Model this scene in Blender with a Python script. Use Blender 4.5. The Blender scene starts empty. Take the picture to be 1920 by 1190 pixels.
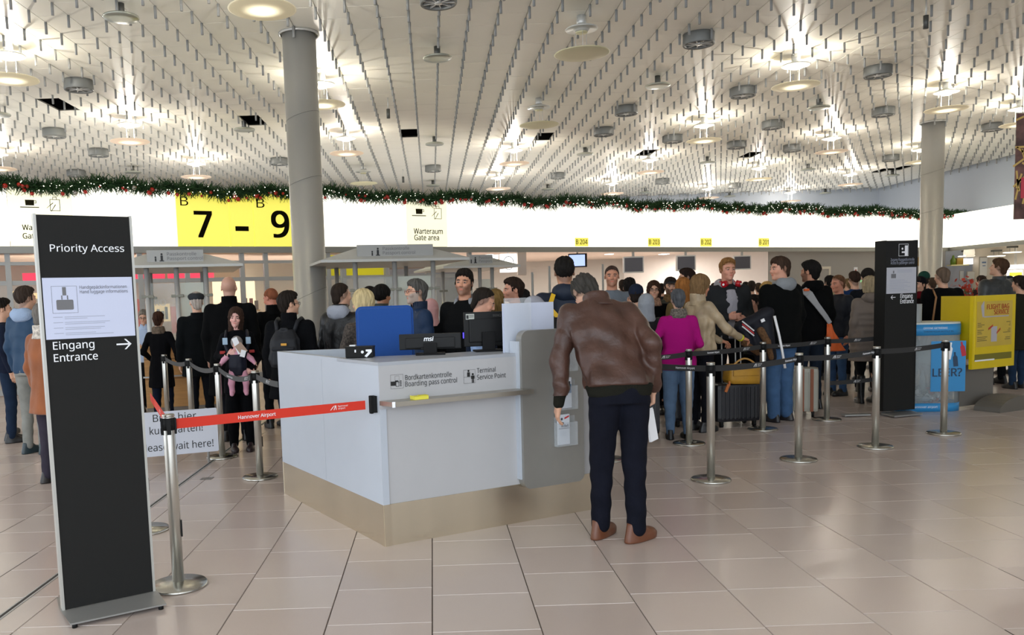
import bpy, bmesh, math, random
import numpy as np
from mathutils import Vector, Matrix
random.seed(7); np.random.seed(7)
SC = bpy.context.scene
C = SC.collection
PI = math.pi

# ---------------------------------------------------------------- camera
F_PX, CAM_H, ROLL = 1550.0, 1.52, math.atan(0.0325)
PITCH = math.atan(1550.0 / 17240.0)
PPX, PPY = 814.53, 700.28
F_ = Vector((0, math.cos(PITCH), -math.sin(PITCH)))
_R0 = Vector((1, 0, 0)); _U0 = Vector((0, math.sin(PITCH), math.cos(PITCH)))
R_ = math.cos(ROLL) * _R0 - math.sin(ROLL) * _U0
U_ = math.sin(ROLL) * _R0 + math.cos(ROLL) * _U0
CAMP = Vector((0, 0, CAM_H))
cd = bpy.data.cameras.new('camera'); cam = bpy.data.objects.new('camera', cd); C.objects.link(cam)
cam.matrix_world = Matrix(((R_.x, U_.x, -F_.x, 0), (R_.y, U_.y, -F_.y, 0), (R_.z, U_.z, -F_.z, CAM_H), (0, 0, 0, 1)))
cd.sensor_width = 36.0; cd.lens = F_PX * 36 / 1920
cd.shift_x = (960 - PPX) / 1920; cd.shift_y = (PPY - 595) / 1920
cd.clip_end = 300
SC.camera = cam

def ray(x, y):
    return F_ + R_ * ((x - PPX) / F_PX) - U_ * ((y - PPY) / F_PX)
def on_z(x, y, z=0.0):
    v = ray(x, y); return CAMP + v * ((z - CAM_H) / v.z)
def on_y(x, y, Y):
    v = ray(x, y); return CAMP + v * (Y / v.y)
def horizon(x): return 561 - 0.0325 * (x - 810)

# ---------------------------------------------------------------- light and exposure
W = bpy.data.worlds.new('world'); SC.world = W; W.use_nodes = True
_b = W.node_tree.nodes['Background']
_b.inputs[0].default_value = (0.86, 0.93, 1.0, 1); _b.inputs[1].default_value = 1.12
SC.view_settings.view_transform = 'Standard'; SC.view_settings.look = 'None'
SC.view_settings.gamma = 1.0; SC.view_settings.use_curve_mapping = False
SC.view_settings.exposure = 0.55
LAMP_W = 40.0
HALL_LIGHTS = []
def area_light(name, loc, rot, sx, sy, power, col):
    l = bpy.data.lights.new(name, 'AREA'); l.shape = 'RECTANGLE'; l.size = sx; l.size_y = sy
    l.energy = power; l.color = col
    o = bpy.data.objects.new(name, l); o.location = loc; o.rotation_euler = rot; C.objects.link(o); return o
# the daylit glass front of the hall behind the photographer
area_light('glass_front_daylight', (-3, -5.5, 3.0), (math.radians(78), 0, math.radians(-8)), 16, 4.2, 420, (0.80, 0.90, 1.0))
# daylight from the side entrance on the left
area_light('side_entrance_daylight', (-11.5, 5.0, 2.6), (0, math.radians(-80), 0), 3.6, 7.0, 120, (0.78, 0.88, 1.0))

# added unseen fill lights above the low zone, shining up to brighten the far ceiling
area_light('far_ceiling_fill', (6.0, 28.5, 4.1), (PI, 0, math.radians(28)), 34, 7.0, 210, (0.90, 0.95, 1.0))
area_light('far_ceiling_fill', (-9.5, 17.5, 4.1), (PI, 0, math.radians(28)), 9, 5.0, 40, (0.90, 0.95, 1.0))

# ---------------------------------------------------------------- helpers
def srgb(c):
    if isinstance(c, str):
        c = c.lstrip('#'); c = [int(c[i:i+2], 16) / 255 for i in (0, 2, 4)]
    return tuple((v / 12.92 if v <= 0.04045 else ((v + 0.055) / 1.055) ** 2.4) for v in c[:3])
_M = {}
def mat(name, col=(0.5, 0.5, 0.5), rough=0.6, metal=0.0, var=0.0, vscale=6.0, bump=0.0, bscale=40.0, emit=0.0,
        ecol=None, alpha=1.0, trans=0.0, aniso=None, coat=0.0, attr=None, stretch=None, spec=0.5, sheen=0.0):
    if name in _M: return _M[name]
    m = bpy.data.materials.new(name); m.use_nodes = True; _M[name] = m
    nt = m.node_tree; N = nt.nodes; L = nt.links; b = N['Principled BSDF']
    c = srgb(col); b.inputs['Base Color'].default_value = (*c, 1)
    b.inputs['Roughness'].default_value = rough; b.inputs['Metallic'].default_value = metal
    b.inputs['Specular IOR Level'].default_value = spec
    b.inputs['Coat Weight'].default_value = coat; b.inputs['Coat Roughness'].default_value = 0.15
    if sheen: b.inputs['Sheen Weight'].default_value = sheen; b.inputs['Sheen Roughness'].default_value = 0.5
    if trans: b.inputs['Transmission Weight'].default_value = trans; b.inputs['IOR'].default_value = 1.1
    if alpha < 1: b.inputs['Alpha'].default_value = alpha
    if emit:
        b.inputs['Emission Color'].default_value = (*srgb(ecol or col), 1); b.inputs['Emission Strength'].default_value = emit
    tc = N.new('ShaderNodeTexCoord'); src = tc.outputs['Object']
    if stretch:
        mp = N.new('ShaderNodeMapping'); mp.inputs['Scale'].default_value = stretch; L.new(src, mp.inputs[0]); src = mp.outputs[0]
    csock = None
    if attr:
        a = N.new('ShaderNodeAttribute'); a.attribute_name = attr; csock = a.outputs['Color']
    if var:
        n = N.new('ShaderNodeTexNoise'); n.inputs['Scale'].default_value = vscale; n.inputs['Detail'].default_value = 4; L.new(src, n.inputs['Vector'])
        mx = N.new('ShaderNodeMix'); mx.data_type = 'RGBA'; mx.blend_type = 'MULTIPLY'; mx.inputs['Factor'].default_value = 1
        cr = N.new('ShaderNodeMapRange'); cr.inputs[1].default_value = 0.3; cr.inputs[2].default_value = 0.7
        cr.inputs[3].default_value = 1 - var; cr.inputs[4].default_value = 1 + var * 0.6; L.new(n.outputs[0], cr.inputs[0])
        if csock: L.new(csock, mx.inputs['A'])
        else: mx.inputs['A'].default_value = (*c, 1)
        L.new(cr.outputs[0], mx.inputs['B']); csock = mx.outputs['Result']
    if csock: L.new(csock, b.inputs['Base Color'])
    if bump:
        n2 = N.new('ShaderNodeTexNoise'); n2.inputs['Scale'].default_value = bscale; n2.inputs['Detail'].default_value = 5; L.new(src, n2.inputs['Vector'])
        bp = N.new('ShaderNodeBump'); bp.inputs['Strength'].default_value = bump; bp.inputs['Distance'].default_value = 0.01
        L.new(n2.outputs[0], bp.inputs['Height']); L.new(bp.outputs[0], b.inputs['Normal'])
    return m

def tag(o, label=None, cat=None, group=None, kind=None):
    if label: o['label'] = label
    if cat: o['category'] = cat
    if group: o['group'] = group
    if kind: o['kind'] = kind
    return o
def thing(name, label, cat, loc=(0, 0, 0), rz=0.0, group=None):
    o = bpy.data.objects.new(name, None); o.empty_display_size = 0.1; C.objects.link(o)
    o.location = loc; o.rotation_euler = (0, 0, rz); return tag(o, label, cat, group)
def obj(name, me, material=None, parent=None, loc=None, rot=None, smooth=None):
    if isinstance(me, bmesh.types.BMesh):
        bm = me; me = bpy.data.meshes.new(name); bm.normal_update(); bm.to_mesh(me); bm.free()
    o = bpy.data.objects.new(name, me); C.objects.link(o)
    if material is not None and not me.materials:
        for mm in (material if isinstance(material, (list, tuple)) else [material]): me.materials.append(mm)
    if parent: o.parent = parent
    if loc is not None: o.location = loc
    if rot is not None: o.rotation_euler = rot
    if smooth: 
        for p in me.polygons: p.use_smooth = True
    return o
def BM(): return bmesh.new()
def box(bm, cx, cy, cz, sx, sy, sz, bev=0.0, mi=0, rot=None):
    r = bmesh.ops.create_cube(bm, size=1.0); vs = r['verts']
    for v in vs: v.co = Vector((v.co.x * sx, v.co.y * sy, v.co.z * sz))
    if rot is not None:
        for v in vs: v.co = rot @ v.co
    for v in vs: v.co += Vector((cx, cy, cz))
    fs = list({f for v in vs for f in v.link_faces})
    for f in fs: f.material_index = mi
    if bev > 0:
        es = list({e for v in vs for e in v.link_edges})
        bmesh.ops.bevel(bm, geom=es, offset=bev, segments=2, affect='EDGES', profile=0.7, clamp_overlap=True)
    return bm
def cone(bm, p0, p1, r0, r1=None, seg=16, caps=True, mi=0):
    p0 = Vector(p0); p1 = Vector(p1); r1 = r0 if r1 is None else r1
    d = p1 - p0; q = d.to_track_quat('Z', 'Y').to_matrix()
    a = [bm.verts.new(p0 + q @ Vector((math.cos(t) * r0, math.sin(t) * r0, 0))) for t in [2 * PI * i / seg for i in range(seg)]]
    b = [bm.verts.new(p1 + q @ Vector((math.cos(t) * r1, math.sin(t) * r1, 0))) for t in [2 * PI * i / seg for i in range(seg)]]
    for i in range(seg):
        f = bm.faces.new((a[i], a[(i+1) % seg], b[(i+1) % seg], b[i])); f.smooth = True; f.material_index = mi
    if caps:
        f = bm.faces.new(a[::-1]); f.material_index = mi; f = bm.faces.new(b); f.material_index = mi
    return bm
def lathe(bm, prof, seg=24, c=(0, 0, 0), mi=0, sx=1.0, sy=1.0, smooth=True):
    rings = []
    for r, z in prof:
        if r < 1e-6: rings.append([bm.verts.new((c[0], c[1], c[2] + z))])
        else: rings.append([bm.verts.new((c[0] + r * sx * math.cos(2*PI*i/seg), c[1] + r * sy * math.sin(2*PI*i/seg), c[2] + z)) for i in range(seg)])
    for A, B in zip(rings[:-1], rings[1:]):
        for i in range(seg):
            j = (i + 1) % seg
            if len(A) == 1 and len(B) == 1: continue
            if len(A) == 1: f = bm.faces.new((A[0], B[j], B[i]))
            elif len(B) == 1: f = bm.faces.new((A[i], A[j], B[0]))
            else: f = bm.faces.new((A[i], A[j], B[j], B[i]))
            f.smooth = smooth; f.material_index = mi
    return bm
def tube(bm, pts, r, seg=8, mi=0):
    pts = [Vector(p) for p in pts]; rings = []
    for i, p in enumerate(pts):
        d = (pts[min(i+1, len(pts)-1)] - pts[max(i-1, 0)]).normalized()
        up = Vector((0, 0, 1)) if abs(d.z) < 0.9 else Vector((1, 0, 0))
        s = d.cross(up).normalized(); t = s.cross(d)
        rr = r[i] if isinstance(r, (list, tuple)) else r
        rings.append([bm.verts.new(p + s * math.cos(2*PI*k/seg) * rr + t * math.sin(2*PI*k/seg) * rr) for k in range(seg)])
    for A, B in zip(rings[:-1], rings[1:]):
        for i in range(seg):
            f = bm.faces.new((A[i], A[(i+1) % seg], B[(i+1) % seg], B[i])); f.smooth = True; f.material_index = mi
    f = bm.faces.new(rings[0][::-1]); f.material_index = mi; f = bm.faces.new(rings[-1]); f.material_index = mi
    return bm
def prism(bm, poly, z0, z1, mi=0):
    """vertical prism over a plan polygon (counter-clockwise)"""
    a = [bm.verts.new((x, y, z0)) for x, y in poly]; b = [bm.verts.new((x, y, z1)) for x, y in poly]
    n = len(poly)
    for i in range(n):
        f = bm.faces.new((a[i], a[(i+1) % n], b[(i+1) % n], b[i])); f.material_index = mi
    f = bm.faces.new(a[::-1]); f.material_index = mi; f = bm.faces.new(b); f.material_index = mi
    return bm
def rrect(w, h, r, n=6):
    pts = []
    for cx, cy, a0 in ((w/2-r, h/2-r, 0), (-w/2+r, h/2-r, 90), (-w/2+r, -h/2+r, 180), (w/2-r, -h/2+r, 270)):
        for k in range(n + 1):
            a = math.radians(a0 + 90 * k / n); pts.append((cx + r * math.cos(a), cy + r * math.sin(a)))
    return pts
def slab(bm, pts2, origin, ux, uz, thick, mi=0):
    """outline pts2 in the plane (ux, uz) at origin, extruded backwards by thick along -(ux x uz)... front faces ux x uz reversed"""
    origin = Vector(origin); ux = Vector(ux).normalized(); uz = Vector(uz).normalized(); n = ux.cross(uz).normalized()
    a = [bm.verts.new(origin + ux * x + uz * y) for x, y in pts2]
    b = [bm.verts.new(origin + ux * x + uz * y - n * thick) for x, y in pts2]
    k = len(pts2)
    f = bm.faces.new(a); f.material_index = mi; f = bm.faces.new(b[::-1]); f.material_index = mi
    for i in range(k):
        f = bm.faces.new((a[i], b[i], b[(i+1) % k], a[(i+1) % k])); f.material_index = mi
    return bm
_TXT = {}
try: SANS = bpy.data.fonts.load(bpy.utils.system_resource('DATAFILES', path='fonts') + '/NotoSansHebrew-Regular.woff2')     # Blender's own interface font, a plain grotesque
except Exception: SANS = None
def lettering(s, size, origin, ux, uz, material, parent=None, align='LEFT', name='lettering', width=None, ext=0.0006, shear=0.0, parent_inv=None, bold=0.0):
    """flat printed words standing on the plane (ux, uz) at origin, joined into one mesh, pushed out by 1 mm"""
    key = (s, shear)
    if key not in _TXT:
        cu = bpy.data.curves.new('t', 'FONT'); cu.body = s; cu.size = 1.0; cu.resolution_u = 3; cu.shear = shear
        cu.extrude = 0.0
        if SANS: cu.font = SANS
        o = bpy.data.objects.new('t', cu); C.objects.link(o)
        dg = bpy.context.evaluated_depsgraph_get(); dg.update()
        me = bpy.data.meshes.new_from_object(o.evaluated_get(dg)); bpy.data.objects.remove(o)
        vs = [v.co.copy() for v in me.vertices]; fs = [tuple(p.vertices) for p in me.polygons]
        _TXT[key] = (vs, fs)
    vs, fs = _TXT[key]
    if '_H' not in _TXT:
        _TXT['_H'] = 1.0
        lettering('H', 1.0, (0, 0, 0), (1, 0, 0), (0, 0, 1), None); _TXT['_H'] = .71 / max(v.y for v in _TXT[('H', 0.0)][0])
        bpy.data.objects.remove(bpy.data.objects[name if False else 'lettering'])
    x0 = min(v.x for v in vs); x1 = max(v.x for v in vs); w = x1 - x0
    hk = _TXT['_H']; kx = size * hk if width is None else width / w
    off = {'LEFT': 0, 'CENTER': -w / 2, 'RIGHT': -w}[align]
    origin = Vector(origin); ux = Vector(ux).normalized(); uz = Vector(uz).normalized(); n = ux.cross(uz)
    co = []; ff = []
    for k, dx in enumerate((0,) if not bold else (-bold, 0, bold)):
        for dy in ((0,) if not bold else (-bold * .6, bold * .6)):
            ff += [tuple(i + len(co) for i in f) for f in fs]; co += [origin + ux * ((v.x - x0 + off) * kx + dx * size) + uz * (v.y * size * hk + dy * size) + n * (0.0025 + .0002 * (len(co) // max(1, len(vs)))) for v in vs]
    me = bpy.data.meshes.new(name); me.from_pydata([tuple(c) for c in co], [], ff); me.update()
    return obj(name, me, material, parent)
def quads(name, rects, origin, ux, uz, material, parent, off=0.002):
    """flat printed shapes: list of polygons in the plane (ux, uz)"""
    origin = Vector(origin); ux = Vector(ux).normalized(); uz = Vector(uz).normalized(); n = ux.cross(uz)
    vs = []; fs = []
    for poly in rects:
        fs.append(tuple(range(len(vs), len(vs) + len(poly)))); vs += [tuple(origin + ux * x + uz * y + n * off) for x, y in poly]
    me = bpy.data.meshes.new(name); me.from_pydata(vs, [], fs); me.update()
    return obj(name, me, material, parent)
def rc(x0, y0, x1, y1): return [(x0, y0), (x1, y0), (x1, y1), (x0, y1)]
def frame_rects(x0, y0, x1, y1, t): return [rc(x0, y0, x1, y0+t), rc(x0, y1-t, x1, y1), rc(x0, y0+t, x0+t, y1-t), rc(x1-t, y0+t, x1, y1-t)]
def disc(cx, cy, r, n=14, sy=1.0): return [(cx + r*math.cos(2*PI*k/n), cy + r*sy*math.sin(2*PI*k/n)) for k in range(n)]
def arrow(x, y, s, d=1):
    """arrow of length s centred at x,y; d=1 points right"""
    t = s * 0.11
    p = [rc(x - s/2, y - t/2, x + s/2 - t*0.6, y + t/2)]
    for sg in (1, -1):
        q = [(x + s/2, y), (x + s/2 - s*0.36, y + sg*s*0.36), (x + s/2 - s*0.36 - t*1.1, y + sg*s*0.36), (x + s/2 - t*1.3, y)]
        p.append(q if sg > 0 else q[::-1])
    if d < 0: p = [[(2*x - a, b) for a, b in q][::-1] for q in p]
    return p

m_steel = mat('brushed_steel', '#d2d0c8', 0.33, .88, var=0.04, vscale=3)
m_alu = mat('anodised_aluminium', '#bcbcba', 0.42, 0.45)
m_white = mat('white_laminate', '#dfe2e6', 0.35, var=0.02)
m_black = mat('black_print', '#121212', 0.5)
m_whitep = mat('white_print', '#f2f3f6', 0.5)
m_rubber = mat('black_rubber', '#0e0f10', 0.65, spec=.3)
# ================================================================ THE SETTING
CEIL = 5.52; HC = CEIL - CAM_H
# ---- floor: tiles 0.507 wide, 0.475 long, in columns along Y
TW, TL = 0.5015, 0.476
m_grout = mat('floor_grout', '#5b534d', 0.8)
def tile_material():
    m = bpy.data.materials.new('polished_floor_tile'); m.use_nodes = True; nt = m.node_tree; N = nt.nodes; L = nt.links; b = N['Principled BSDF']
    oi = N.new('ShaderNodeObjectInfo'); at = N.new('ShaderNodeAttribute'); at.attribute_name = 'tile_shade'
    ad = N.new('ShaderNodeMath'); ad.operation = 'ADD'; L.new(oi.outputs['Random'], ad.inputs[0]); L.new(at.outputs['Fac'], ad.inputs[1])
    fr = N.new('ShaderNodeMath'); fr.operation = 'FRACT'; L.new(ad.outputs[0], fr.inputs[0])
    cr = N.new('ShaderNodeValToRGB'); e = cr.color_ramp.elements
    e[0].position = 0; e[0].color = (*srgb('#bfb0a8'), 1); e[1].position = 1; e[1].color = (*srgb('#cbbdb4'), 1)
    k = e.new(0.5); k.color = (*srgb('#c6b6ad'), 1); L.new(fr.outputs[0], cr.inputs[0])
    geo = N.new('ShaderNodeNewGeometry'); n = N.new('ShaderNodeTexNoise'); n.inputs['Scale'].default_value = 160; n.inputs['Detail'].default_value = 2; L.new(geo.outputs['Position'], n.inputs['Vector'])
    n3 = N.new('ShaderNodeTexNoise'); n3.inputs['Scale'].default_value = 1.3; n3.inputs['Detail'].default_value = 5; L.new(geo.outputs['Position'], n3.inputs['Vector'])
    mr = N.new('ShaderNodeMapRange'); mr.inputs[1].default_value = .3; mr.inputs[2].default_value = .7; mr.inputs[3].default_value = .985; mr.inputs[4].default_value = 1.012; L.new(n.outputs[0], mr.inputs[0])
    mr2 = N.new('ShaderNodeMapRange'); mr2.inputs[1].default_value = .3; mr2.inputs[2].default_value = .7; mr2.inputs[3].default_value = .98; mr2.inputs[4].default_value = 1.02; L.new(n3.outputs[0], mr2.inputs[0])
    mm = N.new('ShaderNodeMath'); mm.operation = 'MULTIPLY'; L.new(mr.outputs[0], mm.inputs[0]); L.new(mr2.outputs[0], mm.inputs[1])
    mx = N.new('ShaderNodeMix'); mx.data_type = 'RGBA'; mx.blend_type = 'MULTIPLY'; mx.inputs['Factor'].default_value = 1
    L.new(cr.outputs[0], mx.inputs['A']); L.new(mm.outputs[0], mx.inputs['B']); L.new(mx.outputs['Result'], b.inputs['Base Color'])
    r = N.new('ShaderNodeMapRange'); r.inputs[1].default_value = .3; r.inputs[2].default_value = .7; r.inputs[3].default_value = .24; r.inputs[4].default_value = .24; L.new(n3.outputs[0], r.inputs[0]); L.new(r.outputs[0], b.inputs['Roughness'])
    b.inputs['Specular IOR Level'].default_value = 0.55
    return m
m_tile = tile_material()
bm = BM(); v = [bm.verts.new(p) for p in ((-26, -7, -0.006), (30, -7, -0.006), (30, 62, -0.006), (-26, 62, -0.006))]; bm.faces.new(v)
floor = obj('floor', bm, m_grout); tag(floor, kind='structure')
def tile_mesh(L_):
    bm = BM(); g = 0.002
    w = TW/2 - g; l = L_/2 - g; c = 0.002
    a = [bm.verts.new(p) for p in ((-w, -l, -0.005), (w, -l, -0.005), (w, l, -0.005), (-w, l, -0.005))]
    b = [bm.verts.new(p) for p in ((-w+c, -l+c, 0), (w-c, -l+c, 0), (w-c, l-c, 0), (-w+c, l-c, 0))]
    bm.faces.new(b)
    for i in range(4): bm.faces.new((a[i], a[(i+1) % 4], b[(i+1) % 4], b[i]))
    me = bpy.data.meshes.new('floor_tile'); bm.to_mesh(me); bm.free(); me.materials.append(m_tile); return me
tm = tile_mesh(TL)
X0 = -0.048
offs = {-1: 4.743, 0: 4.62, 1: 4.43, 2: 4.55, -2: 4.5}
cells = []
jx = on_z(285, 945).x
for i in range(-50, 58):
    random.seed(i * 31 + 5); oy = offs.get(i, random.random() * TL + 4.4)
    for j in range(-24, 118):
        cx = X0 + (i + 0.5) * TW; cy = oy + (j + 0.5) * TL
        if -25 < cx < 29 and -6.5 < cy < 60: cells.append((cx, cy, random.random()))
cells.sort(key=lambda c: c[1]**2 + (c[0]-0.8)**2 if c[1] > 3.0 and abs((c[0]) / c[1] - 0.09) < 0.66 else 1e6)
for n, (cx, cy, s) in enumerate(cells[:300]):
    o = bpy.data.objects.new('floor_tile', tm); C.objects.link(o); o.parent = floor; o.location = (cx, cy, 0)
rest = np.array(cells[300:]); w = TW/2 - .002; l = TL/2 - .002
q = np.array([(-w, -l), (w, -l), (w, l), (-w, l)])
V = np.zeros((len(rest), 4, 3)); V[:, :, 0] = rest[:, 0:1] + q[:, 0]; V[:, :, 1] = rest[:, 1:2] + q[:, 1]
me = bpy.data.meshes.new('floor_tiles'); me.from_pydata(V.reshape(-1, 3).tolist(), [], np.arange(len(rest)*4).reshape(-1, 4).tolist())
at = me.attributes.new('tile_shade', 'FLOAT', 'FACE'); at.data.foreach_set('value', rest[:, 2].astype(np.float32))
me.materials.append(m_tile); o = obj('floor_tiles', me, None, floor); tag(o, kind='stuff')
# expansion joint with metal edges running away on the left
bm = BM(); box(bm, jx, 12, 0.0012, 0.010, 36, 0.0025); box(bm, jx+0.028, 12, 0.0012, 0.010, 36, 0.0025)
o = obj('trim_1', bm, m_alu); tag(o, kind='structure')
bm = BM(); box(bm, jx+0.014, 12, 0.0008, 0.018, 36, 0.0016); oo = obj('joint_seal', bm, mat('joint_seal', '#3b3734', 0.8), o)

# ---- ceiling: panels 0.42 x 0.97 on a grid with pegs on a triangular lattice
S_ = 0.485; WD = S_ * 0.866
m_cback = mat('ceiling_backing', '#a5a39c', 0.9)
m_cpan = mat('ceiling_panel_enamel', '#f4f1e6', 0.45, var=0.02, vscale=0.7, spec=.35)
m_peg = mat('ceiling_peg_enamel', '#8f908f', 0.5)
XR, YB = 18.8, 35.0      # right wall and back wall of the hall
XL = -16.0; YF = -6.0
cx0 = on_z(823, 0, CEIL).x   # a row of pegs
bm = BM(); z = CEIL + 0.03
bm.faces.new([bm.verts.new(p) for p in ((XL, YF, z), (XL, YB, z), (XR, YB, z), (XR, YF, z))])
ceiling = obj('ceiling', bm, m_cback); tag(ceiling, kind='structure')
PL = 2 * S_
holes = [on_z(x, y, CEIL) for x, y in ((88, 195), (462, 222), (764, 245), (1020, 250), (1215, 283), (1393, 295), (1672, 317), (1690, 316))]
bm = BM(); g = .0025
w = WD/2 - g; l = PL/2 - g; c = 0.003
a = [bm.verts.new(p) for p in ((-w, -l, 0.02), (w, -l, 0.02), (w, l, 0.02), (-w, l, 0.02))]
b = [bm.verts.new(p) for p in ((-w+c, -l+c, 0.0), (w-c, -l+c, 0.0), (w-c, l-c, 0.0), (-w+c, l-c, 0.0))]
bm.faces.new(b[::-1])
for i in range(4): bm.faces.new((b[i], b[(i+1) % 4], a[(i+1) % 4], a[i]))
pm = bpy.data.meshes.new('ceiling_panel'); bm.normal_update(); bm.to_mesh(pm); bm.free(); pm.materials.append(m_cpan)
ni = int((XR - XL) / WD) + 2
pcells = []; hole_cells = []
for i in range(int((XL - cx0) / WD), int((XR - cx0) / WD)):
    for j in range(int(YF / PL), int(YB / PL)):
        px, py = cx0 + (i + .5) * WD, (j + .5) * PL + (0 if i % 2 else S_)
        if py > YB - PL/2: continue
        hit = any(abs(px - h.x) < (WD*.98 if k == 0 else WD/2) and abs(py - h.y) < (PL*.27 if k == 0 else PL/2) for k, h in enumerate(holes))
        (hole_cells if hit else pcells).append((px, py))
pcells.sort(key=lambda c: (c[1]**2 + c[0]**2) if (c[1] > 9.6 and abs(c[0]/c[1] - 0.09) < 0.66) else 1e6 + abs(c[1]))
for px, py in pcells[:300]:
    o = bpy.data.objects.new('ceiling_panel', pm); C.objects.link(o); o.parent = ceiling; o.location = (px, py, CEIL)
q = np.array([(-w, -l), (-w, l), (w, l), (w, -l)])
R = np.array(pcells[300:]); V = np.zeros((len(R), 4, 3)); V[:, :, 0] = R[:, 0:1] + q[:, 0]; V[:, :, 1] = R[:, 1:2] + q[:, 1]; V[:, :, 2] = CEIL
me = bpy.data.meshes.new('ceiling_panels'); me.from_pydata(V.reshape(-1, 3).tolist(), [], np.arange(len(R)*4).reshape(-1, 4).tolist()); me.materials.append(m_cpan)
o = obj('ceiling_panels', me, None, ceiling); tag(o, kind='stuff')
m_void = mat('void_shade_black', '#050505', 1.0, spec=0)
for px, py in hole_cells:
    bm = BM(); box(bm, px, py, CEIL + .024, WD - .01, PL - .01, .004); obj('open_bay_shade', bm, m_void, ceiling)  # thin black sheet painted as the shade inside the open bay
# pegs
pegs = []
for i in range(int((XL - cx0) / WD), int((XR - cx0) / WD) + 1):
    for j in range(int(8.5 / S_), int(YB / S_)):
        x = cx0 + i * WD; y = j * S_ + (S_/2 if i % 2 else 0)
        if abs(x / y - 0.09) < 0.72: pegs.append((x, y))
pegs.sort(key=lambda c: c[0]**2 + c[1]**2)
PR, PH = 0.019, 0.16
bm = BM(); cone(bm, (0, 0, -PH), (0, 0, 0), PR, seg=8); gm = bpy.data.meshes.new('ceiling_peg'); bm.to_mesh(gm); bm.free(); gm.materials.append(m_peg)
for x, y in pegs[:300]:
    o = bpy.data.objects.new('ceiling_peg', gm); C.objects.link(o); o.parent = ceiling; o.location = (x, y, CEIL)
bv = np.array([v.co[:] for v in gm.vertices]); bf = [tuple(p.vertices) for p in gm.polygons]
V = []; Fs = []
for k, (x, y) in enumerate(pegs[300:]):
    V.append(bv + np.array([x, y, CEIL])); Fs += [tuple(i + k*len(bv) for i in f) for f in bf]
me = bpy.data.meshes.new('ceiling_pegs'); me.from_pydata(np.concatenate(V).tolist(), [], Fs); me.materials.append(m_peg); me.update()
o = obj('ceiling_pegs', me, None, ceiling, smooth=True); tag(o, kind='stuff')

# ---- walls of the hall
m_wall = mat('pale_blue_grey_wall', '#a9b0ba', 0.7, var=0.02, vscale=.5)
m_lowwall = mat('grey_wall', '#a5a19b', 0.6, var=0.03, vscale=.6)
def wallbox(name, x0, y0, x1, y1, z0, z1, m, th=0.12):
    d = Vector((x1 - x0, y1 - y0, 0)); L_ = d.length; d.normalize(); n = Vector((-d.y, d.x, 0)) * th
    bm = BM(); prism(bm, [(x0, y0), (x1, y1), (x1 + n.x, y1 + n.y), (x0 + n.x, y0 + n.y)][::1], z0, z1)
    bmesh.ops.recalc_face_normals(bm, faces=bm.faces)
    o = obj(name, bm, m); tag(o, kind='structure'); return o
wallbox('wall_back', XL, YB, XR + .2, YB, 0, CEIL + .03, m_wall)
wallbox('wall_right', XR, YB, XR, YF, 0, CEIL + .03, m_wall, th=.2)

# ---- round columns
m_col = mat('column_enamel', '#bdbdb9', 0.36, metal=0.55, var=0.03, vscale=1.0)
m_seam = mat('column_seam', '#6b6a66', 0.7)
def column(px, py, wpx, label_y):
    p = on_z(px, py, CEIL); r = wpx / 2 / F_PX * (p.y)
    bm = BM(); lathe(bm, [(0, 0), (r+.012, 0), (r+.012, .12), (r, .13), (r, CEIL), (0, CEIL)], 48)
    o = obj('column', bm, m_col, loc=(p.x, p.y + r, 0)); tag(o, kind='structure')
    bm = BM(); lathe(bm, [(r, -.004), (r + .05, -.004), (r + .055, -.03), (r + .045, -.045), (r+.028, -.04), (r+.027, -.012)], 48, c=(0, 0, CEIL)); obj('column_collar', bm, m_alu, o)
    for zz, tilt in ((1.65, .42), (3.35, .30), (4.3, .3)):
        bm = BM(); pts = [((r + .0006) * math.cos(t), (r + .0006) * math.sin(t), zz + tilt * r * math.cos(t)) for t in [2*PI*k/40 for k in range(41)]]
        tube(bm, pts, .0022, 4); obj('column_seam', bm, m_seam, o)
    return o
column(555, 52, 62, 0).name = 'column'
column(1762, 224, 38, 0)

# ---- the lit fascia band with its garland
FB, FT = CAM_H + 1.2, CAM_H + 2.30
def fpt(px, ybot): return on_z(px, ybot, FB)
P_a = fpt(0, 461); P_b = fpt(1785, 463.5)
fd = (P_b - P_a).normalized(); fn = Vector((fd.y, -fd.x, 0))       # towards the hall
P0 = P_a - fd * 6.0
P1 = Vector((XR - 1.05, 0, 0)); P1 = P_a + fd * ((XR - 1.05 - P_a.x) / fd.x)
m_lit = mat('lit_fascia_white', '#fffbea', 0.4, emit=.82, ecol='#fffcee')
m_lity = mat('lit_fascia_yellow', '#f4ea6e', 0.4, emit=0.42, ecol='#fff25e')
m_litc = mat('lit_fascia_cream', '#fbf8d8', 0.4, emit=.52, ecol='#fffbdc')
fascia = thing('light_fascia', 'long glowing white fascia band with yellow gate signs above the passport booths', 'sign', (P0.x, P0.y, 0))
def along(px, yline=460):
    """distance along the fascia for a pixel column"""
    v = ray(px, yline); n = fn; t = n.dot(Vector((P_a.x, P_a.y, CAM_H)) - CAMP) / n.dot(v); q_ = CAMP + v * t
    return (Vector((q_.x, q_.y, 0)) - Vector((P0.x, P0.y, 0))).dot(fd)
total = (Vector((P1.x, P1.y, 0)) - Vector((P0.x, P0.y, 0))).length
cuts = [(0, along(20), 'w'), (along(20), along(141), 'c'), (along(141), along(334), 'w'), (along(334), along(433), 'y'), (along(433), along(478), 'y'), (along(478), along(583), 'y'),
        (along(583), along(763), 'w'), (along(763), along(840), 'c'), (along(840), along(1100), 'w'), (along(1100), along(1330), 'w'), (along(1330), along(1560), 'w'), (along(1560), total, 'w')]
LP = Vector((0, 0, 0))
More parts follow.
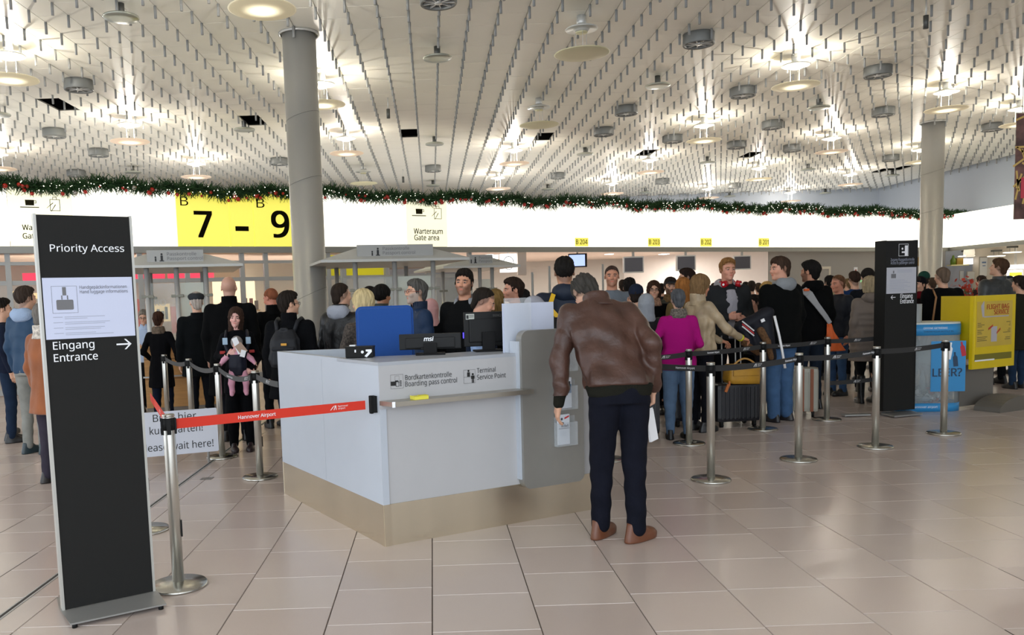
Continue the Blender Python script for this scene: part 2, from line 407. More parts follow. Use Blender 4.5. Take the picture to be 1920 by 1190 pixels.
for a, b, k in cuts:
    bm = BM(); prism(bm, [(fd.x*(a+.006), fd.y*(a+.006)), (fd.x*(b-.006), fd.y*(b-.006)), (fd.x*(b-.006)-fn.x*.12, fd.y*(b-.006)-fn.y*.12), (fd.x*(a+.006)-fn.x*.12, fd.y*(a+.006)-fn.y*.12)], FB, FT)
    bmesh.ops.recalc_face_normals(bm, faces=bm.faces)
    obj('fascia_panel', bm, {'w': m_lit, 'y': m_lity, 'c': m_litc}[k], fascia)
bm = BM(); prism(bm, [(0, 0), (fd.x*total, fd.y*total), (fd.x*total-fn.x*.10, fd.y*total-fn.y*.10), (-fn.x*.10, -fn.y*.10)], FB-.13, FB-.004); bmesh.ops.recalc_face_normals(bm, faces=bm.faces)
obj('header_rail', bm, mat('header_rail_grey', '#8f8e88', 0.4, 0.4), fascia)
bm = BM(); prism(bm, [(0, 0), (fd.x*total, fd.y*total), (fd.x*total-fn.x*.16, fd.y*total-fn.y*.16), (-fn.x*.16, -fn.y*.16)], FT+.002, FT+.05); bmesh.ops.recalc_face_normals(bm, faces=bm.faces)
obj('top_rail', bm, m_alu, fascia)
m_ink = mat('fascia_ink', '#2a2718', 0.9, spec=0); m_ink2 = mat('fascia_ink_black', '#15130b', 0.9, spec=0)
UZ = Vector((0, 0, 1))
def fz(px, py):
    """height on the fascia for a pixel"""
    v = ray(px, py); t = fn.dot(Vector((P_a.x, P_a.y, CAM_H)) - CAMP) / fn.dot(v); return (CAMP + v * t).z
def fo(px, py, d=0.0): return fd * (along(px, py) + 0) + Vector((0, 0, fz(px, py))) + fn * (.002 + d)
def ftext(s, px, py, hpx, m=m_ink2, width=None, bold=0.0):
    h = (fz(px, py - hpx) - fz(px, py)) / 0.71
    wd = None if width is None else along(px + width, py) - along(px, py)
    return lettering(s, h, fo(px, py), fd, UZ, m, fascia, width=wd, bold=bold)
ftext('B', 338, 385, 17, width=15); ftext('7', 367, 444, 48, width=31, bold=.024)
ftext('B', 481, 389, 17, width=15); ftext('9', 511, 444, 48, width=31, bold=.024)
_a0, _a1 = along(443), along(468); quads('dash', [rc(0, 0, _a1 - _a0, fz(450, 424) - fz(450, 433))], fd*_a0 + UZ*fz(450, 433), fd, UZ, m_ink2, fascia)
for x0 in (42, 776):
    ftext('Warteraum', x0, 431 if x0 < 500 else 438, 10, m_ink, 54 if x0 > 500 else 68, .012); ftext('Gate area', x0 + 1, 447 if x0 < 500 else 450, 10, m_ink, 46 if x0 > 500 else 60, .012)
for x0, y0, s in ((56, 386, 1.15), (786, 402, 0.85)):
    a0 = along(x0, y0); k = (along(x0 + 10*s, y0) - a0) / 10; z0 = fz(x0, y0)
    o_ = fd * a0 + Vector((0, 0, z0))
    quads('cup_pictogram', [[(-7*k, 1*k), (7*k, 1*k), (7.5*k, 11*k), (-7.5*k, 11*k)], rc(-16*k, -3*k, 15*k, -1.4*k), rc(7.6*k, 5*k, 11*k, 6*k), rc(7.6*k, 9*k, 11*k, 10*k), rc(10*k, 5*k, 11*k, 10*k)], o_, fd, UZ, m_ink, fascia)
    quads('bag_pictogram', frame_rects(33*k, -8*k, 50*k, 13*k, 1.0*k) + frame_rects(38*k, 12*k, 45*k, 17*k, .9*k) + [[(27*k, -3*k), (28*k, -3*k), (39*k, 6*k), (38*k, 7*k)], [(34*k, -9*k), (35*k, -9*k), (43*k, 3*k), (42*k, 4*k)]], o_, fd, UZ, m_ink, fascia)
    quads('pictogram_rule', frame_rects(-22*k, -14*k, 58*k, 22*k, .25*k), o_, fd, UZ, m_litc, fascia, off=.001)
for px, py, s in ((1078, 457, 'B 204'), (1215, 458, 'B 203'), (1313, 458, 'B 202'), (1422, 458, 'B 201')):
    a0 = along(px, py); wdt = along(px + 25 - (px-1078)*.015, py) - a0; o_ = fd * a0 + Vector((0, 0, FB + .01)); hh = (fz(px, py-13) - fz(px, py))*1.25
    quads('gate_number_plate', [rc(0, 0, wdt, hh)], o_, fd, UZ, m_lity, fascia, off=.0035)
    lettering(s, hh * .78, o_ + fd*wdt*.07 + UZ*hh*.25 + fn*.004, fd, UZ, m_ink, fascia, width=wdt*.86, bold=.008)
# the second fascia along the right wall
Q0 = Vector((P1.x, P1.y, 0)); Q1 = Vector((XR - .75, 8.0, 0)); qd = (Q1 - Q0).normalized(); qn = Vector((qd.y, -qd.x, 0))
f2 = thing('light_fascia', 'glowing white fascia band turning the corner towards the right edge above the shop counter', 'sign', Q0)
L2 = (Q1 - Q0).length
for a, b in ((0, L2*.33), (L2*.33, L2*.66), (L2*.66, L2)):
    bm = BM(); prism(bm, [(qd.x*(a+.01), qd.y*(a+.01)), (qd.x*(b-.01), qd.y*(b-.01)), (qd.x*(b-.01)-qn.x*.12, qd.y*(b-.01)-qn.y*.12), (qd.x*(a+.01)-qn.x*.12, qd.y*(a+.01)-qn.y*.12)], FB, FT - .0); bmesh.ops.recalc_face_normals(bm, faces=bm.faces)
    obj('fascia_panel', bm, m_lit, f2)
bm = BM(); prism(bm, [(0, 0), (qd.x*L2, qd.y*L2), (qd.x*L2-qn.x*.1, qd.y*L2-qn.y*.1), (-qn.x*.1, -qn.y*.1)], FB-.13, FB-.004); bmesh.ops.recalc_face_normals(bm, faces=bm.faces)
obj('header_rail', bm, _M['header_rail_grey'], f2)
# low ceiling behind the fascias
m_soff = mat('soffit_board', '#c2b5aa', 0.7, var=.02)
bm = BM(); v = [bm.verts.new(p) for p in ((P0.x - 4*fd.x - .12*fn.x, P0.y - 4*fd.y - .12*fn.y, FB + .10), (P1.x - .1, P1.y + .08, FB + .10), (P1.x - .1, YB - .05, FB + .10), (P0.x - 4, YB - .05, FB + .10))]; bm.faces.new(v[::-1])
bm2 = BM()
o = obj('ceiling_low', bm, m_soff); tag(o, kind='structure'); bm2.free()
bm = BM(); v = [bm.verts.new(p) for p in ((P1.x+.2, P1.y + .3, FB + .10), (Q1.x+.15, Q1.y, FB + .10), (XR-.01, Q1.y, FB + .10), (XR-.01, P1.y + .3, FB + .10))]; bm.faces.new(v[::-1])
o = obj('ceiling_shop', bm, m_soff); tag(o, kind='structure')
# garland
m_needle = mat('fir_needles', '#33512f', 0.7, var=0.5, vscale=9, spec=.2); m_berry = mat('red_bauble', '#b3291c', 0.3); m_gb = mat('silver_bauble', '#a7a39a', 0.3, .6)
m_led = mat('fairy_light', '#fff8e6', .4, emit=3.0)
GLs = along(-60); GLe = along(1806)
gar = thing('garland', 'long fir garland with red baubles and fairy lights along the top of the lit fascia', 'garland', (P0.x, P0.y, 0))
rng = np.random.RandomState(4)
N_ = 26000; t = rng.rand(N_) * (GLe - GLs) + GLs
def sag(t_): return .035*np.sin(t_*1.7) + .025*np.sin(t_*4.1 + 1) + .02*np.sin(t_*9.3)
an = rng.rand(N_) * 2 * PI; ln = .08 + rng.rand(N_)*.13
ctr = np.outer(t, np.array(fd[:])) + np.array((fn*.10)[:]) + np.outer(FT + .00 + sag(t), [0, 0, 1.0])
rad = np.outer(np.cos(an), np.array(fn[:])) + np.outer(np.sin(an), [0, 0, 1.0]) + np.outer(rng.randn(N_)*.55, np.array(fd[:]))
tip = ctr + rad * ln[:, None]
sd = np.cross(rad, rng.randn(N_, 3)); sd /= np.linalg.norm(sd, axis=1)[:, None]; sd *= .012
V = np.stack([ctr + rad*.012 + sd, ctr + rad*.012 - sd, tip - sd*.35, tip + sd*.35], 1).reshape(-1, 3)
me = bpy.data.meshes.new('fir_needles'); me.from_pydata(V.tolist(), [], np.arange(N_*4).reshape(-1, 4).tolist()); me.materials.append(m_needle)
o = obj('fir_needles', me, None, gar); tag(o, kind='stuff')
bm = BM()
tt = np.linspace(GLs, GLe, 120); tube(bm, [tuple(fd*a + fn*.10 + UZ*(FT + float(sag(np.array(a))))) for a in tt], .035, 6); obj('stem', bm, m_needle, gar)
def balls(n, r, hang, m, nm, seed):
    rg = np.random.RandomState(seed)
    bmm = BM(); bmesh.ops.create_icosphere(bmm, subdivisions=1, radius=1.0); bv_ = np.array([v.co[:] for v in bmm.verts]); bf_ = np.array([[v.index for v in f.verts] for f in bmm.faces]); bmm.free()
    tq = np.sort(rg.rand(n)) * (GLe - GLs) + GLs; VV = []; FF = []
    sing = r >= .028
    sm = None
    for k, a in enumerate(tq):
        rr = r * (.7 + .6*rg.rand()); c_ = np.array((fd*a)[:]) + np.array((fn*(.19 + .03*rg.rand()))[:]) + np.array([0, 0, FT + .10 - hang*(.2 + rg.rand()) + float(sag(np.array(a)))])
        VV.append(bv_*rr + c_); FF.append(bf_ + k*len(bv_))
    me = bpy.data.meshes.new(nm); me.from_pydata(np.concatenate(VV).tolist(), [], np.concatenate(FF).tolist()); me.materials.append(m)
    o = obj(nm, me, None, gar, smooth=True); tag(o, kind='stuff')
balls(360, .0085, .16, m_led, 'fairy_lights', 3)
# baubles one by one: they show largest, clusters repeat along the garland
bmm = BM(); bmesh.ops.create_icosphere(bmm, subdivisions=2, radius=.036); smr = bpy.data.meshes.new('bauble'); bmm.to_mesh(smr); bmm.free(); smr.materials.append(m_berry)
for p in smr.polygons: p.use_smooth = True
sms = smr.copy(); sms.materials.clear(); sms.materials.append(m_gb)
rg = np.random.RandomState(12); cl = GLs; nb = 0
while cl < GLe and nb < 290:
    for k in range(rg.randint(2, 6)):
        a = cl + rg.randn()*.12; zz = FT + float(sag(np.array(a))) - .02 - .13*rg.rand()
        o = bpy.data.objects.new('bauble', smr if rg.rand() > .12 else sms); C.objects.link(o); o.parent = gar
        o.location = fd*a + fn*(.17 + .03*rg.rand()) + UZ*zz; s_ = .55 + .75*rg.rand(); o.scale = (s_, s_, s_); nb += 1
    cl += .38 + .25*rg.rand()

# ---- ceiling fittings
m_lampw = mat('lamp_enamel', '#cfcfcb', 0.35, .3); m_glow = mat('lamp_diffuser_glow', '#fff3dc', .5, emit=5.5)
def disc_mat(name, col, e):
    """frosted reflector disc lit from its centre: emission falls off with the radius like a real frosted lamp glass"""
    m = mat(name, col, .5); nt = m.node_tree; N = nt.nodes; L = nt.links; b = N['Principled BSDF']
    tc = N.new('ShaderNodeTexCoord'); ln_ = N.new('ShaderNodeVectorMath'); ln_.operation = 'LENGTH'; L.new(tc.outputs['Object'], ln_.inputs[0])
    mr = N.new('ShaderNodeMapRange'); mr.interpolation_type = 'SMOOTHERSTEP'; mr.inputs[1].default_value = 0; mr.inputs[2].default_value = .30; mr.inputs[3].default_value = e; mr.inputs[4].default_value = .12
    L.new(ln_.outputs['Value'], mr.inputs[0]); L.new(mr.outputs[0], b.inputs['Emission Strength']); b.inputs['Emission Color'].default_value = (*srgb('#fff0cc'), 1)
    return m
m_disc = disc_mat('frosted_disc_lit', '#e9ddb8', 1.6); m_disc0 = mat('frosted_disc_unlit', '#d9d2ab', .5); m_discp = disc_mat('frosted_disc_warm', '#e8cdb8', 1.3)
def me_of(name, bm, m):
    me = bpy.data.meshes.new(name); bm.normal_update(); bm.to_mesh(me); bm.free(); me.materials.append(m); return me
bm = BM(); lathe(bm, [(0, 0), (.07, 0), (.07, -.11), (.055, -.13), (0, -.13)], 20); me_house = me_of('lamp_housing', bm, m_lampw)
bm = BM(); lathe(bm, [(0, -.13), (.10, -.135), (.22, -.175), (.235, -.19), (.225, -.20), (.12, -.185), (.11, -.215), (.09, -.23), (0, -.23)], 32); me_ring = me_of('lamp_reflector_ring', bm, m_lampw)
bm = BM(); lathe(bm, [(0, -.232), (.088, -.232), (.085, -.245), (0, -.245)], 24); me_bulb = me_of('lamp_glass', bm, m_glow); me_bulb0 = me_bulb.copy(); me_bulb0.materials.clear(); me_bulb0.materials.append(m_disc0)
bm = BM()
for k in range(3):
    a = 2*PI*k/3 + .5; cone(bm, (math.cos(a)*.09, math.sin(a)*.09, -.2), (math.cos(a)*.09, math.sin(a)*.09, -.545), .004, seg=6)
me_wire = me_of('suspension_wire', bm, m_lampw)
dp = [(0, 0.0), (.2, .004), (.38, .018), (.40, .026), (.395, .032), (.3, .02), (0, .012)]
def dmesh(m): bm = BM(); lathe(bm, dp, 40); return me_of('reflector_disc', bm, m)
md = {1: dmesh(m_disc), 2: dmesh(m_discp), 0: dmesh(m_disc0)}
pend = [(492, 20, 1), (20, 151, 1), (1091, 103, 0), (1492, 163, 1), (1774, 207, 1), (605, 198, 1), (244, 267, 2), (1320, 265, 1), (1559, 286, 2), (368, 333, 2), (650, 289, 2), (964, 308, 2), (1011, 236, 0),
        (1219, 324, 2), (1423, 337, 1), (-2, 318, 2), (682, 345, 0), (934, 355, 2), (1148, 364, 2), (1328, 372, 2), (1482, 378, 2), (1594, 347, 2), (1726, 305, 1), (1912, 235, 1)]
plab = ['near the top edge left of the near column', 'at the far left above the priority sign', 'unlit, above the leather jacket man', 'bright, third from the right column', 'in front of the right column top', 'half hidden right of the near column',
        'above the yellow 7 sign to the left', 'over the middle right of the hall', 'halfway between right column and hall centre', 'low over the garland by the yellow 7 panel', 'just right of the near column over the garland', 'over the garland at the picture centre',
        'unlit, beside a black ceiling opening', 'just above gate 203 with a black opening over it', 'over the garland near gate 201', 'cut by the left picture edge', 'unlit, right of the near column by the garland', 'tiny, just over the garland at the centre',
        'tiny, over the garland left of gate 203', 'tiny, over the garland above gate 202', 'tiny, over the garland right of gate 201', 'above the far corner of the hall', 'partly behind the right column', 'cut by the right picture edge']
for (px, py, lit), lb in zip(pend, plab):
    p = on_z(px, py, CEIL - .55)
    if p.y > YB - .6: p.y = YB - .7
    t_ = thing('pendant_lamp', ('glowing' if lit else 'dark') + ' hanging disc lamp, ' + lb.replace('unlit, ', ''), 'lamp', (p.x, p.y, CEIL), 0, 'hanging disc lamps')
    for nm, me_ in (('lamp_housing', me_house), ('reflector_ring', me_ring), ('lamp_glass', me_bulb if lit else me_bulb0), ('suspension_wires', me_wire)):
        obj(nm, me_, None, t_)
    obj('reflector_disc', md[lit], None, t_, loc=(0, 0, -.56))
    if lit:
        l = bpy.data.lights.new('lamp_light', 'POINT'); l.energy = LAMP_W; l.shadow_soft_size = .06; l.color = (1, .94, .84)
        o = bpy.data.objects.new('lamp_light', l); C.objects.link(o); o.parent = t_; o.location = (0, 0, -.42)
        l = bpy.data.lights.new('lamp_uplight', 'POINT'); l.energy = LAMP_W * .07; l.shadow_soft_size = .04; l.color = (1, .95, .86)
        o = bpy.data.objects.new('lamp_uplight', l); C.objects.link(o); o.parent = t_; o.location = (.10, -.09, -.115)
bm = BM(); lathe(bm, [(0, 0), (.05, 0), (.05, -.13), (.04, -.14), (0, -.14)], 16); me_s1 = me_of('saucer_stem', bm, mat('dark_lamp_stem', '#5a5b58', .5, .5))
bm = BM(); lathe(bm, [(0, -.13), (.12, -.14), (.225, -.165), (.232, -.18), (.22, -.195), (.12, -.20), (0, -.20)], 32); me_s2 = me_of('saucer_plate', bm, mat('saucer_grey', '#a9ab9f', .3, .5))
sau = [(227, 33, 'at top left corner of the ceiling'), (458, 243, 'left of the near column under a black opening'), (249, 323, 'low over the garland on the left'), (-4, 215, 'cut by the left picture edge'), (820, 109, 'high over the picture centre'), (815, 270, 'second down over the picture centre'),
       (812, 348, 'just over the garland at the picture centre'), (1233, 161, 'over the middle right of the hall'), (1097, 289, 'right of the picture centre beside a drum vent'), (1027, 355, 'just over the garland right of centre'), (1210, 361, 'just over the garland near gate sign 203, centre right'),
       (1535, 202, 'under the brightest lamp at the right'), (1326, 305, 'between two glowing lamps at the right'), (1515, 318, 'left of the far hall corner'), (1368, 368, 'low over the garland, left one of the rightmost low pair'), (1515, 371, 'low over the garland, right one of the rightmost low pair'), (1673, 329, 'by the long black opening at far right')]
for px, py, lb in sau:
    p = on_z(px, py, CEIL - .18)
    if p.y > YB - .4: p.y = YB - .5
    t_ = thing('saucer_lamp', 'small unlit grey saucer lamp ' + lb, 'lamp', (p.x, p.y, CEIL), 0, 'small saucer lamps')
    obj('stem', me_s1, None, t_); obj('saucer', me_s2, None, t_)
m_drum = mat('vent_drum_grey', '#7c7e7c', .5, .2); m_fan = mat('vent_blade', '#2b2b28', .6)
bm = BM(); lathe(bm, [(.215, -.165), (.235, -.175), (.245, -.16), (.24, -.05), (.24, 0), (.2, 0), (.2, -.13), (.215, -.165)], 32); me_d1 = me_of('vent_drum', bm, m_drum)
bm = BM(); lathe(bm, [(0, -.12), (.215, -.12), (.215, -.11), (0, -.11)], 24); me_d2 = me_of('vent_grille', bm, m_fan)
bm = BM(); lathe(bm, [(0, -.172), (.045, -.17), (.055, -.16), (.055, -.12), (0, -.12)], 16)
me_d3 = me_of('vent_hub', bm, m_lampw)
bm = BM()
for k in range(9):
    a = 2*PI*k/9; box(bm, math.cos(a)*.135, math.sin(a)*.135, -.142, .16, .012, .035, rot=None if False else Matrix.Rotation(a, 3, 'Z'))
me_d4 = me_of('vent_blades', bm, m_lampw)
drums = [(148, 167, 'above the priority sign'), (102, 255, 'second of the left group'), (185, 291, 'third of the left group'), (524, 307, 'half behind the near column'), (143, 329, 'lowest of the left group, over the garland'), (822, 5, 'cut by the top edge at the centre'), (812, 320, 'over the garland at the centre'),
         (1174, 213, 'right of the two unlit disc lamps'), (1132, 252, 'nearest to the right of the black opening'), (1262, 265, 'left of a glowing lamp at the right'), (1046, 333, 'low, right of the picture centre'), (1242, 343, 'low over the garland above gate 203'), (1310, 82, 'high, left of the brightest lamp'),
         (1646, 141, 'largest of those left of the right column'), (1393, 179, 'below and left of the brightest lamp'), (1448, 239, 'over the middle of the right half'), (1656, 215, 'just left of the right column'), (1860, 243, 'right of the right column'), (1381, 276, 'above the slanted black opening'),
         (1485, 282, 'one of two close together, middle right'), (1670, 300, 'over the long black opening'), (1377, 351, 'low over the garland right of gate 202')]
for px, py, lb in drums:
    p = on_z(px, py, CEIL - .15)
    if p.y > YB - .4: p.y = YB - .5
    t_ = thing('ceiling_vent', 'round grey drum ceiling vent ' + lb, 'vent', (p.x, p.y, CEIL), 0, 'round drum vents')
    obj('drum', me_d1, None, t_); obj('grille', me_d2, None, t_); obj('hub', me_d3, None, t_); obj('blades', me_d4, None, t_)
# cylinder spotlights hung among the pegs
for px, py, lb in ((728, 212, 'left of the picture centre'), (756, 336, 'over the garland at the centre'), (1736, 40, 'at the top right')):
    p = on_z(px, py, CEIL - .3); bm = BM(); cone(bm, (0, 0, -.40), (0, 0, -.22), .035, seg=14); t_ = thing('cylinder_spotlight', 'small dark cylinder spotlight hung among the pegs ' + lb, 'lamp', (p.x, p.y, CEIL))
    obj('lamp_body', bm, mat('dark_lamp_stem'), t_); bm = BM(); cone(bm, (0, 0, -.22), (0, 0, 0), .012, seg=8); obj('rod', bm, m_lampw, t_)
# ================================================================ UNDER THE FASCIA: glazed front, booths, check-in recess
m_frame = mat('grey_window_frame', '#acadab', 0.45, 0.15)
def glass_mat(name, col, alpha, rough=0.08):
    m = mat(name, col, rough, alpha=alpha, spec=.5); return m
m_glass = glass_mat('clear_partition_glass', '#cfd8d2', .16)
m_frost = glass_mat('frosted_partition_glass', '#dde2d6', .6, .5)
def band(name, a0, a1, z0, z1, back, th, m, parent):
    """box along the fascia line between pixel-column distances a0..a1, set back by back"""
    bm = BM(); b0 = fd*a0 - fn*back; b1 = fd*a1 - fn*back
    prism(bm, [(b0.x, b0.y), (b1.x, b1.y), (b1.x - fn.x*th, b1.y - fn.y*th), (b0.x - fn.x*th, b0.y - fn.y*th)], z0, z1); bmesh.ops.recalc_face_normals(bm, faces=bm.faces)
    return obj(name, bm, m, parent)
SOF = FB + .10
glz = thing('glazed_partition', 'grey framed glass wall under the fascia from the left edge to gate 204', 'partition', (P0.x, P0.y, 0))
gp = [along(x) for x in (-60, 12, 130, 262, 351, 455, 500, 618, 647, 728, 805, 885)]
for i, a in enumerate(gp): band('frame_post', a - .045, a + .045, .02, FB - .13, .10, .09, m_frame, glz)
for z0, z1 in ((2.38, 2.44), (2.02, 2.10), (.02, .12)): band('frame_rail', gp[0] + .0, gp[-1], z0, z1, .115, .06, m_frame, glz)
for a, b in zip(gp[:-1], gp[1:]):
    band('glass_pane', a + .046, b - .046, .121, 2.019, .14, .012, m_glass, glz)
m_yel = mat('yellow_sign_board', '#cfc31e', .5, emit=.25)
for a, b in ((along(598), along(645)), (along(650), along(728))):
    band('yellow_sign_panel', a + .03, b - .03, 2.10, 2.55, .24, .05, m_yel, glz)
# shops seen through the glass
m_shopw = mat('shop_wall_warm', '#d9cfc2', .7, var=.05, vscale=.8)
sh = thing('souvenir_shop', 'shop behind the left glass with a long red sign band and red posters', 'shop', (P0.x, P0.y, 0))
band('shop_wall', along(-60), along(560), .0, 2.6, 4.2, .1, m_shopw, sh); band('white_shop_wall', along(560), along(885), .0, 2.6, 4.6, .1, mat('bright_back_wall', '#e9e8e0', .7), sh)
m_strip = mat('orange_light_strip', '#f0b070', .5, emit=.8, ecol='#ffb877')
for a in (620, 676, 695): band('light_strip', along(a), along(a + 4), .9, 1.9, 4.4, .06, m_strip, sh)
m_red = mat('red_sign_band', '#e0485a', .5, emit=.75, ecol='#f0405a')
for a, b in ((15, 62), (66, 120), (255, 330), (338, 352), (360, 415), (424, 437)):
    band('red_sign_band', along(a)*1.0 + .3, along(b) + .3, 2.16, 2.36, 3.0, .1, m_red, sh)
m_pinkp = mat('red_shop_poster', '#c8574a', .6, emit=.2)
for a, b, z0, z1 in ((296, 322, .95, 1.75), (100, 122, 1.2, 1.5), (345, 352, 1.0, 1.5), (384, 398, .9, 1.55)): band('shop_poster', along(a), along(b), z0, z1, 3.9, .05, m_pinkp, sh)
m_warm = mat('lit_shelf_back', '#f5dca0', .6, emit=.65, ecol='#ffdf9a')
for a, b, z0, z1 in ((262, 292, 1.25, 1.65), (343, 380, 1.2, 1.62), (20, 60, 1.9, 2.0), (68, 120, 1.82, 1.95)): band('lit_display', along(a), along(b), z0, z1, 3.8, .04, m_warm, sh)
for k, (a, h) in enumerate(((268, .2), (276, .28), (284, .22), (350, .25), (360, .2), (368, .3))): band('display_product', along(a), along(a+5), 1.25, 1.25 + h, 3.68, .1, mat('dark_product', '#4b4a48'), sh)
lettering('TO.RO', .20, fd*along(301) - fn*3.0 + UZ*1.58, fd, UZ, m_whitep, sh, bold=.02)
# bright shelf unit with bottles and boxes
bs = thing('shop_shelf', 'brightly lit shelf of bottles and packets left of the near column', 'shelf', (P0.x, P0.y, 0))
m_bw = mat('shelf_backlight', '#ffe9c8', .5, emit=1.15, ecol='#ffe2b4'); m_sh = mat('shelf_board_wood', '#c89c66', .6)
sa, sb = along(452), along(540)
band('shelf_back', sa, sb, .3, 2.15, 2.6, .05, m_bw, bs)
for z_ in (.35, .72, 1.05, 1.38): band('shelf_board', sa, sb, z_, z_ + .03, 2.25, .34, m_sh, bs)
rg = np.random.RandomState(5); cols = [mat('packet_red', '#b8432c', .5), mat('packet_orange', '#d98a3a', .5), mat('packet_cream', '#e2d0a5', .5), mat('packet_brown', '#7a4b2e', .4), mat('packet_green', '#5e7148', .5)]
for z_ in (.38, .75, 1.08, 1.41):
    a = sa + .05
    while a < sb - .1:
        wd_ = .05 + .05*rg.rand(); hh = .16 + .12*rg.rand(); c_ = fd*(a + wd_/2) - fn*2.36; bm = BM()
        ci_ = rg.randint(5); isb = rg.rand() < .5
        if isb: lathe(bm, [(0, 0), (wd_*.45, 0), (wd_*.45, hh*.6), (wd_*.15, hh*.8), (wd_*.15, hh), (0, hh)], 10)
        else: box(bm, 0, 0, hh/2, wd_*.85, .07, hh, .004)
        nm_ = 'bottle' if isb else 'packet'; o = obj(nm_, bm, cols[ci_], None, loc=(P0.x + c_.x, P0.y + c_.y, z_ + .001))
        lv_ = {.38: 'lowest', .75: 'second lowest', 1.08: 'second highest', 1.41: 'top'}[z_]; tag(o, ('red', 'orange', 'cream', 'brown', 'green')[ci_] + ' ' + nm_ + ' on the ' + lv_ + ' board of the bright shop shelf', nm_, ('red', 'orange', 'cream', 'brown', 'green')[ci_] + ' ' + nm_ + 's on the ' + lv_ + ' board'); a += wd_ + .02 + .03*rg.rand()
# interior lights of the low zone
for i, (px, Y, z_) in enumerate(((100, 20, SOF-.1), (330, 22, SOF-.1), (600, 24, SOF-.1), (800, 26, SOF-.1), (1000, 27, SOF-.1), (1180, 28, SOF-.1), (1330, 30, SOF-.1))):
    p = on_y(px, 500, Y); l = area_light('soffit_light', (p.x, p.y, z_), (0, 0, 0), 1.6, 1.6, 150, (1, .95, .87))
# plain white wall and grey wall of the check-in recess
m_whwall = mat('white_recess_wall', '#d9d4cf', .7, var=.02)
def wl(name, p, q_, z0, z1, m): return wallbox(name, p.x, p.y, q_.x, q_.y, z0, z1, m)
g1 = on_y(1790, 520, 29.2); g1.x = P1.x + .3; g0 = on_y(1440, 520, 25.6); g00 = on_y(1170, 520, 31.5)
wl('wall_checkin_1', g0, g1, 0, SOF, m_lowwall)
wl('wall_checkin_2', g00, g0, 0, SOF, m_whwall)
g000 = on_y(880, 520, 31.5)
wl('wall_checkin_3', g000, g00, 0, SOF, m_lowwall)
d = thing('grey_door', 'grey door with pale frame in the grey wall behind the big black-coated man', 'door')
wd = (g1 - g0).normalized(); wn = Vector((wd.y, -wd.x, 0)).normalized()
def wallpt(px, A, nrm, off=.0):
    v = ray(px, 520); t = nrm.dot(A - CAMP) / nrm.dot(v); q_ = CAMP + v*t; return Vector((q_.x, q_.y, 0)) + nrm*off
wd = Vector((g1.x-g0.x, g1.y-g0.y, 0)).normalized(); wn = Vector((wd.y, -wd.x, 0))
pa = wallpt(1533, Vector((g0.x, g0.y, 0)), wn); pb = wallpt(1552, Vector((g0.x, g0.y, 0)), wn); dw = (pb - pa).length
d.location = pa; d.name = 'door_1'; del d['label']; del d['category']; tag(d, kind='structure')
bm = BM()
slab(bm, rc(0, 0, dw, 2.08), wn*.03, wd, UZ, .03); obj('door_leaf', bm, m_lowwall, d)
bm = BM(); 
for r_ in (rc(-.08, 0, 0, 2.16), rc(dw, 0, dw+.08, 2.16), rc(0, 2.08, dw, 2.16)): slab(bm, r_, wn*.05, wd, UZ, .05)
obj('door_frame', bm, mat('pale_door_frame', '#ded6c4', .5), d)
pn = wallpt(1600, Vector((g0.x, g0.y, 0)), wn, .0)
t_ = thing('wall_notice', 'tall white notice with red pictograms on the grey wall left of the right totem', 'notice', pn)
bm = BM(); slab(bm, rc(0, 1.62, .17, 2.12), wn*.02, wd, UZ, .015); obj('notice_board', bm, m_whitep, t_)
quads('red_symbols', [disc(.085, 2.0, .05), disc(.085, 1.82, .055)], wn*.02, wd, UZ, mat('notice_red', '#b06a60'), t_)
pn = wallpt(1613, Vector((g0.x, g0.y, 0)), wn, .0)
t_ = thing('exit_sign', 'small green emergency strip on the grey wall by the white notice', 'sign', pn)
bm = BM(); slab(bm, rc(0, 1.62, .55, 1.70), wn*.03, wd, UZ, .025); obj('sign_body', bm, mat('green_exit_glow', '#8fc98f', .5, emit=.5), t_)
# hanging check-in screens
m_scr = mat('dark_screen', '#4d494d', .25); m_bez = mat('screen_bezel', '#cfcfca', .4)
for px, py, w_, nm in ((1209, 496, 36, '203'), (1308, 493, 34, '202'), (1414, 492, 31, '201')):
    a0 = along(px, py); c_ = P0 + fd*a0 - fn*.45; sc_ = c_.y / F_PX; zc = CAM_H + (horizon(px) - py)*sc_; ww = w_*sc_*1.05; hh = ww*.80
    t_ = thing('hanging_screen', {'203': 'dark check-in screen, leftmost of the three under the gate signs', '202': 'dark check-in screen, middle of the three under the gate signs', '201': 'dark check-in screen, rightmost of the three, beside the big man'}[nm], 'screen', (c_.x, c_.y, zc), 0, 'check-in screens'); t_.rotation_euler = (0, 0, .0)
    X = Vector((1, 0, 0)); bm = BM(); slab(bm, rrect(ww, hh, .02), (0, -.06, 0), X, UZ, .10); obj('screen_housing', bm, m_bez, t_)
    bm = BM(); slab(bm, rc(-ww*.44, -hh*.42, ww*.44, hh*.42), (0, -.063, 0), X, UZ, .004); obj('display', bm, m_scr, t_)
    bm = BM(); box(bm, 0, 0, (SOF - zc + hh/2)/2, .06, .06, SOF - zc - hh/2); obj('hanger', bm, m_frame, t_)
    bm = BM(); box(bm, 0, -.02, hh/2 + .26, .34, .2, .16, .02); obj('bracket_box', bm, mat('olive_box', '#8d8468', .6), t_)
c_ = on_y(1083, 488, 23.2); t_ = thing('information_screen', 'lit pale blue screen hanging behind the tall man in navy hood', 'screen', c_)
bm = BM(); box(bm, 0, 0, 0, .52, .05, .38, .01); obj('screen_housing', bm, m_rubber, t_); bm = BM(); box(bm, -.02, -.028, 0, .44, .006, .31); obj('display', bm, mat('blue_screen_glow', '#a9c0ef', .4, emit=.75), t_)
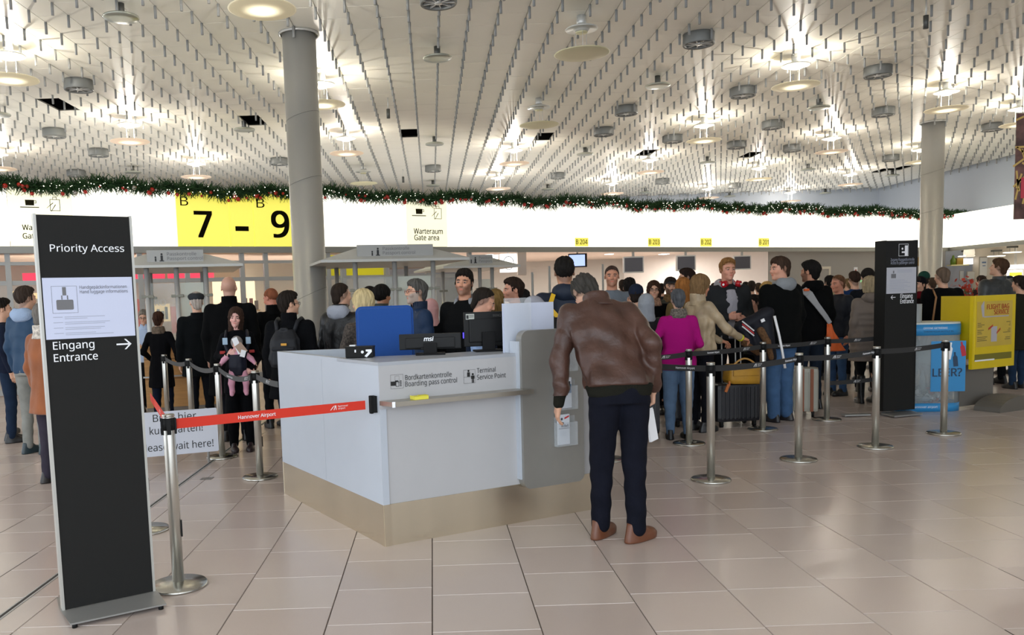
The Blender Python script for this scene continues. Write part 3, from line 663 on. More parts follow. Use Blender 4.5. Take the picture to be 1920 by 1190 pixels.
bm = BM(); box(bm, 0, 0.03, (SOF - c_.z + .19)/2, .04, .04, SOF - c_.z - .19); obj('hanger', bm, m_frame, t_)
# white illuminated box sign with a ring
c_ = on_y(953, 493, 20.9); sc_ = 20.9/F_PX
t_ = thing('lightbox_sign', 'white glowing box sign with a black ring below the fascia', 'sign', c_)
bm = BM(); box(bm, 0, 0, 0, 31*sc_, .16, 34*sc_, .01); obj('light_box', bm, mat('white_box_glow', '#ffffff', .4, emit=1.05), t_)
bm = BM(); box(bm, -38*sc_, .5, 14*sc_, 46*sc_, .12, 8*sc_, .0); obj('light_arm', bm, _M['white_box_glow'], t_)
n_ = 28; quads('ring_mark', [[(10*sc_*math.cos(2*PI*k/n_), 12.5*sc_*math.sin(2*PI*k/n_)), (10*sc_*math.cos(2*PI*(k+1)/n_), 12.5*sc_*math.sin(2*PI*(k+1)/n_)), (8.9*sc_*math.cos(2*PI*(k+1)/n_), 11.4*sc_*math.sin(2*PI*(k+1)/n_)), (8.9*sc_*math.cos(2*PI*k/n_), 11.4*sc_*math.sin(2*PI*k/n_))][::-1] for k in range(n_)], (0, -.081, 0), (1, 0, 0), UZ, m_black, t_, off=.003)
bm = BM(); box(bm, 25*sc_, 0.05, 0, 16*sc_, .3, 46*sc_); obj('end_panel', bm, m_soff, t_)
bm = BM(); cone(bm, (0, 0.05, 17*sc_), (0, 0.05, SOF - c_.z), .015, seg=6); obj('hanger', bm, m_frame, t_)
# round soffit downlights
for i, (px, py, lb) in enumerate(((916, 478, 'left of the tall man in navy'), (1142, 477, 'right of gate sign 204'), (1115, 489, 'behind the lit blue screen'), (1243, 477, 'right above the leftmost dark screen'), (1247, 489, 'small, lower, beside the leftmost dark screen'), (1329, 476, 'above the middle dark screen'))):
    p = on_z(px, py, SOF - .012)
    if p.y > 33: p = on_y(px, py, 30 - i*.3); p.z = SOF - .012
    bm = BM(); lathe(bm, [(0, 0), (.13, 0), (.15, .006), (.15, .012), (0, .012)], 20); o = obj('recessed_downlight', bm, mat('downlight_glow', '#ffffff', .4, emit=2.2), None, loc=p); tag(o, 'glowing round recessed downlight in the low ceiling, ' + lb, 'lamp', 'recessed downlights')
# frosted screens of the middle zone (left of gate 204)
fg = thing('frosted_screen_row', 'row of frosted glass screens behind the tall man in the navy hood', 'partition', on_y(1000, 560, 14.5))
for k, (x0, x1, Yk, top) in enumerate(((940, 998, 14.2, 513), (1003, 1030, 14.8, 500), (1085, 1130, 16.5, 497), (590, 640, 16.0, 506))):
    a = on_y(x0, top, Yk); b = on_y(x1, top, Yk + .4); dv = (b - a); L_ = Vector((dv.x, dv.y, 0)).length; bm = BM()
    slab(bm, rc(0, .1, L_, a.z), Vector((a.x, a.y, 0)) - fg.location * 1.0 + Vector((0, 0, fg.location.z)) - Vector((0, 0, fg.location.z)), Vector((dv.x, dv.y, 0)), UZ, .015)
    o = obj('frosted_pane', bm, m_frost, fg); o.location.z = -fg.location.z + fg.location.z
    bm = BM(); cone(bm, (b.x - fg.location.x, b.y - fg.location.y, 0), (b.x - fg.location.x, b.y - fg.location.y, a.z + .02), .022, seg=10); obj('screen_post', bm, m_frame, fg)
fg.location.z = 0
# ---- passport booths
m_roof = mat('booth_roof_metal', '#bdbdb8', 0.45, 0.2); m_wood = mat('beech_counter', '#c8975c', .5, var=.12, vscale=3, stretch=(1, 1, 12))
def booth(px0, px1, Yf, label, desk):
    zt = CAM_H + .66; a = on_y(px0, 500, Yf); b = on_y(px1, 500, Yf + (px1-px0)*F_PX**-1*Yf*.28); dx = Vector((b.x-a.x, b.y-a.y, 0)); L_ = dx.length; dx.normalize(); dn = Vector((dx.y, -dx.x, 0))
    t_ = thing('passport_booth', label, 'booth', (a.x, a.y, 0))
    def B(x0, x1, y0, y1, z0, z1, m, nm):
        p0 = dx*x0 - dn*y0; p1 = dx*x1 - dn*y0; bm = BM()
        prism(bm, [(p0.x, p0.y), (p1.x, p1.y), (p1.x - dn.x*(y1-y0), p1.y - dn.y*(y1-y0)), (p0.x - dn.x*(y1-y0), p0.y - dn.y*(y1-y0))], z0, z1); bmesh.ops.recalc_face_normals(bm, faces=bm.faces); return obj(nm, bm, m, t_)
    zr = zt - .08
    # roof: sloping canopy, wide eaves and a raised fascia board
    bm = BM(); ev = .42
    lo = [(-ev, ev*.4, zr), (L_+ev, ev*.4, zr), (L_+ev, -2.0, zr), (-ev, -2.0, zr)]; hi = [(.12, -.1, zr+.17), (L_-.12, -.1, zr+.17), (L_-.12, -1.6, zr+.17), (.12, -1.6, zr+.17)]
    P = lambda p: dx*p[0] + dn*p[1] + UZ*p[2]
    vl = [bm.verts.new(P(p)) for p in lo]; vh = [bm.verts.new(P(p)) for p in hi]; vb = [bm.verts.new(P((p[0], p[1], p[2]-.035))) for p in lo]
    bm.faces.new(vh); bm.faces.new(vb[::-1])
    for i in range(4): bm.faces.new((vl[i], vl[(i+1)%4], vh[(i+1)%4], vh[i])); bm.faces.new((vb[i], vb[(i+1)%4], vl[(i+1)%4], vl[i]))
    bmesh.ops.recalc_face_normals(bm, faces=bm.faces); obj('canopy', bm, m_roof, t_)
    bm = BM(); slab(bm, rc(.10, zr+.02, L_-.10, zr+.20), dn*.10, dx, UZ, .04); obj('name_board', bm, mat('booth_name_board', '#a3a3a0', .5, .2), t_)
    s_ = L_*.28
    quads('officer_pictogram', [disc(s_+.03, zr+.145, .014), rc(s_+.015, zr+.06, s_+.045, zr+.128), rc(s_+.0, zr+.05, s_+.06, zr+.062), disc(s_-.05, zr+.105, .012), rc(s_-.06, zr+.05, s_-.04, zr+.092)], dn*.10, dx, UZ, m_black, t_)
    for k, s in enumerate(('Passkontrolle', 'Passport control')): lettering(s, .062, dn*.10 + dx*(s_+.10) + UZ*(zr+.125-.06*k), dx, UZ, mat('booth_grey_print', '#6b6b6e'), t_)
    for xx, yy in ((.08, 0), (L_*.5, 0), (L_-.08, 0), (L_-.08, 1.6), (.08, 1.6)):
        p = dx*xx - dn*yy; bm = BM(); cone(bm, (p.x, p.y, 0), (p.x, p.y, zr-.03), .035, seg=14); obj('booth_post', bm, m_alu, t_)
        for zc in (1.68,):
            bm = BM(); q_ = p + dn*.02; box(bm, q_.x, q_.y, zc, .17, .03, .04, .01); obj('glass_clamp', bm, mat('clamp_grey', '#7d7c70', .5, .3), t_)
    B(.12, L_*.5-.04, .01, .02, 1.02, 1.86, m_glass, 'front_glass'); B(L_*.5+.04, L_-.12, .01, .02, 1.02, 1.86, m_frost, 'frosted_glass')
    B(.12, L_-.12, 1.58, 1.592, .9, 1.9, m_glass, 'rear_glass')
    if desk: pass
    B(-.02, L_, -.06, .05, .16, .98, m_wood, 'desk_front'); B(-.06, L_+.02, -.16, .35, .98, 1.01, m_wood, 'desk_top')
    for z_ in (.55, .82): B(-.02, L_, -.063, -.06, z_, z_+.012, mat('wood_groove', '#8d6539'), 'panel_groove')
    B(-.04, L_+.02, -.13, -.10, .58, .60, m_alu, 'foot_rail'); B(-.02, L_, -.05, .05, .0, .16, mat('grey_plinth', '#857d74', .6), 'plinth')
    return t_, dx, dn, L_
bt, bdx, bdn, bL = booth(262, 396, 11.3, 'passport booth with beech desk and sloping metal roof, behind the fur-collared woman', True)
booth(655, 822, 11.6, 'passport booth with frosted glass behind the bearded man in glasses', False)
booth(868, 930, 15.2, 'third passport booth with white post, right of the frontal dark-haired man', False)
# right side: shop wall with shelf, pictures, lamps
m_w2 = mat('shop_wall_cream', '#cdc3b4', .7)
rs = thing('wall_shelf', 'cream wall shelf with a green bottle, right of the far column', 'shelf', on_y(1796, 497, 28.6))
bm = BM(); box(bm, 0, 0, 0, .62, .25, .04); obj('shelf_board', bm, mat('pale_board', '#ded6a0', .5), rs)
for px, nm, col, lb in ((1787, 'green_bottle', '#5f7a1f', 'green bottle on the cream shelf right of the far column'), (1797, 'wooden_crate', '#8e7331', 'olive wooden box beside the green bottle on the shelf')):
    p = on_y(px, 495, 28.6)
    bm = BM()
    if 'bottle' in nm: lathe(bm, [(0, 0), (.085, 0), (.09, .15), (.04, .24), (.03, .32), (0, .32)], 16)
    else: box(bm, 0, 0, .11, .22, .2, .22, .01); box(bm, 0, -.102, .11, .18, .006, .02)
    o = obj(nm, bm, mat(nm, col, .4), loc=(p.x, p.y, rs.location.z + .021)); tag(o, lb, 'bottle' if 'bottle' in nm else 'box')
p = on_y(1728, 490, 27.6); t_ = thing('wooden_wall_box', 'square wooden wall box left of the far column', 'box', p); bm = BM(); box(bm, 0, 0, 0, .34, .30, .28, .01); obj('box_body', bm, mat('oak_box', '#a8813f', .5, var=.1), t_); bm = BM(); box(bm, 0, -.152, 0, .29, .006, .24); obj('box_door', bm, mat('oak_box_face', '#b58d4a', .5), t_)
wallbox('wall_shop', XR - .05, P1.y + .2, XR - .05, 10.0, 0, SOF - .001, m_w2, th=-.04)
for px, py, Yk, w_, h_, nm, lb, em in ((1811, 490, 20.4, 24, 11, 'glowing_sign', 'white glowing box above the notices on the shop wall', 1.1), (1905, 500, 18.5, 30, 8, 'glowing_sign', 'white glowing box sign above the grey leather jacket at the right', 1.1), (1902, 518, 18.0, 26, 24, 'glowing_poster', 'bright white and yellow lit poster behind the rightmost people', .9)):
    Yk = (XR - .35)*F_PX/(px - 812); c_ = on_y(px, py, Yk); sc_ = Yk/F_PX; t_ = thing(nm, lb, 'sign', c_); bm = BM(); box(bm, 0, 0, 0, w_*sc_, .1, h_*sc_, .01); obj('light_box', bm, mat('white_box_glow'), t_)
    if 'poster' in nm: 
        bm = BM(); box(bm, 0, -.055, 4*sc_, w_*sc_*.9, .01, 7*sc_); obj('yellow_strip', bm, mat('yellow_lit_strip', '#f2e24a', .5, emit=.8), t_)
    bm = BM(); cone(bm, (0, 0, h_*sc_/2), (0, 0, SOF - c_.z), .01, seg=6); obj('hanger', bm, m_frame, t_)
for px, py, Yk, w_, h_, lb in ((1844, 500, 20.4, 17, 38, 'tall framed picture with blue marks on the shop wall'), (1821, 516, 20.5, 17, 15, 'white paper notice under the glowing box'), (1803, 516, 20.6, 8, 18, 'narrow white notice left of the paper notice')):
    Yk = (XR - .16)*F_PX/(px - 812); c_ = on_y(px, py, Yk); sc_ = Yk/F_PX; t_ = thing('wall_picture', lb, 'notice', c_); bm = BM(); box(bm, 0, 0, 0, w_*sc_, .03, h_*sc_, .004); obj('frame', bm, mat('picture_frame', '#a9a294', .5), t_)
    bm = BM(); box(bm, 0, -.018, 0, w_*sc_*.86, .006, h_*sc_*.9); obj('sheet', bm, mat('picture_sheet', '#dcdcd6', .5), t_)
    if h_ > 30: quads('blue_marks', [rc(-.07, .12, .07, .17), rc(-.05, .02, .05, .05)], (0, -.022, 0), (1, 0, 0), UZ, mat('blue_mark', '#6f86a8'), t_)
for px, py, Yk, lb in ((1812, 480, 19.5, 'flat white hanging lamp over the shop wall notices'), (1868, 480, 18.0, 'flat white hanging lamp above the grey leather jacket'), (1898, 473, 17.2, 'flat white hanging lamp nearest the right edge')):
    Yk = (XR - .55)*F_PX/(px - 812); c_ = on_y(px, py, Yk); sc_ = Yk/F_PX; t_ = thing('slab_lamp', lb, 'lamp', c_, 0, 'flat hanging shop lamps'); bm = BM(); lathe(bm, [(0, -.012), (.24, -.012), (.25, 0), (.24, .012), (0, .012)], 24); obj('lamp_disc', bm, mat('shop_lamp_glow', '#fff6e0', .4, emit=1.6), t_)
    bm = BM(); cone(bm, (-.08, 0, .01), (-.08, 0, .14), .006, seg=6); cone(bm, (.08, 0, .01), (.08, 0, .14), .006, seg=6); box(bm, 0, 0, .17, .26, .16, .06); obj('lamp_mount', bm, mat('dark_lamp_stem'), t_)
c_ = on_y(1817, 474, (XR - .55)*F_PX/(1817 - 812)); t_ = thing('drum_lamp', 'cream drum lamp hanging just below the corner of the fascias', 'lamp', c_); bm = BM(); lathe(bm, [(0, -.14), (.15, -.14), (.17, 0), (.15, .14), (0, .14)], 20); obj('lamp_shade', bm, mat('cream_shade', '#efe6cf', .5, emit=.5), t_)
bm = BM(); cone(bm, (0, 0, .12), (0, 0, SOF - c_.z), .008, seg=6); obj('cord', bm, m_frame, t_)
# poinsettia-like red flowers
c_ = on_y(1813, 540, 16.5); t_ = thing('potted_flower', 'pot of red flowers between the black-coated man and the grey leather jacket', 'plant', (c_.x, c_.y, 0))
rg = np.random.RandomState(3); bm = BM()
for k in range(60):
    p_ = Vector((rg.randn()*.16, rg.randn()*.12, c_.z - .02 + rg.randn()*.12)); d_ = Vector(rg.randn(3)).normalized()*.10; s_ = d_.cross(Vector(rg.randn(3))).normalized()*.04
    bm.faces.new([bm.verts.new(q_) for q_ in (p_, p_ + d_*.5 + s_, p_ + d_, p_ + d_*.5 - s_)])
tag(obj('red_petals', bm, mat('red_petals', '#b3331f', .6, var=.3), t_), kind='stuff'); bm = BM(); lathe(bm, [(0, .0), (.16, 0), (.2, 1.0), (0.17, 1.02), (0, 1.02)], 16); obj('tall_pot', bm, mat('grey_pot', '#77726c'), t_)
bm = BM(); [cone(bm, (0, 0, 1.0), (rg.randn()*.1, rg.randn()*.1, c_.z), .008, seg=5) for k in range(8)]; obj('stems', bm, mat('green_stem', '#3f5a2b'), t_)
# hanging christmas poster at the right edge
c_ = on_y(1913, 312, 10.5); sc_ = 10.5/F_PX; t_ = thing('hanging_banner', 'hanging banner with gold squiggles and red flowers, cut by the right edge', 'banner', c_)
bm = BM(); slab(bm, rc(-8*sc_, -96*sc_, 60*sc_, 96*sc_), (0, 0, 0), (1, 0, 0), UZ, .02); 
mb = mat('banner_print', '#6e4c46', .6, var=.8, vscale=5); obj('banner_cloth', bm, mb, t_)
polys = []
rg = np.random.RandomState(8)
for k in range(46):
    x, y = rg.rand()*62*sc_ - 6*sc_, rg.rand()*150*sc_ - 60*sc_; a_ = rg.rand()*PI; l_ = .05 + .05*rg.rand(); u = (math.cos(a_)*l_, math.sin(a_)*l_); v_ = (-math.sin(a_)*.012, math.cos(a_)*.012)
    polys.append([(x-u[0]-v_[0], y-u[1]-v_[1]), (x+u[0]-v_[0], y+u[1]-v_[1]), (x+u[0]+v_[0], y+u[1]+v_[1]), (x-u[0]+v_[0], y-u[1]+v_[1])])
quads('gold_squiggles', polys, (0, 0, 0), (1, 0, 0), UZ, mat('banner_gold', '#c9a75c', .6), t_, off=.003)
quads('red_flower', [rc(2*sc_, -58*sc_, 55*sc_, -20*sc_)], (0, 0, 0), (1, 0, 0), UZ, mat('banner_red', '#c23b4b', .6), t_, off=.004)
bm = BM(); cone(bm, (0, -.01, 96*sc_), (0, -.01, CEIL - c_.z), .005, seg=5); cone(bm, (50*sc_, -.01, 96*sc_), (50*sc_, -.01, CEIL - c_.z), .005, seg=5); obj('wires', bm, m_alu, t_)

# ================================================================ SERVICE COUNTER
A = Vector((-.341, 5.016, 0)); Bp = Vector((-1.242, 6.557, 0)); Cp = Vector((1.17, 5.79, 0)); ac = (Cp - A).normalized(); ab = (Bp - A).normalized()
acn = Vector((ac.y, -ac.x, 0)); abn = Vector((-ab.y, ab.x, 0))      # outward normals
LAC = (Cp - A).length; LAB = (Bp - A).length
kz = 1.13; pz = .262
kio = thing('service_counter', 'white boarding pass control counter with brushed steel plinth and tall grey leaflet panel', 'counter', A)
m_kw = mat('counter_white_daylight_tint', '#bcc3cd', .38, var=.015); m_kf = mat('counter_front_white', '#b6b6b8', .42, var=.015)  # blue daylight put into the side colour; the front copy is plain grey
m_plin = mat('brushed_plinth_steel', '#d2c6b0', .27, .9, var=.12, vscale=2.2, stretch=(1, 1, .15))
m_pan = mat('leaflet_panel_grey', '#97958f', .4, .45, var=.03)
def kprism(nm, poly, z0, z1, m): bm = BM(); prism(bm, poly, z0, z1); bmesh.ops.recalc_face_normals(bm, faces=bm.faces); return obj(nm, bm, m, kio)
def xy(v): return (v.x, v.y)
def wallseg(nm, s, e, nrm, z0, z1, th, m, out=0.0):
    return kprism(nm, [xy(s + nrm*out), xy(e + nrm*out), xy(e - nrm*(th - out)), xy(s - nrm*(th - out))], z0, z1, m)
Z0 = Vector((0, 0, 0)); eB = ab*LAB; eC = ac*LAC
wallseg('side_plinth', Z0, eB, abn, 0, pz, .05, m_plin, -.004); wallseg('front_plinth', Z0, eC, acn, 0, pz, .05, m_plin, -.004)
mid = .64*LAB
wallseg('side_panel', ab*.001, ab*(mid*.78 - .0015), abn, pz, kz, .045, m_kw); wallseg('side_panel', ab*(mid*.78 + .0015), eB, abn, pz, kz, .045, m_kw)
pxs = lambda px, A_, n_: (wallpt(px, A_, n_) - A_)
tp0 = pxs(966, A, acn).dot(ac); tp1 = pxs(1081, A, acn).dot(ac)
wallseg('front_panel', ac*.001, ac*(LAC), acn, pz, kz - .40, .045, m_kf, -.012)
wallseg('sign_panel', ac*.001, ac*(tp0), acn, kz - .27, kz - .004, .06, m_kf, .004)
wallseg('upper_front', ac*.001, ac*(LAC), acn, kz - .40, kz - .004, .045, m_kf, -.012)
wallseg('end_panel', eC, eC - acn*.75, ac, pz, kz, .045, m_kw); wallseg('end_plinth', eC, eC - acn*.75, ac, 0, pz, .045, m_plin, -.004)
# top
tw = .40
kprism('counter_top', [xy(Z0), xy(eC), xy(eC - acn*tw), xy(ac*.55 - acn*tw), xy(ab*.62 + ac*.05), xy(ab*.62)], kz - .004, kz + .018, mat('counter_top_grey', '#a9adb4', .35))
kprism('side_cap', [xy(ab*.62), xy(ab*.62 - abn*.05), xy(eB - abn*.05), xy(eB)], kz, kz + .018, m_kw)
rear1 = eB + Vector((.80, .06, 0)); rn = Vector((0, 1, 0))
kprism('rear_panel', [xy(eB), xy(rear1), xy(rear1 + rn*.045), xy(eB + rn*.045)], pz, kz + .018, m_kw); kprism('rear_plinth', [xy(eB), xy(rear1), xy(rear1 + rn*.045), xy(eB + rn*.045)], 0, pz, m_plin)
kprism('desk_top', [xy(ab*.62 - abn*.05), xy(eB - abn*.05), xy(rear1 - rn*.01), xy(ac*.4 - acn*tw + rn*.35), xy(ac*.4 - acn*tw)], .74, .765, mat('desk_pale', '#c8ccc8', .5))
# writing shelf
zs = 1.52 - (768 - horizon(720)) * 5.0 / F_PX
s_out = .13
def q3(s, z_, out): return ac*s + acn*out + UZ*z_
zs = .885
bm = BM(); prism(bm, [xy(ac*.03 + acn*s_out), xy(ac*(tp0 + .04) + acn*s_out), xy(ac*(tp0+.0) - acn*.0), xy(ac*.0)], zs, zs + .028); bmesh.ops.recalc_face_normals(bm, faces=bm.faces); obj('writing_shelf', bm, mat('shelf_satin_metal', '#a39c90', .3, .7), kio)
bm = BM(); box(bm, *(q3(.04, zs + .013, s_out - .006)), .02, .03, .036, .004); obj('shelf_end_cap', bm, mat('cap_silver', '#d9dadd', .3, .5), kio)
# printed signs on the sign panel
so = acn*.0045
def kp(px, py):
    """point on the counter front for a pixel -> (s, z)"""
    v = ray(px, py); t = acn.dot(A - CAMP)/acn.dot(v); q_ = CAMP + v*t; return (q_ - A).dot(ac), q_.z
for s, px, py, hp, w_ in (('Bordkartenkontrolle', 759, 712.5, 9.5, 87), ('Boarding pass control', 759, 724.5, 9.5, 97), ('Terminal', 893.5, 699, 9, 34.5), ('Service Point', 893.5, 711.5, 9, 54)):
    a0, z0_ = kp(px, py); a1, _ = kp(px + w_, py - w_*.09); _, z1_ = kp(px, py - hp)
    lettering(s, (z1_ - z0_)/.71, so + ac*a0 + UZ*z0_, ac, UZ, m_black, kio, width=a1 - a0)
a0, z0_ = kp(732, 729); a1, z1_ = kp(755, 704); w_ = a1 - a0
quads('boarding_pass_pictogram', frame_rects(0, 0, w_, w_*1.0, .0012) + [rc(.0, w_*.22, w_*.42, w_*.52), rc(w_*.35, w_*.48, w_*.6, w_*.58)] + frame_rects(w_*.40, w_*.14, w_*.66, w_*.5, .003) + frame_rects(w_*.35, w_*.4, w_*.68, w_*.9, .001) + [rc(w_*.72, w_*(.16 + .11*k), w_*.86, w_*(.22 + .11*k)) for k in range(4)], so + ac*a0 + UZ*z0_, ac, UZ, m_black, kio)
a0, z0_ = kp(869, 719); a1, z1_ = kp(890, 694); w_ = a1 - a0
quads('service_pictogram', frame_rects(0, 0, w_, w_*1.02, .0012) + [disc(w_*.42, w_*.93, w_*.085), rc(w_*.30, w_*.5, w_*.54, w_*.83), rc(0, w_*.47, w_*.6, w_*.49), disc(w_*.78, w_*.66, w_*.09), rc(w_*.63, w_*.32, w_*.93, w_*.56), rc(w_*.69, 0, w_*.77, w_*.32), rc(w_*.80, 0, w_*.88, w_*.32)], so + ac*a0 + UZ*z0_, ac, UZ, m_black, kio)
# tall grey leaflet panel
pw = tp1 - tp0; z_t = kp(1020, 617)[1]; z_b = kp(970, 906)[1]; z_b = .235
bm = BM(); slab(bm, [(x + pw/2, y + (z_t + z_b)/2) for x, y in rrect(pw, z_t - z_b, .055)], ac*tp0 + acn*.055, ac, UZ, .065, 0); obj('leaflet_panel', bm, m_pan, kio)
wallseg('panel_backing', ac*(tp0 - .012), ac*(tp0 + .02), acn, .30, z_t - .07, .10, m_kw, .03)
m_acr = glass_mat('clear_acrylic', '#e8eef2', .22, .05)
for i, (pxc, pyc) in enumerate(((1049, 667), (1049, 738), (1049, 805))):
    s0, zc = kp(pxc, pyc); ww, hh = .17, .20; o_ = acn*.056 + ac*(s0 - ww/2) + UZ*(zc - hh/2)
    bm = BM()
    for r_, off in ((rc(0, 0, ww, hh), .004), (rc(0, 0, ww, hh*.8), .038)): slab(bm, r_, o_ + acn*off, ac, UZ, .003)
    for x_ in (0, ww-.003): slab(bm, rc(0, 0, .036, hh*.8), o_ + ac*x_ + acn*.001, acn, UZ, .003)
    slab(bm, rc(0, 0, ww, .036), o_ + acn*.001, ac, acn, .003); bmesh.ops.recalc_face_normals(bm, faces=bm.faces)
    obj('acrylic_pocket', bm, m_acr, kio)
    if i == 0: continue
    nm = ('leaflet stack with blue photo cover in the middle pocket of the leaflet panel', 'white leaflet with red stripe in the lowest pocket of the leaflet panel')[i-1]
    t_ = thing('leaflet', nm, 'leaflet', A + o_ + acn*.008 + UZ*.012)
    bm = BM(); slab(bm, rc(.012, 0, .105 if i == 2 else .12, .205), acn*.026, ac, UZ, .016); obj('paper_stack', bm, mat('leaflet_paper', '#e3e8f1', .5), t_)
    if i == 1: quads('photo_print', [rc(.014, .08, .05, .2), rc(.055, .1, .118, .16)], acn*.026, ac, UZ, mat('leaflet_blue', '#5b7fa6'), t_, off=.001); quads('photo_dark', [rc(.06, .11, .085, .15), rc(.09, .12, .11, .18)], acn*.026, ac, UZ, mat('leaflet_dark', '#2f3338'), t_, off=.0015)
    else:
        quads('red_stripe', [[(.062, .172), (.10, .185), (.10, .197), (.062, .184)]], acn*.026, ac, UZ, mat('leaflet_red', '#d33a3f'), t_, off=.001)
        quads('grey_photo', [disc(.04, .145, .02, sy=.5), rc(.036, .12, .046, .14), disc(.04, .175, .009)] + [rc(.05 + .012*k, .118, .057 + .012*k, .132 + .004*(k % 2)) for k in range(4)] + [rc(.016, .108, .103, .112)], acn*.026, ac, UZ, mat('leaflet_grey', '#55525a'), t_, off=.001)
        quads('text_lines', [rc(.02, .085 - .012*k, .075 - .01*(k % 2), .087 - .012*k) for k in range(3)], acn*.026, ac, UZ, mat('leaflet_line', '#b9bec8'), t_, off=.001)
# frosted white board and clear acrylic behind the panel
s0, z0_ = kp(958, 617); s1, z1_ = kp(1052, 573)
t_ = thing('counter_screen', 'pale translucent board with clear acrylic edge standing behind the leaflet panel', 'screen', A + ac*s0 - acn*.10 + UZ*(kz+.018))
hh = z1_ + .0 - kz + .01; bm = BM(); slab(bm, rc(0, 0, (s1 - s0)*1.02, hh), Z0, ac, UZ, .006); obj('pale_board', bm, mat('pale_board_blue', '#d5dcf0', .25), t_)
bm = BM(); slab(bm, rc(-.005, 0, .21, hh + .035), acn*.03, ac, UZ, .004); obj('acrylic_sheet', bm, m_acr, t_)
# cassette of the red belt on the counter side
cs, cz = (lambda v: ((v - A).dot(ab), v.z))(CAMP + ray(704, 757) * (abn.dot(A - CAMP)/abn.dot(ray(704, 757))))
bm = BM(); bb = Matrix((ab, abn, UZ)).transposed(); box(bm, *(ab*cs + abn*.015 + UZ*cz), .045, .03, .095, .004, rot=bb); box(bm, *(ab*(cs - .012) + abn*.035 + UZ*cz), .02, .012, .105, .003, rot=bb); obj('belt_socket', bm, m_rubber, kio)
RED_END = A + ab*cs + abn*.035 + UZ*cz
# things on the counter
t_ = thing('receipt_box', 'small yellow sticky block on the writing shelf', 'box', A + ac*.235 + acn*.075 + UZ*(zs+.028)); t_.name = 'sticky_block'
bb2 = Matrix((ac, acn, UZ)).transposed(); bm = BM(); box(bm, 0, 0, .010, .10, .05, .02, .003, rot=bb2); obj('note_pad', bm, mat('yellow_note', '#e8df52', .6), t_); bm = BM(); box(bm, .02, 0.0, .022, .05, .04, .004, .0, rot=bb2); obj('top_sheet', bm, mat('yellow_note2', '#d9cf3c', .6), t_)
def on_counter(px, py, z_): return on_z(px, py, z_)
ktz = kz + .018
p = on_z(674, 671, ktz); t_ = thing('cash_box', 'small black metal box with white key print on the counter', 'box', p, math.radians(-4))
bm = BM(); box(bm, .0, .045, .036, .185, .10, .066, .004); obj('box_body', bm, mat('black_box', '#0c0b08', .5, spec=.2), t_); bm = BM(); box(bm, 0, .045, .072, .19, .104, .010, .003); obj('lid', bm, mat('black_box_lid', '#141310', .5, spec=.2), t_)
quads('white_print', [[(.035, .012), (.05, .004), (.085, .04), (.085, .056), (.045, .056), (.045, .044), (.062, .04)], disc(.022, .04, .010, 10), rc(-.03, .038, -.02, .056)], (0, -.006, 0), (1, 0, 0), UZ, m_whitep, t_)
bm = BM(); box(bm, -.05, .05, .082, .04, .04, .008, .002); obj('white_slip', bm, m_whitep, t_)
# office chair: blue back
c_ = on_y(722, 622, 6.05); t_ = thing('office_chair', 'office chair with tall royal blue upholstered back inside the counter', 'chair', (c_.x, c_.y, 0), math.radians(6))
m_blue = mat('royal_blue_fabric', '#164a94', .9, bump=.25, bscale=250, sheen=.3)
bt_ = c_.z + .19; bm = BM(); slab(bm, [(x, y + bt_ - .29) for x, y in rrect(.42, .58, .045)], (0, -.03, 0), (1, 0, 0), UZ, .075); bmesh.ops.recalc_face_normals(bm, faces=bm.faces)
bmesh.ops.bevel(bm, geom=[e for e in bm.edges if abs(e.verts[0].co.y - e.verts[1].co.y) < 1e-4], offset=.018, segments=3, affect='EDGES'); obj('backrest', bm, m_blue, t_)
bm = BM(); box(bm, 0, .26, .50, .46, .46, .08, .03); obj('seat', bm, m_blue, t_); bm = BM(); cone(bm, (0, .26, .10), (0, .26, .46), .03, seg=12); obj('gas_lift', bm, m_steel, t_)
bm = BM(); box(bm, 0, .0, .62, .06, .03, .36, .005); obj('back_bar', bm, m_rubber, t_)
for k in range(5):
    a_ = 2*PI*k/5; bm = BM(); tube(bm, [(0, .26, .11), (math.cos(a_)*.3, .26 + math.sin(a_)*.3, .07)], [.03, .018], 8); lg = obj('base_leg', bm, m_rubber, t_)
    bm = BM(); cone(bm, (math.cos(a_)*.3 - .02, .26 + math.sin(a_)*.3, .03), (math.cos(a_)*.3 + .02, .26 + math.sin(a_)*.3, .03), .03, seg=12); obj('castor', bm, m_rubber, lg)
# monitors
m_mon = mat('monitor_black', '#0a0a0a', .45, spec=.25); m_mon2 = mat('monitor_black_matt', '#0f0f10', .6, spec=.2)
def monitor(pxa, pxb, pyt, pyb, Y, rz, label):
    a = on_y(pxa, pyt, Y); b = on_y(pxb, pyt, Y); cc = (a + b)/2; zt = (a.z + b.z)/2; zb = on_y((pxa+pxb)/2, pyb, Y).z; w_ = (b - a).length
    t_ = thing('monitor', label, 'monitor', (cc.x, cc.y, ktz), rz)
    zt -= ktz; zb -= ktz; zb = max(zb, .035)
    bm = BM(); box(bm, 0, 0, (zt+zb)/2, w_, .03, zt-zb, .006); box(bm, 0, -.02, (zt+zb)/2 - .01, w_*.8, .02, (zt-zb)*.68, .008); obj('back_shell', bm, m_mon, t_)
    bm = BM(); box(bm, 0, .0165, (zt+zb)/2, w_*.94, .003, (zt-zb)*.9); obj('screen', bm, mat('screen_on', '#8fb0e0', .2, emit=.5), t_)
    bm = BM(); box(bm, 0, -.045, (zb + (zt-zb)*.42)/2, .09, .02, zb + (zt-zb)*.42, .004); obj('stand_neck', bm, m_mon2, t_); bm = BM(); box(bm, 0, -.03, .006, .2, .14, .011, .004); obj('stand_foot', bm, m_mon2, t_)
    return t_, w_, zt, zb
t_, w_, zt, zb = monitor(748, 864, 625, 668, 5.62, math.radians(0), 'wide low black monitor seen from behind with small white lettering')
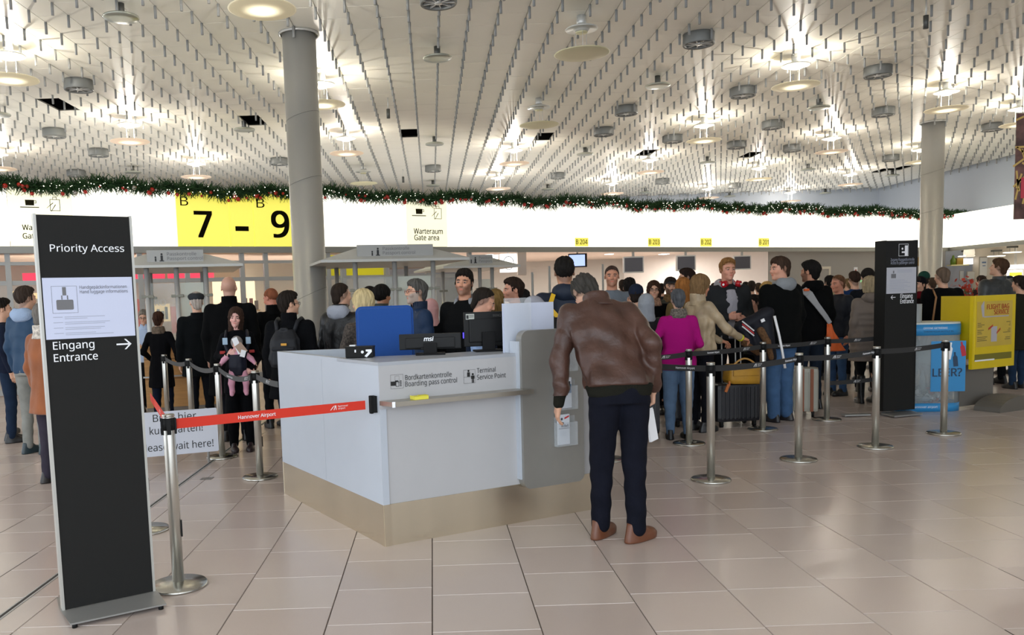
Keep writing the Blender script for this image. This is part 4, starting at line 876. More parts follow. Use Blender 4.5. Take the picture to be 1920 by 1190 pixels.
lettering('msi', .04, (-w_*.10, -.032, (zt+zb)/2 + .005), (1, 0, 0), UZ, m_whitep, t_, bold=.03, shear=.2)
bm = BM(); box(bm, -.01, -.037, (zt+zb)/2 - .045, .11, .012, .022, .003); obj('hinge_cover', bm, m_mon2, t_)
t_, w_, zt, zb = monitor(868, 957, 584, 660, 5.78, math.radians(8), 'taller black monitor with rating sticker, seen from behind on the counter')
lettering('BENQ', .022, (w_*.12, -.017, zt - .035), (1, 0, 0), UZ, mat('dim_print', '#3a3a3a'), t_, bold=.03)
quads('sticker', [rc(-w_*.46, zt - .05, -w_*.28, zt - .012)], (0, -.0155, 0), (1, 0, 0), UZ, mat('grey_sticker', '#b9bcb4'), t_, off=.002)
quads('sticker_print', [rc(-w_*.45, zt - .045, -w_*.40, zt - .02), rc(-w_*.39, zt - .024, -w_*.29, zt - .02), rc(-w_*.39, zt - .035, -w_*.29, zt - .031)], (0, -.0155, 0), (1, 0, 0), UZ, m_black, t_, off=.003)
bm = BM(); box(bm, -w_/2 - .004, .0, (zt+zb)/2 - .04, .005, .012, .04); obj('blue_standby_light', bm, mat('blue_led', '#4a3cff', .4, emit=1.5), t_)
p = on_z(640, 666, .766); 
# ================================================================ TOTEM SIGNS
m_tb = mat('totem_anthracite', '#20201f', .7, bump=.05, bscale=200, spec=.2); m_te = mat('totem_silver_edge', '#b9b8b2', .4, .4); m_paper = mat('notice_paper', '#c9cfe6', .55)
m_gp = mat('grey_print', '#6a6b72', .6); m_gl = mat('pale_print', '#9fa4b4', .6)
def totem(BL, BR, top_z, depth, label, side=1):
    """black sign standing on floor points BL..BR (front face)"""
    ux = (BR - BL); w_ = ux.length; ux.normalize(); nn = Vector((ux.y, -ux.x, 0))
    t_ = thing('totem_sign', label, 'sign', BL); zb = .055
    bm = BM(); slab(bm, rc(0, zb, w_, top_z), Z0, ux, UZ, depth); obj('sign_body', bm, m_tb, t_)
    bm = BM()
    for x_ in (-.012, w_): slab(bm, rc(x_, zb, x_+.012, top_z + .004), nn*.004, ux, UZ, depth + .008)
    obj('side_edge', bm, m_te, t_)
    return t_, ux, nn, w_
TL_, TR_ = on_z(122, 1143, .055), on_z(287, 1108, .055); TL_.z = TR_.z = 0
def z_at(px, py, P): 
    t = P.y / ray(px, py).y; return (CAMP + ray(px, py)*t).z
ztop = z_at(62, 402, TL_)
t_, ux, nn, w_ = totem(TL_, TR_, ztop, .05, 'tall black Priority Access totem sign on a grey steel foot at the left')
zA, zB_ = z_at(75, 521, TL_), z_at(85, 637, TL_)
bm = BM(); slab(bm, rc(.006, zB_, w_-.006, zA), nn*.003, ux, UZ, .003); obj('notice_sheet', bm, m_paper, t_)
lettering('Priority Access', .095*.5, ux*(w_*.12) + UZ*z_at(84, 471, TL_), ux, UZ, m_whitep, t_, width=w_*.80, bold=.003)
lettering('Eingang', .052, ux*(w_*.078) + UZ*z_at(93, 656, TL_), ux, UZ, m_whitep, t_, width=w_*.44, bold=.006)
lettering('Entrance', .052, ux*(w_*.078) + UZ*z_at(95, 679, TL_), ux, UZ, m_whitep, t_, width=w_*.47, bold=.006)
quads('arrow', arrow(w_*.85, z_at(240, 644, TR_), w_*.17), (0, 0, 0), ux, UZ, m_whitep, t_)
zs_ = zA - .025; o_ = nn*.003
quads('hand_luggage_pictogram', [ [(x + w_*.235, y + zs_ - .105) for x, y in rrect(w_*.18, .048, .006)] , rc(w_*.215, zs_-.06, w_*.255, zs_-.02)], o_, ux, UZ, mat('pictogram_grey', '#6f6f72'), t_, off=.001)
quads('pictogram_handle', [rc(w_*.20, zs_-.08, w_*.212, zs_-.06), rc(w_*.26, zs_-.08, w_*.272, zs_-.06)] , o_, ux, UZ, m_gp, t_, off=.0012)
quads('pictogram_frame', frame_rects(w_*.10, zs_-.145, w_*.37, zs_-.015, .0012), o_, ux, UZ, m_gp, t_, off=.0013)
lettering('Handgepäckinformationen', .022, o_ + ux*(w_*.40) + UZ*(zs_-.030), ux, UZ, m_gp, t_, width=w_*.52)
lettering('Hand luggage informations', .022, o_ + ux*(w_*.40) + UZ*(zs_-.052), ux, UZ, m_gp, t_, width=w_*.53)
rg = np.random.RandomState(2); ln_ = []
y = zs_ - .165
while y > zB_ + .012:
    ln_.append(rc(w_*.10, y, w_*.20, y+.0022))
    for k in range(2): ln_.append(rc(w_*.22, y - .008*k, w_*(.45 + .47*rg.rand()), y - .008*k + .0022))
    y -= .026
quads('small_print_lines', ln_, o_, ux, UZ, m_gl, t_, off=.001)
# the foot: folded plate
f0, f1, f2_, f3 = on_z(132, 1172, .02), on_z(312, 1134, .02), on_z(284, 1098, .02), on_z(106, 1122, .02)
vv = [f0 - TL_, f1 - TL_, f2_ - TL_, f3 - TL_]
bm = BM(); lo = [bm.verts.new((v.x, v.y, .02)) for v in vv]; lo2 = [bm.verts.new((v.x, v.y, .028)) for v in vv]
hi = [bm.verts.new(p) for p in (nn*.012 - ux*.02 + UZ*.055, nn*.012 + ux*(w_+.02) + UZ*.055, -nn*.06 + ux*(w_+.02) + UZ*.055, -nn*.06 - ux*.02 + UZ*.055)]
for i in range(4): j = (i+1) % 4; bm.faces.new((lo[i], lo[j], lo2[j], lo2[i])); bm.faces.new((lo2[i], lo2[j], hi[j], hi[i]))
bm.faces.new(lo[::-1]); bm.faces.new(hi); bmesh.ops.recalc_face_normals(bm, faces=bm.faces); obj('foot_plate', bm, mat('foot_grey_steel', '#9d9c99', .4, .5), t_)
for v in vv:
    q_ = v*.9 + (ux*w_*.5)*.1; bm = BM(); cone(bm, (q_.x, q_.y, 0), (q_.x, q_.y, .02), .013, seg=10); obj('rubber_foot', bm, m_rubber, t_)
# right totem
TL2, TR2 = on_z(1657, 775, .03), on_z(1713, 771, .03); TL2.z = TR2.z = 0
ztop = z_at(1680, 451, (TL2+TR2)/2)
m_te = m_tb
t_, ux, nn, w_ = totem(TL2, TR2, ztop, .16, 'slimmer black entrance totem sign with left arrow, on the right')
zA, zB_ = z_at(1685, 501, TL2), z_at(1685, 550, TL2)
bm = BM(); slab(bm, rc(.006, zB_, w_-.004, zA), nn*.003, ux, UZ, .003); obj('notice_sheet', bm, mat('notice_paper_grey', '#b9bac2', .55), t_)
zz = lambda py: z_at(1685, py, TL2)
quads('stair_pictogram', frame_rects(w_*.40, zz(480), w_*.72, zz(457), .004) + [rc(w_*.50, zz(474), w_*.60, zz(471)), rc(w_*.60, zz(479), w_*.70, zz(460))[:4], disc(w_*.52, zz(466), .012)], Z0, ux, UZ, m_whitep, t_)
lettering('Zugang Fluggastkontrolle', .045, ux*(w_*.14) + UZ*zz(489), ux, UZ, m_gl, t_, width=w_*.78); lettering('Access to passenger control', .045, ux*(w_*.14) + UZ*zz(495), ux, UZ, m_gl, t_, width=w_*.78)
quads('luggage_pictogram', [rc(w_*.16, zz(521), w_*.32, zz(513)), rc(w_*.22, zz(512), w_*.26, zz(507))], nn*.003, ux, UZ, _M['pictogram_grey'], t_, off=.001)
quads('small_print_lines', [rc(w_*.36, zz(506 + 2.2*k), w_*.85, zz(505.3 + 2.2*k)) for k in range(3)] + [rc(w_*.12, zz(525 + 2.6*k), w_*(.6 + .3*((k*7) % 3)/3), zz(524.3 + 2.6*k)) for k in range(9)], nn*.003, ux, UZ, m_gl, t_, off=.001)
quads('arrow', arrow(w_*.24, zz(557), w_*.16, -1), Z0, ux, UZ, m_whitep, t_)
lettering('Eingang', .068, ux*(w_*.48) + UZ*zz(559), ux, UZ, m_whitep, t_, width=w_*.40, bold=.01); lettering('Entrance', .068, ux*(w_*.48) + UZ*zz(569), ux, UZ, m_whitep, t_, width=w_*.44, bold=.01)
vv = [on_z(x, y, .02) - TL2 for x, y in ((1677, 781), (1730, 776), (1705, 770), (1652, 775))]
bm = BM(); a = [bm.verts.new((v.x, v.y, .012)) for v in vv]; b = [bm.verts.new((v.x, v.y, .030)) for v in vv]
bm.faces.new(a[::-1]); bm.faces.new(b)
for i in range(4): bm.faces.new((a[i], a[(i+1) % 4], b[(i+1) % 4], b[i]))
bmesh.ops.recalc_face_normals(bm, faces=bm.faces); obj('foot_plate', bm, _M['foot_grey_steel'], t_)
bm = BM(); box(bm, -.30, .05, .02, .30, .10, .015); cone(bm, (-.42, .05, 0), (-.42, .05, .02), .012, seg=8); obj('rear_foot', bm, _M['foot_grey_steel'], t_)

# ================================================================ BARRIER POSTS AND BELTS
bm = BM(); lathe(bm, [(0, 0), (.155, 0), (.158, .008), (.15, .018), (.06, .022), (.03, .03), (0, .03)], 40); me_base = me_of('base_plate', bm, mat('chrome_base', '#bdbcb5', .25, 1.0))
bm = BM(); lathe(bm, [(0, .02), (.0315, .02), (.0315, .935), (.029, .94), (0, .94)], 28); me_pole = me_of('pole', bm, m_steel)
bm = BM(); cone(bm, (0, 0, .865), (0, 0, .932), .0335, seg=20); 
for k in range(4): a_ = PI/2*k; box(bm, math.cos(a_)*.034, math.sin(a_)*.034, .885, .012, .022, .085, .002, rot=Matrix.Rotation(a_, 3, 'Z'))
me_cas = me_of('belt_cassette', bm, m_rubber); bm = BM(); box(bm, .034, .0, .32, .008, .02, .09, .002); me_clip = me_of('lower_clip', bm, m_rubber)
bm = BM(); lathe(bm, [(0, .938), (.033, .938), (.034, .944), (.032, .95), (0, .952)], 24); me_cap = me_of('post_cap', bm, mat('chrome_cap', '#c9c8c2', .12, 1.0))
posts = {}
def post(key, P, label, rz=0.0):
    t_ = thing('barrier_post', label, 'post', (P.x, P.y, 0), rz, 'steel barrier posts')
    for nm, me_ in (('base_plate', me_base), ('pole', me_pole), ('belt_cassette', me_cas), ('lower_clip', me_clip), ('post_cap', me_cap)): obj(nm, me_, None, t_)
    posts[key] = Vector((P.x, P.y, 0)); return t_
post('front', on_z(335, 1098), 'large brushed steel barrier post in the left foreground', .3)
post('hid', on_z(274, 994), 'steel barrier post hidden behind the priority totem, only its foot edge showing')
post('a', on_z(488, 895), 'steel barrier post left of the white counter side', .6)
post('b', on_z(417, 857), 'steel barrier post at the right edge of the wait-here board', .6)
post('c', Vector((-2.74, 9.22, 0)), 'steel barrier post behind the wait-here board, right one'); post('d', Vector((-3.33, 10.2, 0)), 'steel barrier post behind the wait-here board, farthest left one')
for k, (x, y), lb in (('r1', (1292, 832), 'steel barrier post in front of the magenta sweater'), ('r2', (1333, 900), 'nearest steel barrier post of the right queue'), ('r3', (1430, 805), 'steel barrier post in front of the yellow bag'), ('r4', (1497, 862), 'steel barrier post in front of the pale suitcase'),
        ('r5', (1550, 787), 'steel barrier post in front of the orange bag'), ('r6', (1641, 838), 'steel barrier post left of the right totem'), ('r7', (1769, 813), 'steel barrier post in front of the blue bottle bin'), ('r0', (1140, 862), 'steel barrier post hidden behind the leather jacket man, foot showing between his legs')):
    post(k, on_z(x, y), lb, .5)
m_belt = mat('black_belt_webbing', '#2b2b2c', .75, bump=.15, bscale=400); m_beltg = mat('grey_belt_webbing', '#4c4c4c', .7, bump=.15, bscale=400); m_beltr = mat('red_belt_webbing', '#d8321c', .65, bump=.1, bscale=400)
def belt(A_, B_, z0, z1, m, label, prints=(), sag_=.012, h=.048, trim=.035, lit=None):
    A_ = Vector((A_.x, A_.y, z0)); B_ = Vector((B_.x, B_.y, z1)); d_ = (B_ - A_); d_.z = 0; d_.normalize(); A2 = A_ + d_*trim; B2 = B_ - d_*trim
    if (d_.x) < 0: A2, B2 = B2, A2; d_ = -d_
    n_ = Vector((d_.y, -d_.x, 0)); N_ = 12; L_ = (B2 - A2).length
    def pos(t): p = A2.lerp(B2, t); p.z -= sag_*4*t*(1-t); return p
    bm = BM(); th = .0012; rows = []
    for i in range(N_+1):
        p = pos(i/N_) - A2; rows.append([bm.verts.new(p + n_*s*th + UZ*u*h/2) for s, u in ((1, -1), (1, 1), (-1, 1), (-1, -1))])
    for r0, r1 in zip(rows[:-1], rows[1:]):
        for k in range(4): bm.faces.new((r0[k], r1[k], r1[(k+1) % 4], r0[(k+1) % 4]))
    bm.faces.new(rows[0]); bm.faces.new(rows[-1][::-1]); bmesh.ops.recalc_face_normals(bm, faces=bm.faces)
    t_ = thing('barrier_belt', label, 'belt', A2); obj('webbing', bm, m, t_)
    up = Vector((0, 0, 1))
    for kind_, f in prints:
        p = pos(f) - A2; q_ = pos(min(1, f + .02)) - A2; dd = (q_ - p).normalized(); u2 = dd.cross(n_).normalized(); u2 = -u2 if u2.z < 0 else u2
        if kind_ == 't': lettering('Hannover Airport', h*.50, p - u2*h*.17 + n_*.001, dd, u2, lit or m_whitep, t_, align='CENTER', bold=.01)
        else:
            quads('airport_logo', [[(-.052, -.012), (-.047, -.012), (-.030, .006), (-.033, .010)], [(-.034, .007), (-.027, .013), (-.020, .016), (-.026, .008)], [(-.030, -.012), (-.025, -.012), (-.012, .016), (-.017, .016)], [(-.014, -.012), (-.010, -.012), (-.012, .015), (-.016, .013)]], p + n_*.001, dd, u2, lit or m_whitep, t_, off=.002)
            lettering('hannover', .015, p + dd*.0 + u2*.004 + n_*.001, dd, u2, lit or m_whitep, t_); lettering('airport', .015, p + u2*-.010 + n_*.001, dd, u2, lit or m_whitep, t_)
    return t_
P_ = posts; zb = .90
belt(P_['front'], RED_END, .895, RED_END.z, m_beltr, 'red belt with white airport lettering from the front post to the counter', (('t', .40), ('l', .84)), .0, h=.055)
belt(P_['front'], P_['hid'] + Vector((-.0, .25, 0)), .895, .90, m_beltr, 'short red belt running behind the priority totem', (('l', .62),), .0, h=.055)
belt(P_['b'], P_['a'], zb, zb, m_beltg, 'grey belt sagging in front of the woman with the pink doll', (('t', .35), ('l', .8)), .06)
belt(P_['c'], P_['b'], zb, zb, m_beltg, 'grey belt left of the woman with the pink doll', (), .05); belt(P_['d'], P_['c'], zb, zb, m_beltg, 'farthest grey belt in front of the fur-collared woman', (), .04)
belt(P_['a'], A + eB + Vector((0, .02, 0)), zb, .88, m_beltg, 'grey belt from the post to the counter left corner', (('l', .55),), .01)
belt(P_['r0'], P_['r2'], zb, zb, m_belt, 'black belt ending at the nearest right post beside the leather jacket', (('t', .80),), .01)
belt(P_['r2'], P_['r4'], zb, zb, m_belt, 'black belt between the nearest right post and the pale suitcase post', (('l', .50), ('t', .93)), .015)
belt(P_['r4'], P_['r6'], zb, zb, m_belt, 'black belt between the pale suitcase post and the totem post', (('l', .46), ('t', .93)), .015)
belt(P_['r6'], P_['r7'], zb, zb, m_belt, 'black belt crossing in front of the right totem', (('l', .58),), .012)
r0b = on_z(1215, 845); belt(r0b, P_['r1'], zb, zb, m_belt, 'black belt across the magenta sweater', (('l', .42),), .01)
belt(P_['r1'], P_['r3'], zb, zb, m_belt, 'black belt from the magenta sweater post to the yellow bag post', (('t', .30), ('l', .77)), .01)
belt(P_['r3'], P_['r5'], zb, zb, m_belt, 'black belt from the yellow bag post to the orange bag post', (('t', .30), ('l', .78)), .01)
endp = on_z(1668, 772); belt(P_['r5'], endp, zb, zb, m_belt, 'upper black belt across the taupe puffer coat', (('l', .45),), .01)
belt(P_['r5'], endp, .42, .42, m_belt, 'lower black belt behind the legs of the taupe puffer coat woman', (('l', .45),), .01)
# wait-here board
bA, bB = on_y(226, 800, 7.75), on_y(408, 800, 8.05); bA.z = bB.z = 0; dx = (bB - bA); L_ = dx.length; dx.normalize(); n_ = Vector((dx.y, -dx.x, 0))
zt_, zb_ = z_at(405, 764, bB), z_at(405, 845, bB)
t_ = thing('notice_board', 'white please-wait-here board hung between the posts behind the red belt', 'sign', bA)
bm = BM(); slab(bm, [(x + L_/2, y + (zt_+zb_)/2) for x, y in rrect(L_, zt_-zb_, .015)], Z0, dx, UZ, .006); obj('board', bm, mat('board_white', '#d5d9e4', .4), t_)
hb_ = zt_ - zb_
for s, f, x1, wd_ in (('Bitte hier', .78, .78, .40), ('kurz warten!', .50, .84, .49), ('Please wait here!', .12, .945, .68)):
    lettering(s, .098, dx*(L_*x1 - wd_) + UZ*(zb_ + hb_*f), dx, UZ, m_black, t_, width=wd_)
bm = BM(); [cone(bm, tuple(dx*x_ - n_*.03), tuple(dx*x_ - n_*.03 + UZ*zt_), .012, seg=8) for x_ in (.1, L_ - .1)]; obj('board_stake', bm, m_alu, t_)

# ================================================================ BOTTLE BIN AND FLIGHT BAG BOX
pb0 = on_z(1755, 772); rB = .36; pb = Vector((pb0.x, pb0.y + rB*.95, 0)); zt_ = z_at(1755, 608, pb0)
t_ = thing('bottle_bin', 'transparent rounded bottle collecting bin with bright blue panels', 'bin', pb, math.radians(-8))
m_bblue = mat('bin_blue', '#2f8cc8', .4); m_bclear = glass_mat('bin_clear_plastic', '#cfdbe0', .28, .1)
def rrwall(w_, d_, r_, z0, z1, m, nm, arc=None, grow=0.0):
    pts = rrect(w_ + grow, d_ + grow, r_, 8); bm = BM(); n = len(pts)
    rng_ = range(n) if arc is None else [i % n for i in range(arc[0], arc[1])]
    va = {i % n: None for i in list(rng_) + [(rng_[-1] + 1)]}
    lo = {i: bm.verts.new((*pts[i], z0)) for i in va}; hi = {i: bm.verts.new((*pts[i], z1)) for i in va}
    for i in rng_: f = bm.faces.new((lo[i], lo[(i+1) % n], hi[(i+1) % n], hi[i])); f.smooth = True
    o = obj(nm, bm, m, t_); sm = o.modifiers.new('th', 'SOLIDIFY'); sm.thickness = .004; return o
BW, BD = .76, .62
rrwall(BW, BD, .2, .10, zt_, m_bclear, 'clear_shell'); rrwall(BW, BD, .2, .0, .10, m_bblue, 'base_band', grow=.006); rrwall(BW, BD, .2, zt_-.13, zt_+.0, m_bblue, 'top_band', grow=.006)
bm = BM(); slab(bm, rc(-.01, .24, .37, zt_ - .20), (0, -BD/2 - .006, 0), (1, 0, 0), UZ, .004); obj('front_poster', bm, m_bblue, t_)
bm = BM(); slab(bm, rc(-.36, .45, -.22, zt_ - .20), (0, -BD/2 - .006, 0), (1, 0, 0), UZ, .004); obj('left_poster', bm, m_bblue, t_)
bot = lambda cx, cy, s, a_: [(cx + s*(x*math.cos(a_) - y*math.sin(a_)), cy + s*(x*math.sin(a_) + y*math.cos(a_))) for x, y in ((-.3, -1), (.3, -1), (.3, .3), (.12, .55), (.12, 1), (-.12, 1), (-.12, .55), (-.3, .3))]
fo_ = (0, -BD/2 - .006, 0)
quads('white_bottle_print', [bot(.19, .72, .10, -.15)], fo_, (1, 0, 0), UZ, m_whitep, t_); quads('navy_bottle_print', [bot(.255, .62, .085, .1)], fo_, (1, 0, 0), UZ, mat('bin_navy', '#27405c'), t_, off=.003); quads('red_bottle_print', [bot(.335, .74, .085, .2)], fo_, (1, 0, 0), UZ, mat('bin_red', '#c02c3c'), t_)
lettering('LEER?', .13, Vector(fo_) + Vector((.01, 0, .42)), (1, 0, 0), UZ, mat('bin_navy'), t_, bold=.02, width=.32); lettering('hannover airport', .035, Vector((-.20, -BD/2 - .004, .045)), (1, 0, 0), UZ, m_whitep, t_)
lettering('OFFENE GETRÄNKE', .03, Vector((-.10, -BD/2 - .004, zt_-.055)), (1, 0, 0), UZ, m_whitep, t_); lettering('THROW YOUR BOTTLE IN', .028, Vector((-.10, -BD/2 - .004, zt_-.095)), (1, 0, 0), UZ, mat('bin_navy'), t_)
bm = BM(); prism(bm, rrect(BW, BD, .2, 8), zt_, zt_ + .02); obj('lid', bm, mat('bin_lid', '#cfd3cc', .4), t_)
bm = BM(); lathe(bm, [(.085, 0), (.085, .22), (.08, .22), (.08, 0)], 20, c=(-.10, -.05, zt_+.02)); obj('bottle_chute', bm, mat('chute_clear', '#c9cfd2', .2, alpha=.5), t_)
rg = np.random.RandomState(6); mclr = mat('pet_plastic', '#c6d2da', .15, alpha=.45); mcol = [mclr, mclr, mat('pet_cap_green', '#4e7a3e'), mat('pet_white', '#d9dcdd', .4), mat('can_red', '#a34038', .3)]
bm = BM(); lathe(bm, [(0, 0), (.032, 0), (.034, .1), (.03, .15), (.012, .19), (.012, .22), (0, .22)], 10); me_pet = me_of('plastic_bottle', bm, mclr)
bm = BM(); lathe(bm, [(0, 0), (.033, 0), (.033, .11), (.026, .12), (0, .12)], 10); me_can = me_of('drink_can', bm, mcol[4]); me_can2 = me_can.copy(); me_can2.materials.clear(); me_can2.materials.append(mcol[3])
for k in range(34):
    me_ = [me_pet, me_pet, me_can, me_can2][rg.randint(4)]; o = bpy.data.objects.new('plastic_bottle' if me_ is me_pet else 'drink_can', me_); C.objects.link(o)
    lx, ly = (rg.rand()-.5)*.40, (rg.rand()-.5)*.38; o.location = t_.matrix_basis @ Vector((lx, ly, .045 + .06*(k//12) + .03*rg.rand())) if False else (pb.x + lx, pb.y + ly, .05 + .075*(k//13) + .02*rg.rand()); o.rotation_euler = (PI/2 + rg.randn()*.2, rg.randn()*.2, rg.rand()*6.3)
    kk_ = 'clear plastic bottle' if me_ is me_pet else 'red drink can' if me_ is me_can else 'white drink can'; tag(o, kk_ + ' lying among the empties in the bottle bin', 'bottle' if me_ is me_pet else 'can', kk_ + 's in the bottle bin')
o = bpy.data.objects.new('plastic_bottle', me_pet); C.objects.link(o); p = on_y(1729, 735, pb.y - .05); o.location = (p.x, p.y, .24); tag(o, 'upright clear bottle on top of the empties at the left of the bin', 'bottle')
# yellow box on grey pedestal
ya = on_z(1812, 766); Yb = ya.y
a_ = on_y(1822, 693, Yb - .2); b_ = on_y(1897, 683, Yb - .05); b_ = on_y(1901, 683, Yb - .35 + .5)
dx = Vector((b_.x - a_.x, b_.y - a_.y, 0)); w_ = dx.length; dx.normalize(); n_ = Vector((dx.y, -dx.x, 0))
org = Vector((a_.x, a_.y, 0)); zt_ = z_at(1815, 555, org); zb_ = z_at(1815, 693, org)
t_ = thing('flight_bag_dispenser', 'yellow flight bag service box on a grey pedestal at the right', 'dispenser', org)
m_yb = mat('dispenser_yellow', '#e0c30c', .4, var=.03); m_yi = mat('dispenser_panel', '#d0b244', .3, var=.05)
bm = BM(); slab(bm, rc(0, zb_, w_, zt_), Z0, dx, UZ, .04); obj('front_panel', bm, m_yb, t_)
sd_ = -dx*.02 - n_*.42; 
s0 = Vector(on_y(1766, 560, Yb + .35)); s0.z = 0; sv = (s0 - org); sl = sv.length; sv.normalize()
bm = BM(); slab(bm, rc(-sl, zb_ + .12, 0, zt_ + .0), -n_*.01, -sv, UZ, .04); bmesh.ops.recalc_face_normals(bm, faces=bm.faces); obj('side_wing', bm, m_yb, t_)
bm = BM(); slab(bm, rc(w_*.08, zb_ + .30*(zt_-zb_), w_*.92, zt_ - .07), n_*.003, dx, UZ, .004); obj('poster', bm, m_yi, t_)
H_ = zt_ - zb_
bm = BM(); slab(bm, rc(w_*.05, zb_ + .11*H_, w_*.93, zb_ + .20*H_), n_*.002, dx, UZ, .006); obj('slot', bm, mat('slot_dark', '#77701c', .5), t_)
bm = BM(); slab(bm, rc(w_*.06, zb_ + .105*H_, w_*.5, zb_ + .125*H_), n_*.012, dx, UZ, .012); obj('slot_paper', bm, m_whitep, t_)
mr_ = mat('poster_red', '#b8402c'); 
lettering('FLIGHT BAG', .078, n_*.003 + dx*(w_*.83) + UZ*(zb_ + .81*H_), dx, UZ, mr_, t_, align='RIGHT', bold=.012); lettering('SERVICE', .078, n_*.003 + dx*(w_*.83) + UZ*(zb_ + .735*H_), dx, UZ, mr_, t_, align='RIGHT', bold=.012)
mg_ = mat('poster_grey', '#b6b2b8'); md_ = mat('poster_dark', '#5a5330')
quads('grey_figure_print', [[(w_*.17, zb_+.86*H_), (w_*.24, zb_+.93*H_), (w_*.25, zb_+.72*H_), (w_*.21, zb_+.70*H_)], rc(w_*.24, zb_+.70*H_, w_*.83, zb_+.715*H_), rc(w_*.42, zb_+.36*H_, w_*.56, zb_+.57*H_)], n_*.003, dx, UZ, mg_, t_, off=.001)
quads('red_straps_print', [[(w_*.35, zb_+.55*H_), (w_*.46, zb_+.60*H_), (w_*.46, zb_+.57*H_), (w_*.35, zb_+.52*H_)], [(w_*.55, zb_+.49*H_), (w_*.64, zb_+.55*H_), (w_*.64, zb_+.52*H_), (w_*.55, zb_+.46*H_)]], n_*.003, dx, UZ, mr_, t_, off=.0015)
rg = np.random.RandomState(9); ll = []
for k in range(12):
    y = zb_ + (.62 - .024*k)*H_; 
    if k % 4 != 3: ll.append(rc(w_*.10, y, w_*(.18 + .16*rg.rand()), y + .007)); ll.append(rc(w_*(.88 - .2*rg.rand()), y, w_*.88, y + .007))
quads('poster_text_lines', ll, n_*.003, dx, UZ, md_, t_, off=.001)
bm = BM(); c_ = dx*w_*.42 - n_*.18; bbm = Matrix((dx, n_, UZ)).transposed(); box(bm, c_.x, c_.y, (zb_ + .03)/2 + .02, w_*.80, .06, zb_, .0, rot=bbm); obj('pedestal', bm, mat('pedestal_grey', '#77736d', .5, .2), t_)
# arched foot
bm = BM(); pts = [(math.cos(PI*k/14)*.42, .02 + math.sin(PI*k/14)*.15) for k in range(15)] + [(-.42, 0), (.42, 0)]
slab(bm, pts[::1], dx*(w_*.62) + n_*.28, dx, UZ, .30); bmesh.ops.recalc_face_normals(bm, faces=bm.faces); obj('arched_foot', bm, mat('foot_taupe', '#6f6a62', .5, .2), t_)

# ================================================================ LUGGAGE
def suitcase(px, py, w_, d_, h_, m, label, rz=0, ribs=7, name='suitcase', zoff=.06, Y=None):
    p = on_z(px, py); t_ = thing(name, label, 'suitcase', (p.x, p.y, 0), rz)
    bm = BM(); box(bm, 0, d_/2, zoff + h_/2, w_, d_, h_, .05); obj('shell', bm, m, t_, smooth=False)
    bm = BM()
    for k in range(ribs): box(bm, (-.5 + (k+.5)/ribs)*w_*.86, -.002, zoff + h_/2, w_*.05, .012, h_*.84, .004)
    obj('shell_ribs', bm, m, t_)
    for sx in (-1, 1):
        for sy in (.12, .88):
            bm = BM(); cone(bm, (sx*(w_/2 - .06) - .015, d_*sy, .028), (sx*(w_/2 - .06) + .015, d_*sy, .028), .027, seg=14); box(bm, sx*(w_/2-.06), d_*sy, .06, .035, .045, .03, .005); obj('wheel', bm, m_rubber, t_)
    return t_
t_ = suitcase(1386, 801, .50, .30, .42, mat('suitcase_black', '#15151c', .38), 'large black ribbed suitcase with extended handle under the yellow bag', math.radians(6), 9)
bm = BM(); [cone(bm, (x_, .2, .45), (x_, .22, 1.02), .008, seg=8) for x_ in (-.10, .06, .12)]; obj('handle_rods', bm, m_alu, t_); bm = BM(); box(bm, 0, .22, 1.025, .27, .035, .025, .008); obj('handle_grip', bm, m_rubber, t_)
sp = t_.location
m_yel_l = mat('mustard_leather', '#c2902c', .45, var=.1, vscale=8, bump=.2, bscale=30)
t2 = thing('holdall', 'mustard yellow leather holdall lying on the black suitcase', 'bag', sp + Vector((.06, .03, .482)), math.radians(6))
bm = BM(); box(bm, 0, 0, .11, .40, .20, .22, .05); 
for v in bm.verts: v.co.x *= 1 + .08*math.sin(v.co.z*20); v.co.z += .01*math.sin(v.co.x*25)
obj('bag_body', bm, m_yel_l, t2, smooth=True); bm = BM(); box(bm, -.02, -.112, .13, .30, .012, .06, .004); obj('bag_flap', bm, m_yel_l, t2)
bm = BM(); tube(bm, [(-.16 + .32*k/10, -.02, .18 + .10*math.sin(PI*k/10)) for k in range(11)], .011, 8); obj('bag_handle', bm, mat('tan_leather', '#c79a55', .5), t2)
bm = BM(); box(bm, -.24, -.10, -.03, .03, .02, .09, .004, rot=Matrix.Rotation(.4, 3, 'Y')); box(bm, -.215, -.10, .02, .02, .02, .05, .004); obj('luggage_tag', bm, mat('orange_tag', '#c06a2a', .5), t2)
t_ = suitcase(1508, 782, .30, .24, .52, mat('suitcase_cream', '#a8a598', .45, var=.05), 'pale grey suitcase with brown leather straps behind the jeans of the big man', math.radians(-25), 5)
bm = BM(); [box(bm, x_, -.004, .32, .035, .02, .50, .003) for x_ in (-.02, .08)]; obj('leather_straps', bm, mat('brown_strap', '#8a4a26', .5), t_)
t_ = suitcase(1290, 800, .34, .24, .55, mat('suitcase_black'), 'black suitcase half hidden behind the woman in magenta', math.radians(10), 5)
t_ = suitcase(1206, 824, .36, .24, .58, mat('suitcase_black'), 'black suitcase seen behind the right elbow of the leather jacket man', math.radians(-5), 5)
# floor marker plate
p = on_z(388, 897); bm = BM(); box(bm, 0, 0, .0015, .10, .10, .003); o = obj('floor_plate', bm, mat('floor_plate_grey', '#75716d', .5), loc=p); tag(o, 'small square grey metal plate set in the floor by the joint', 'plate')
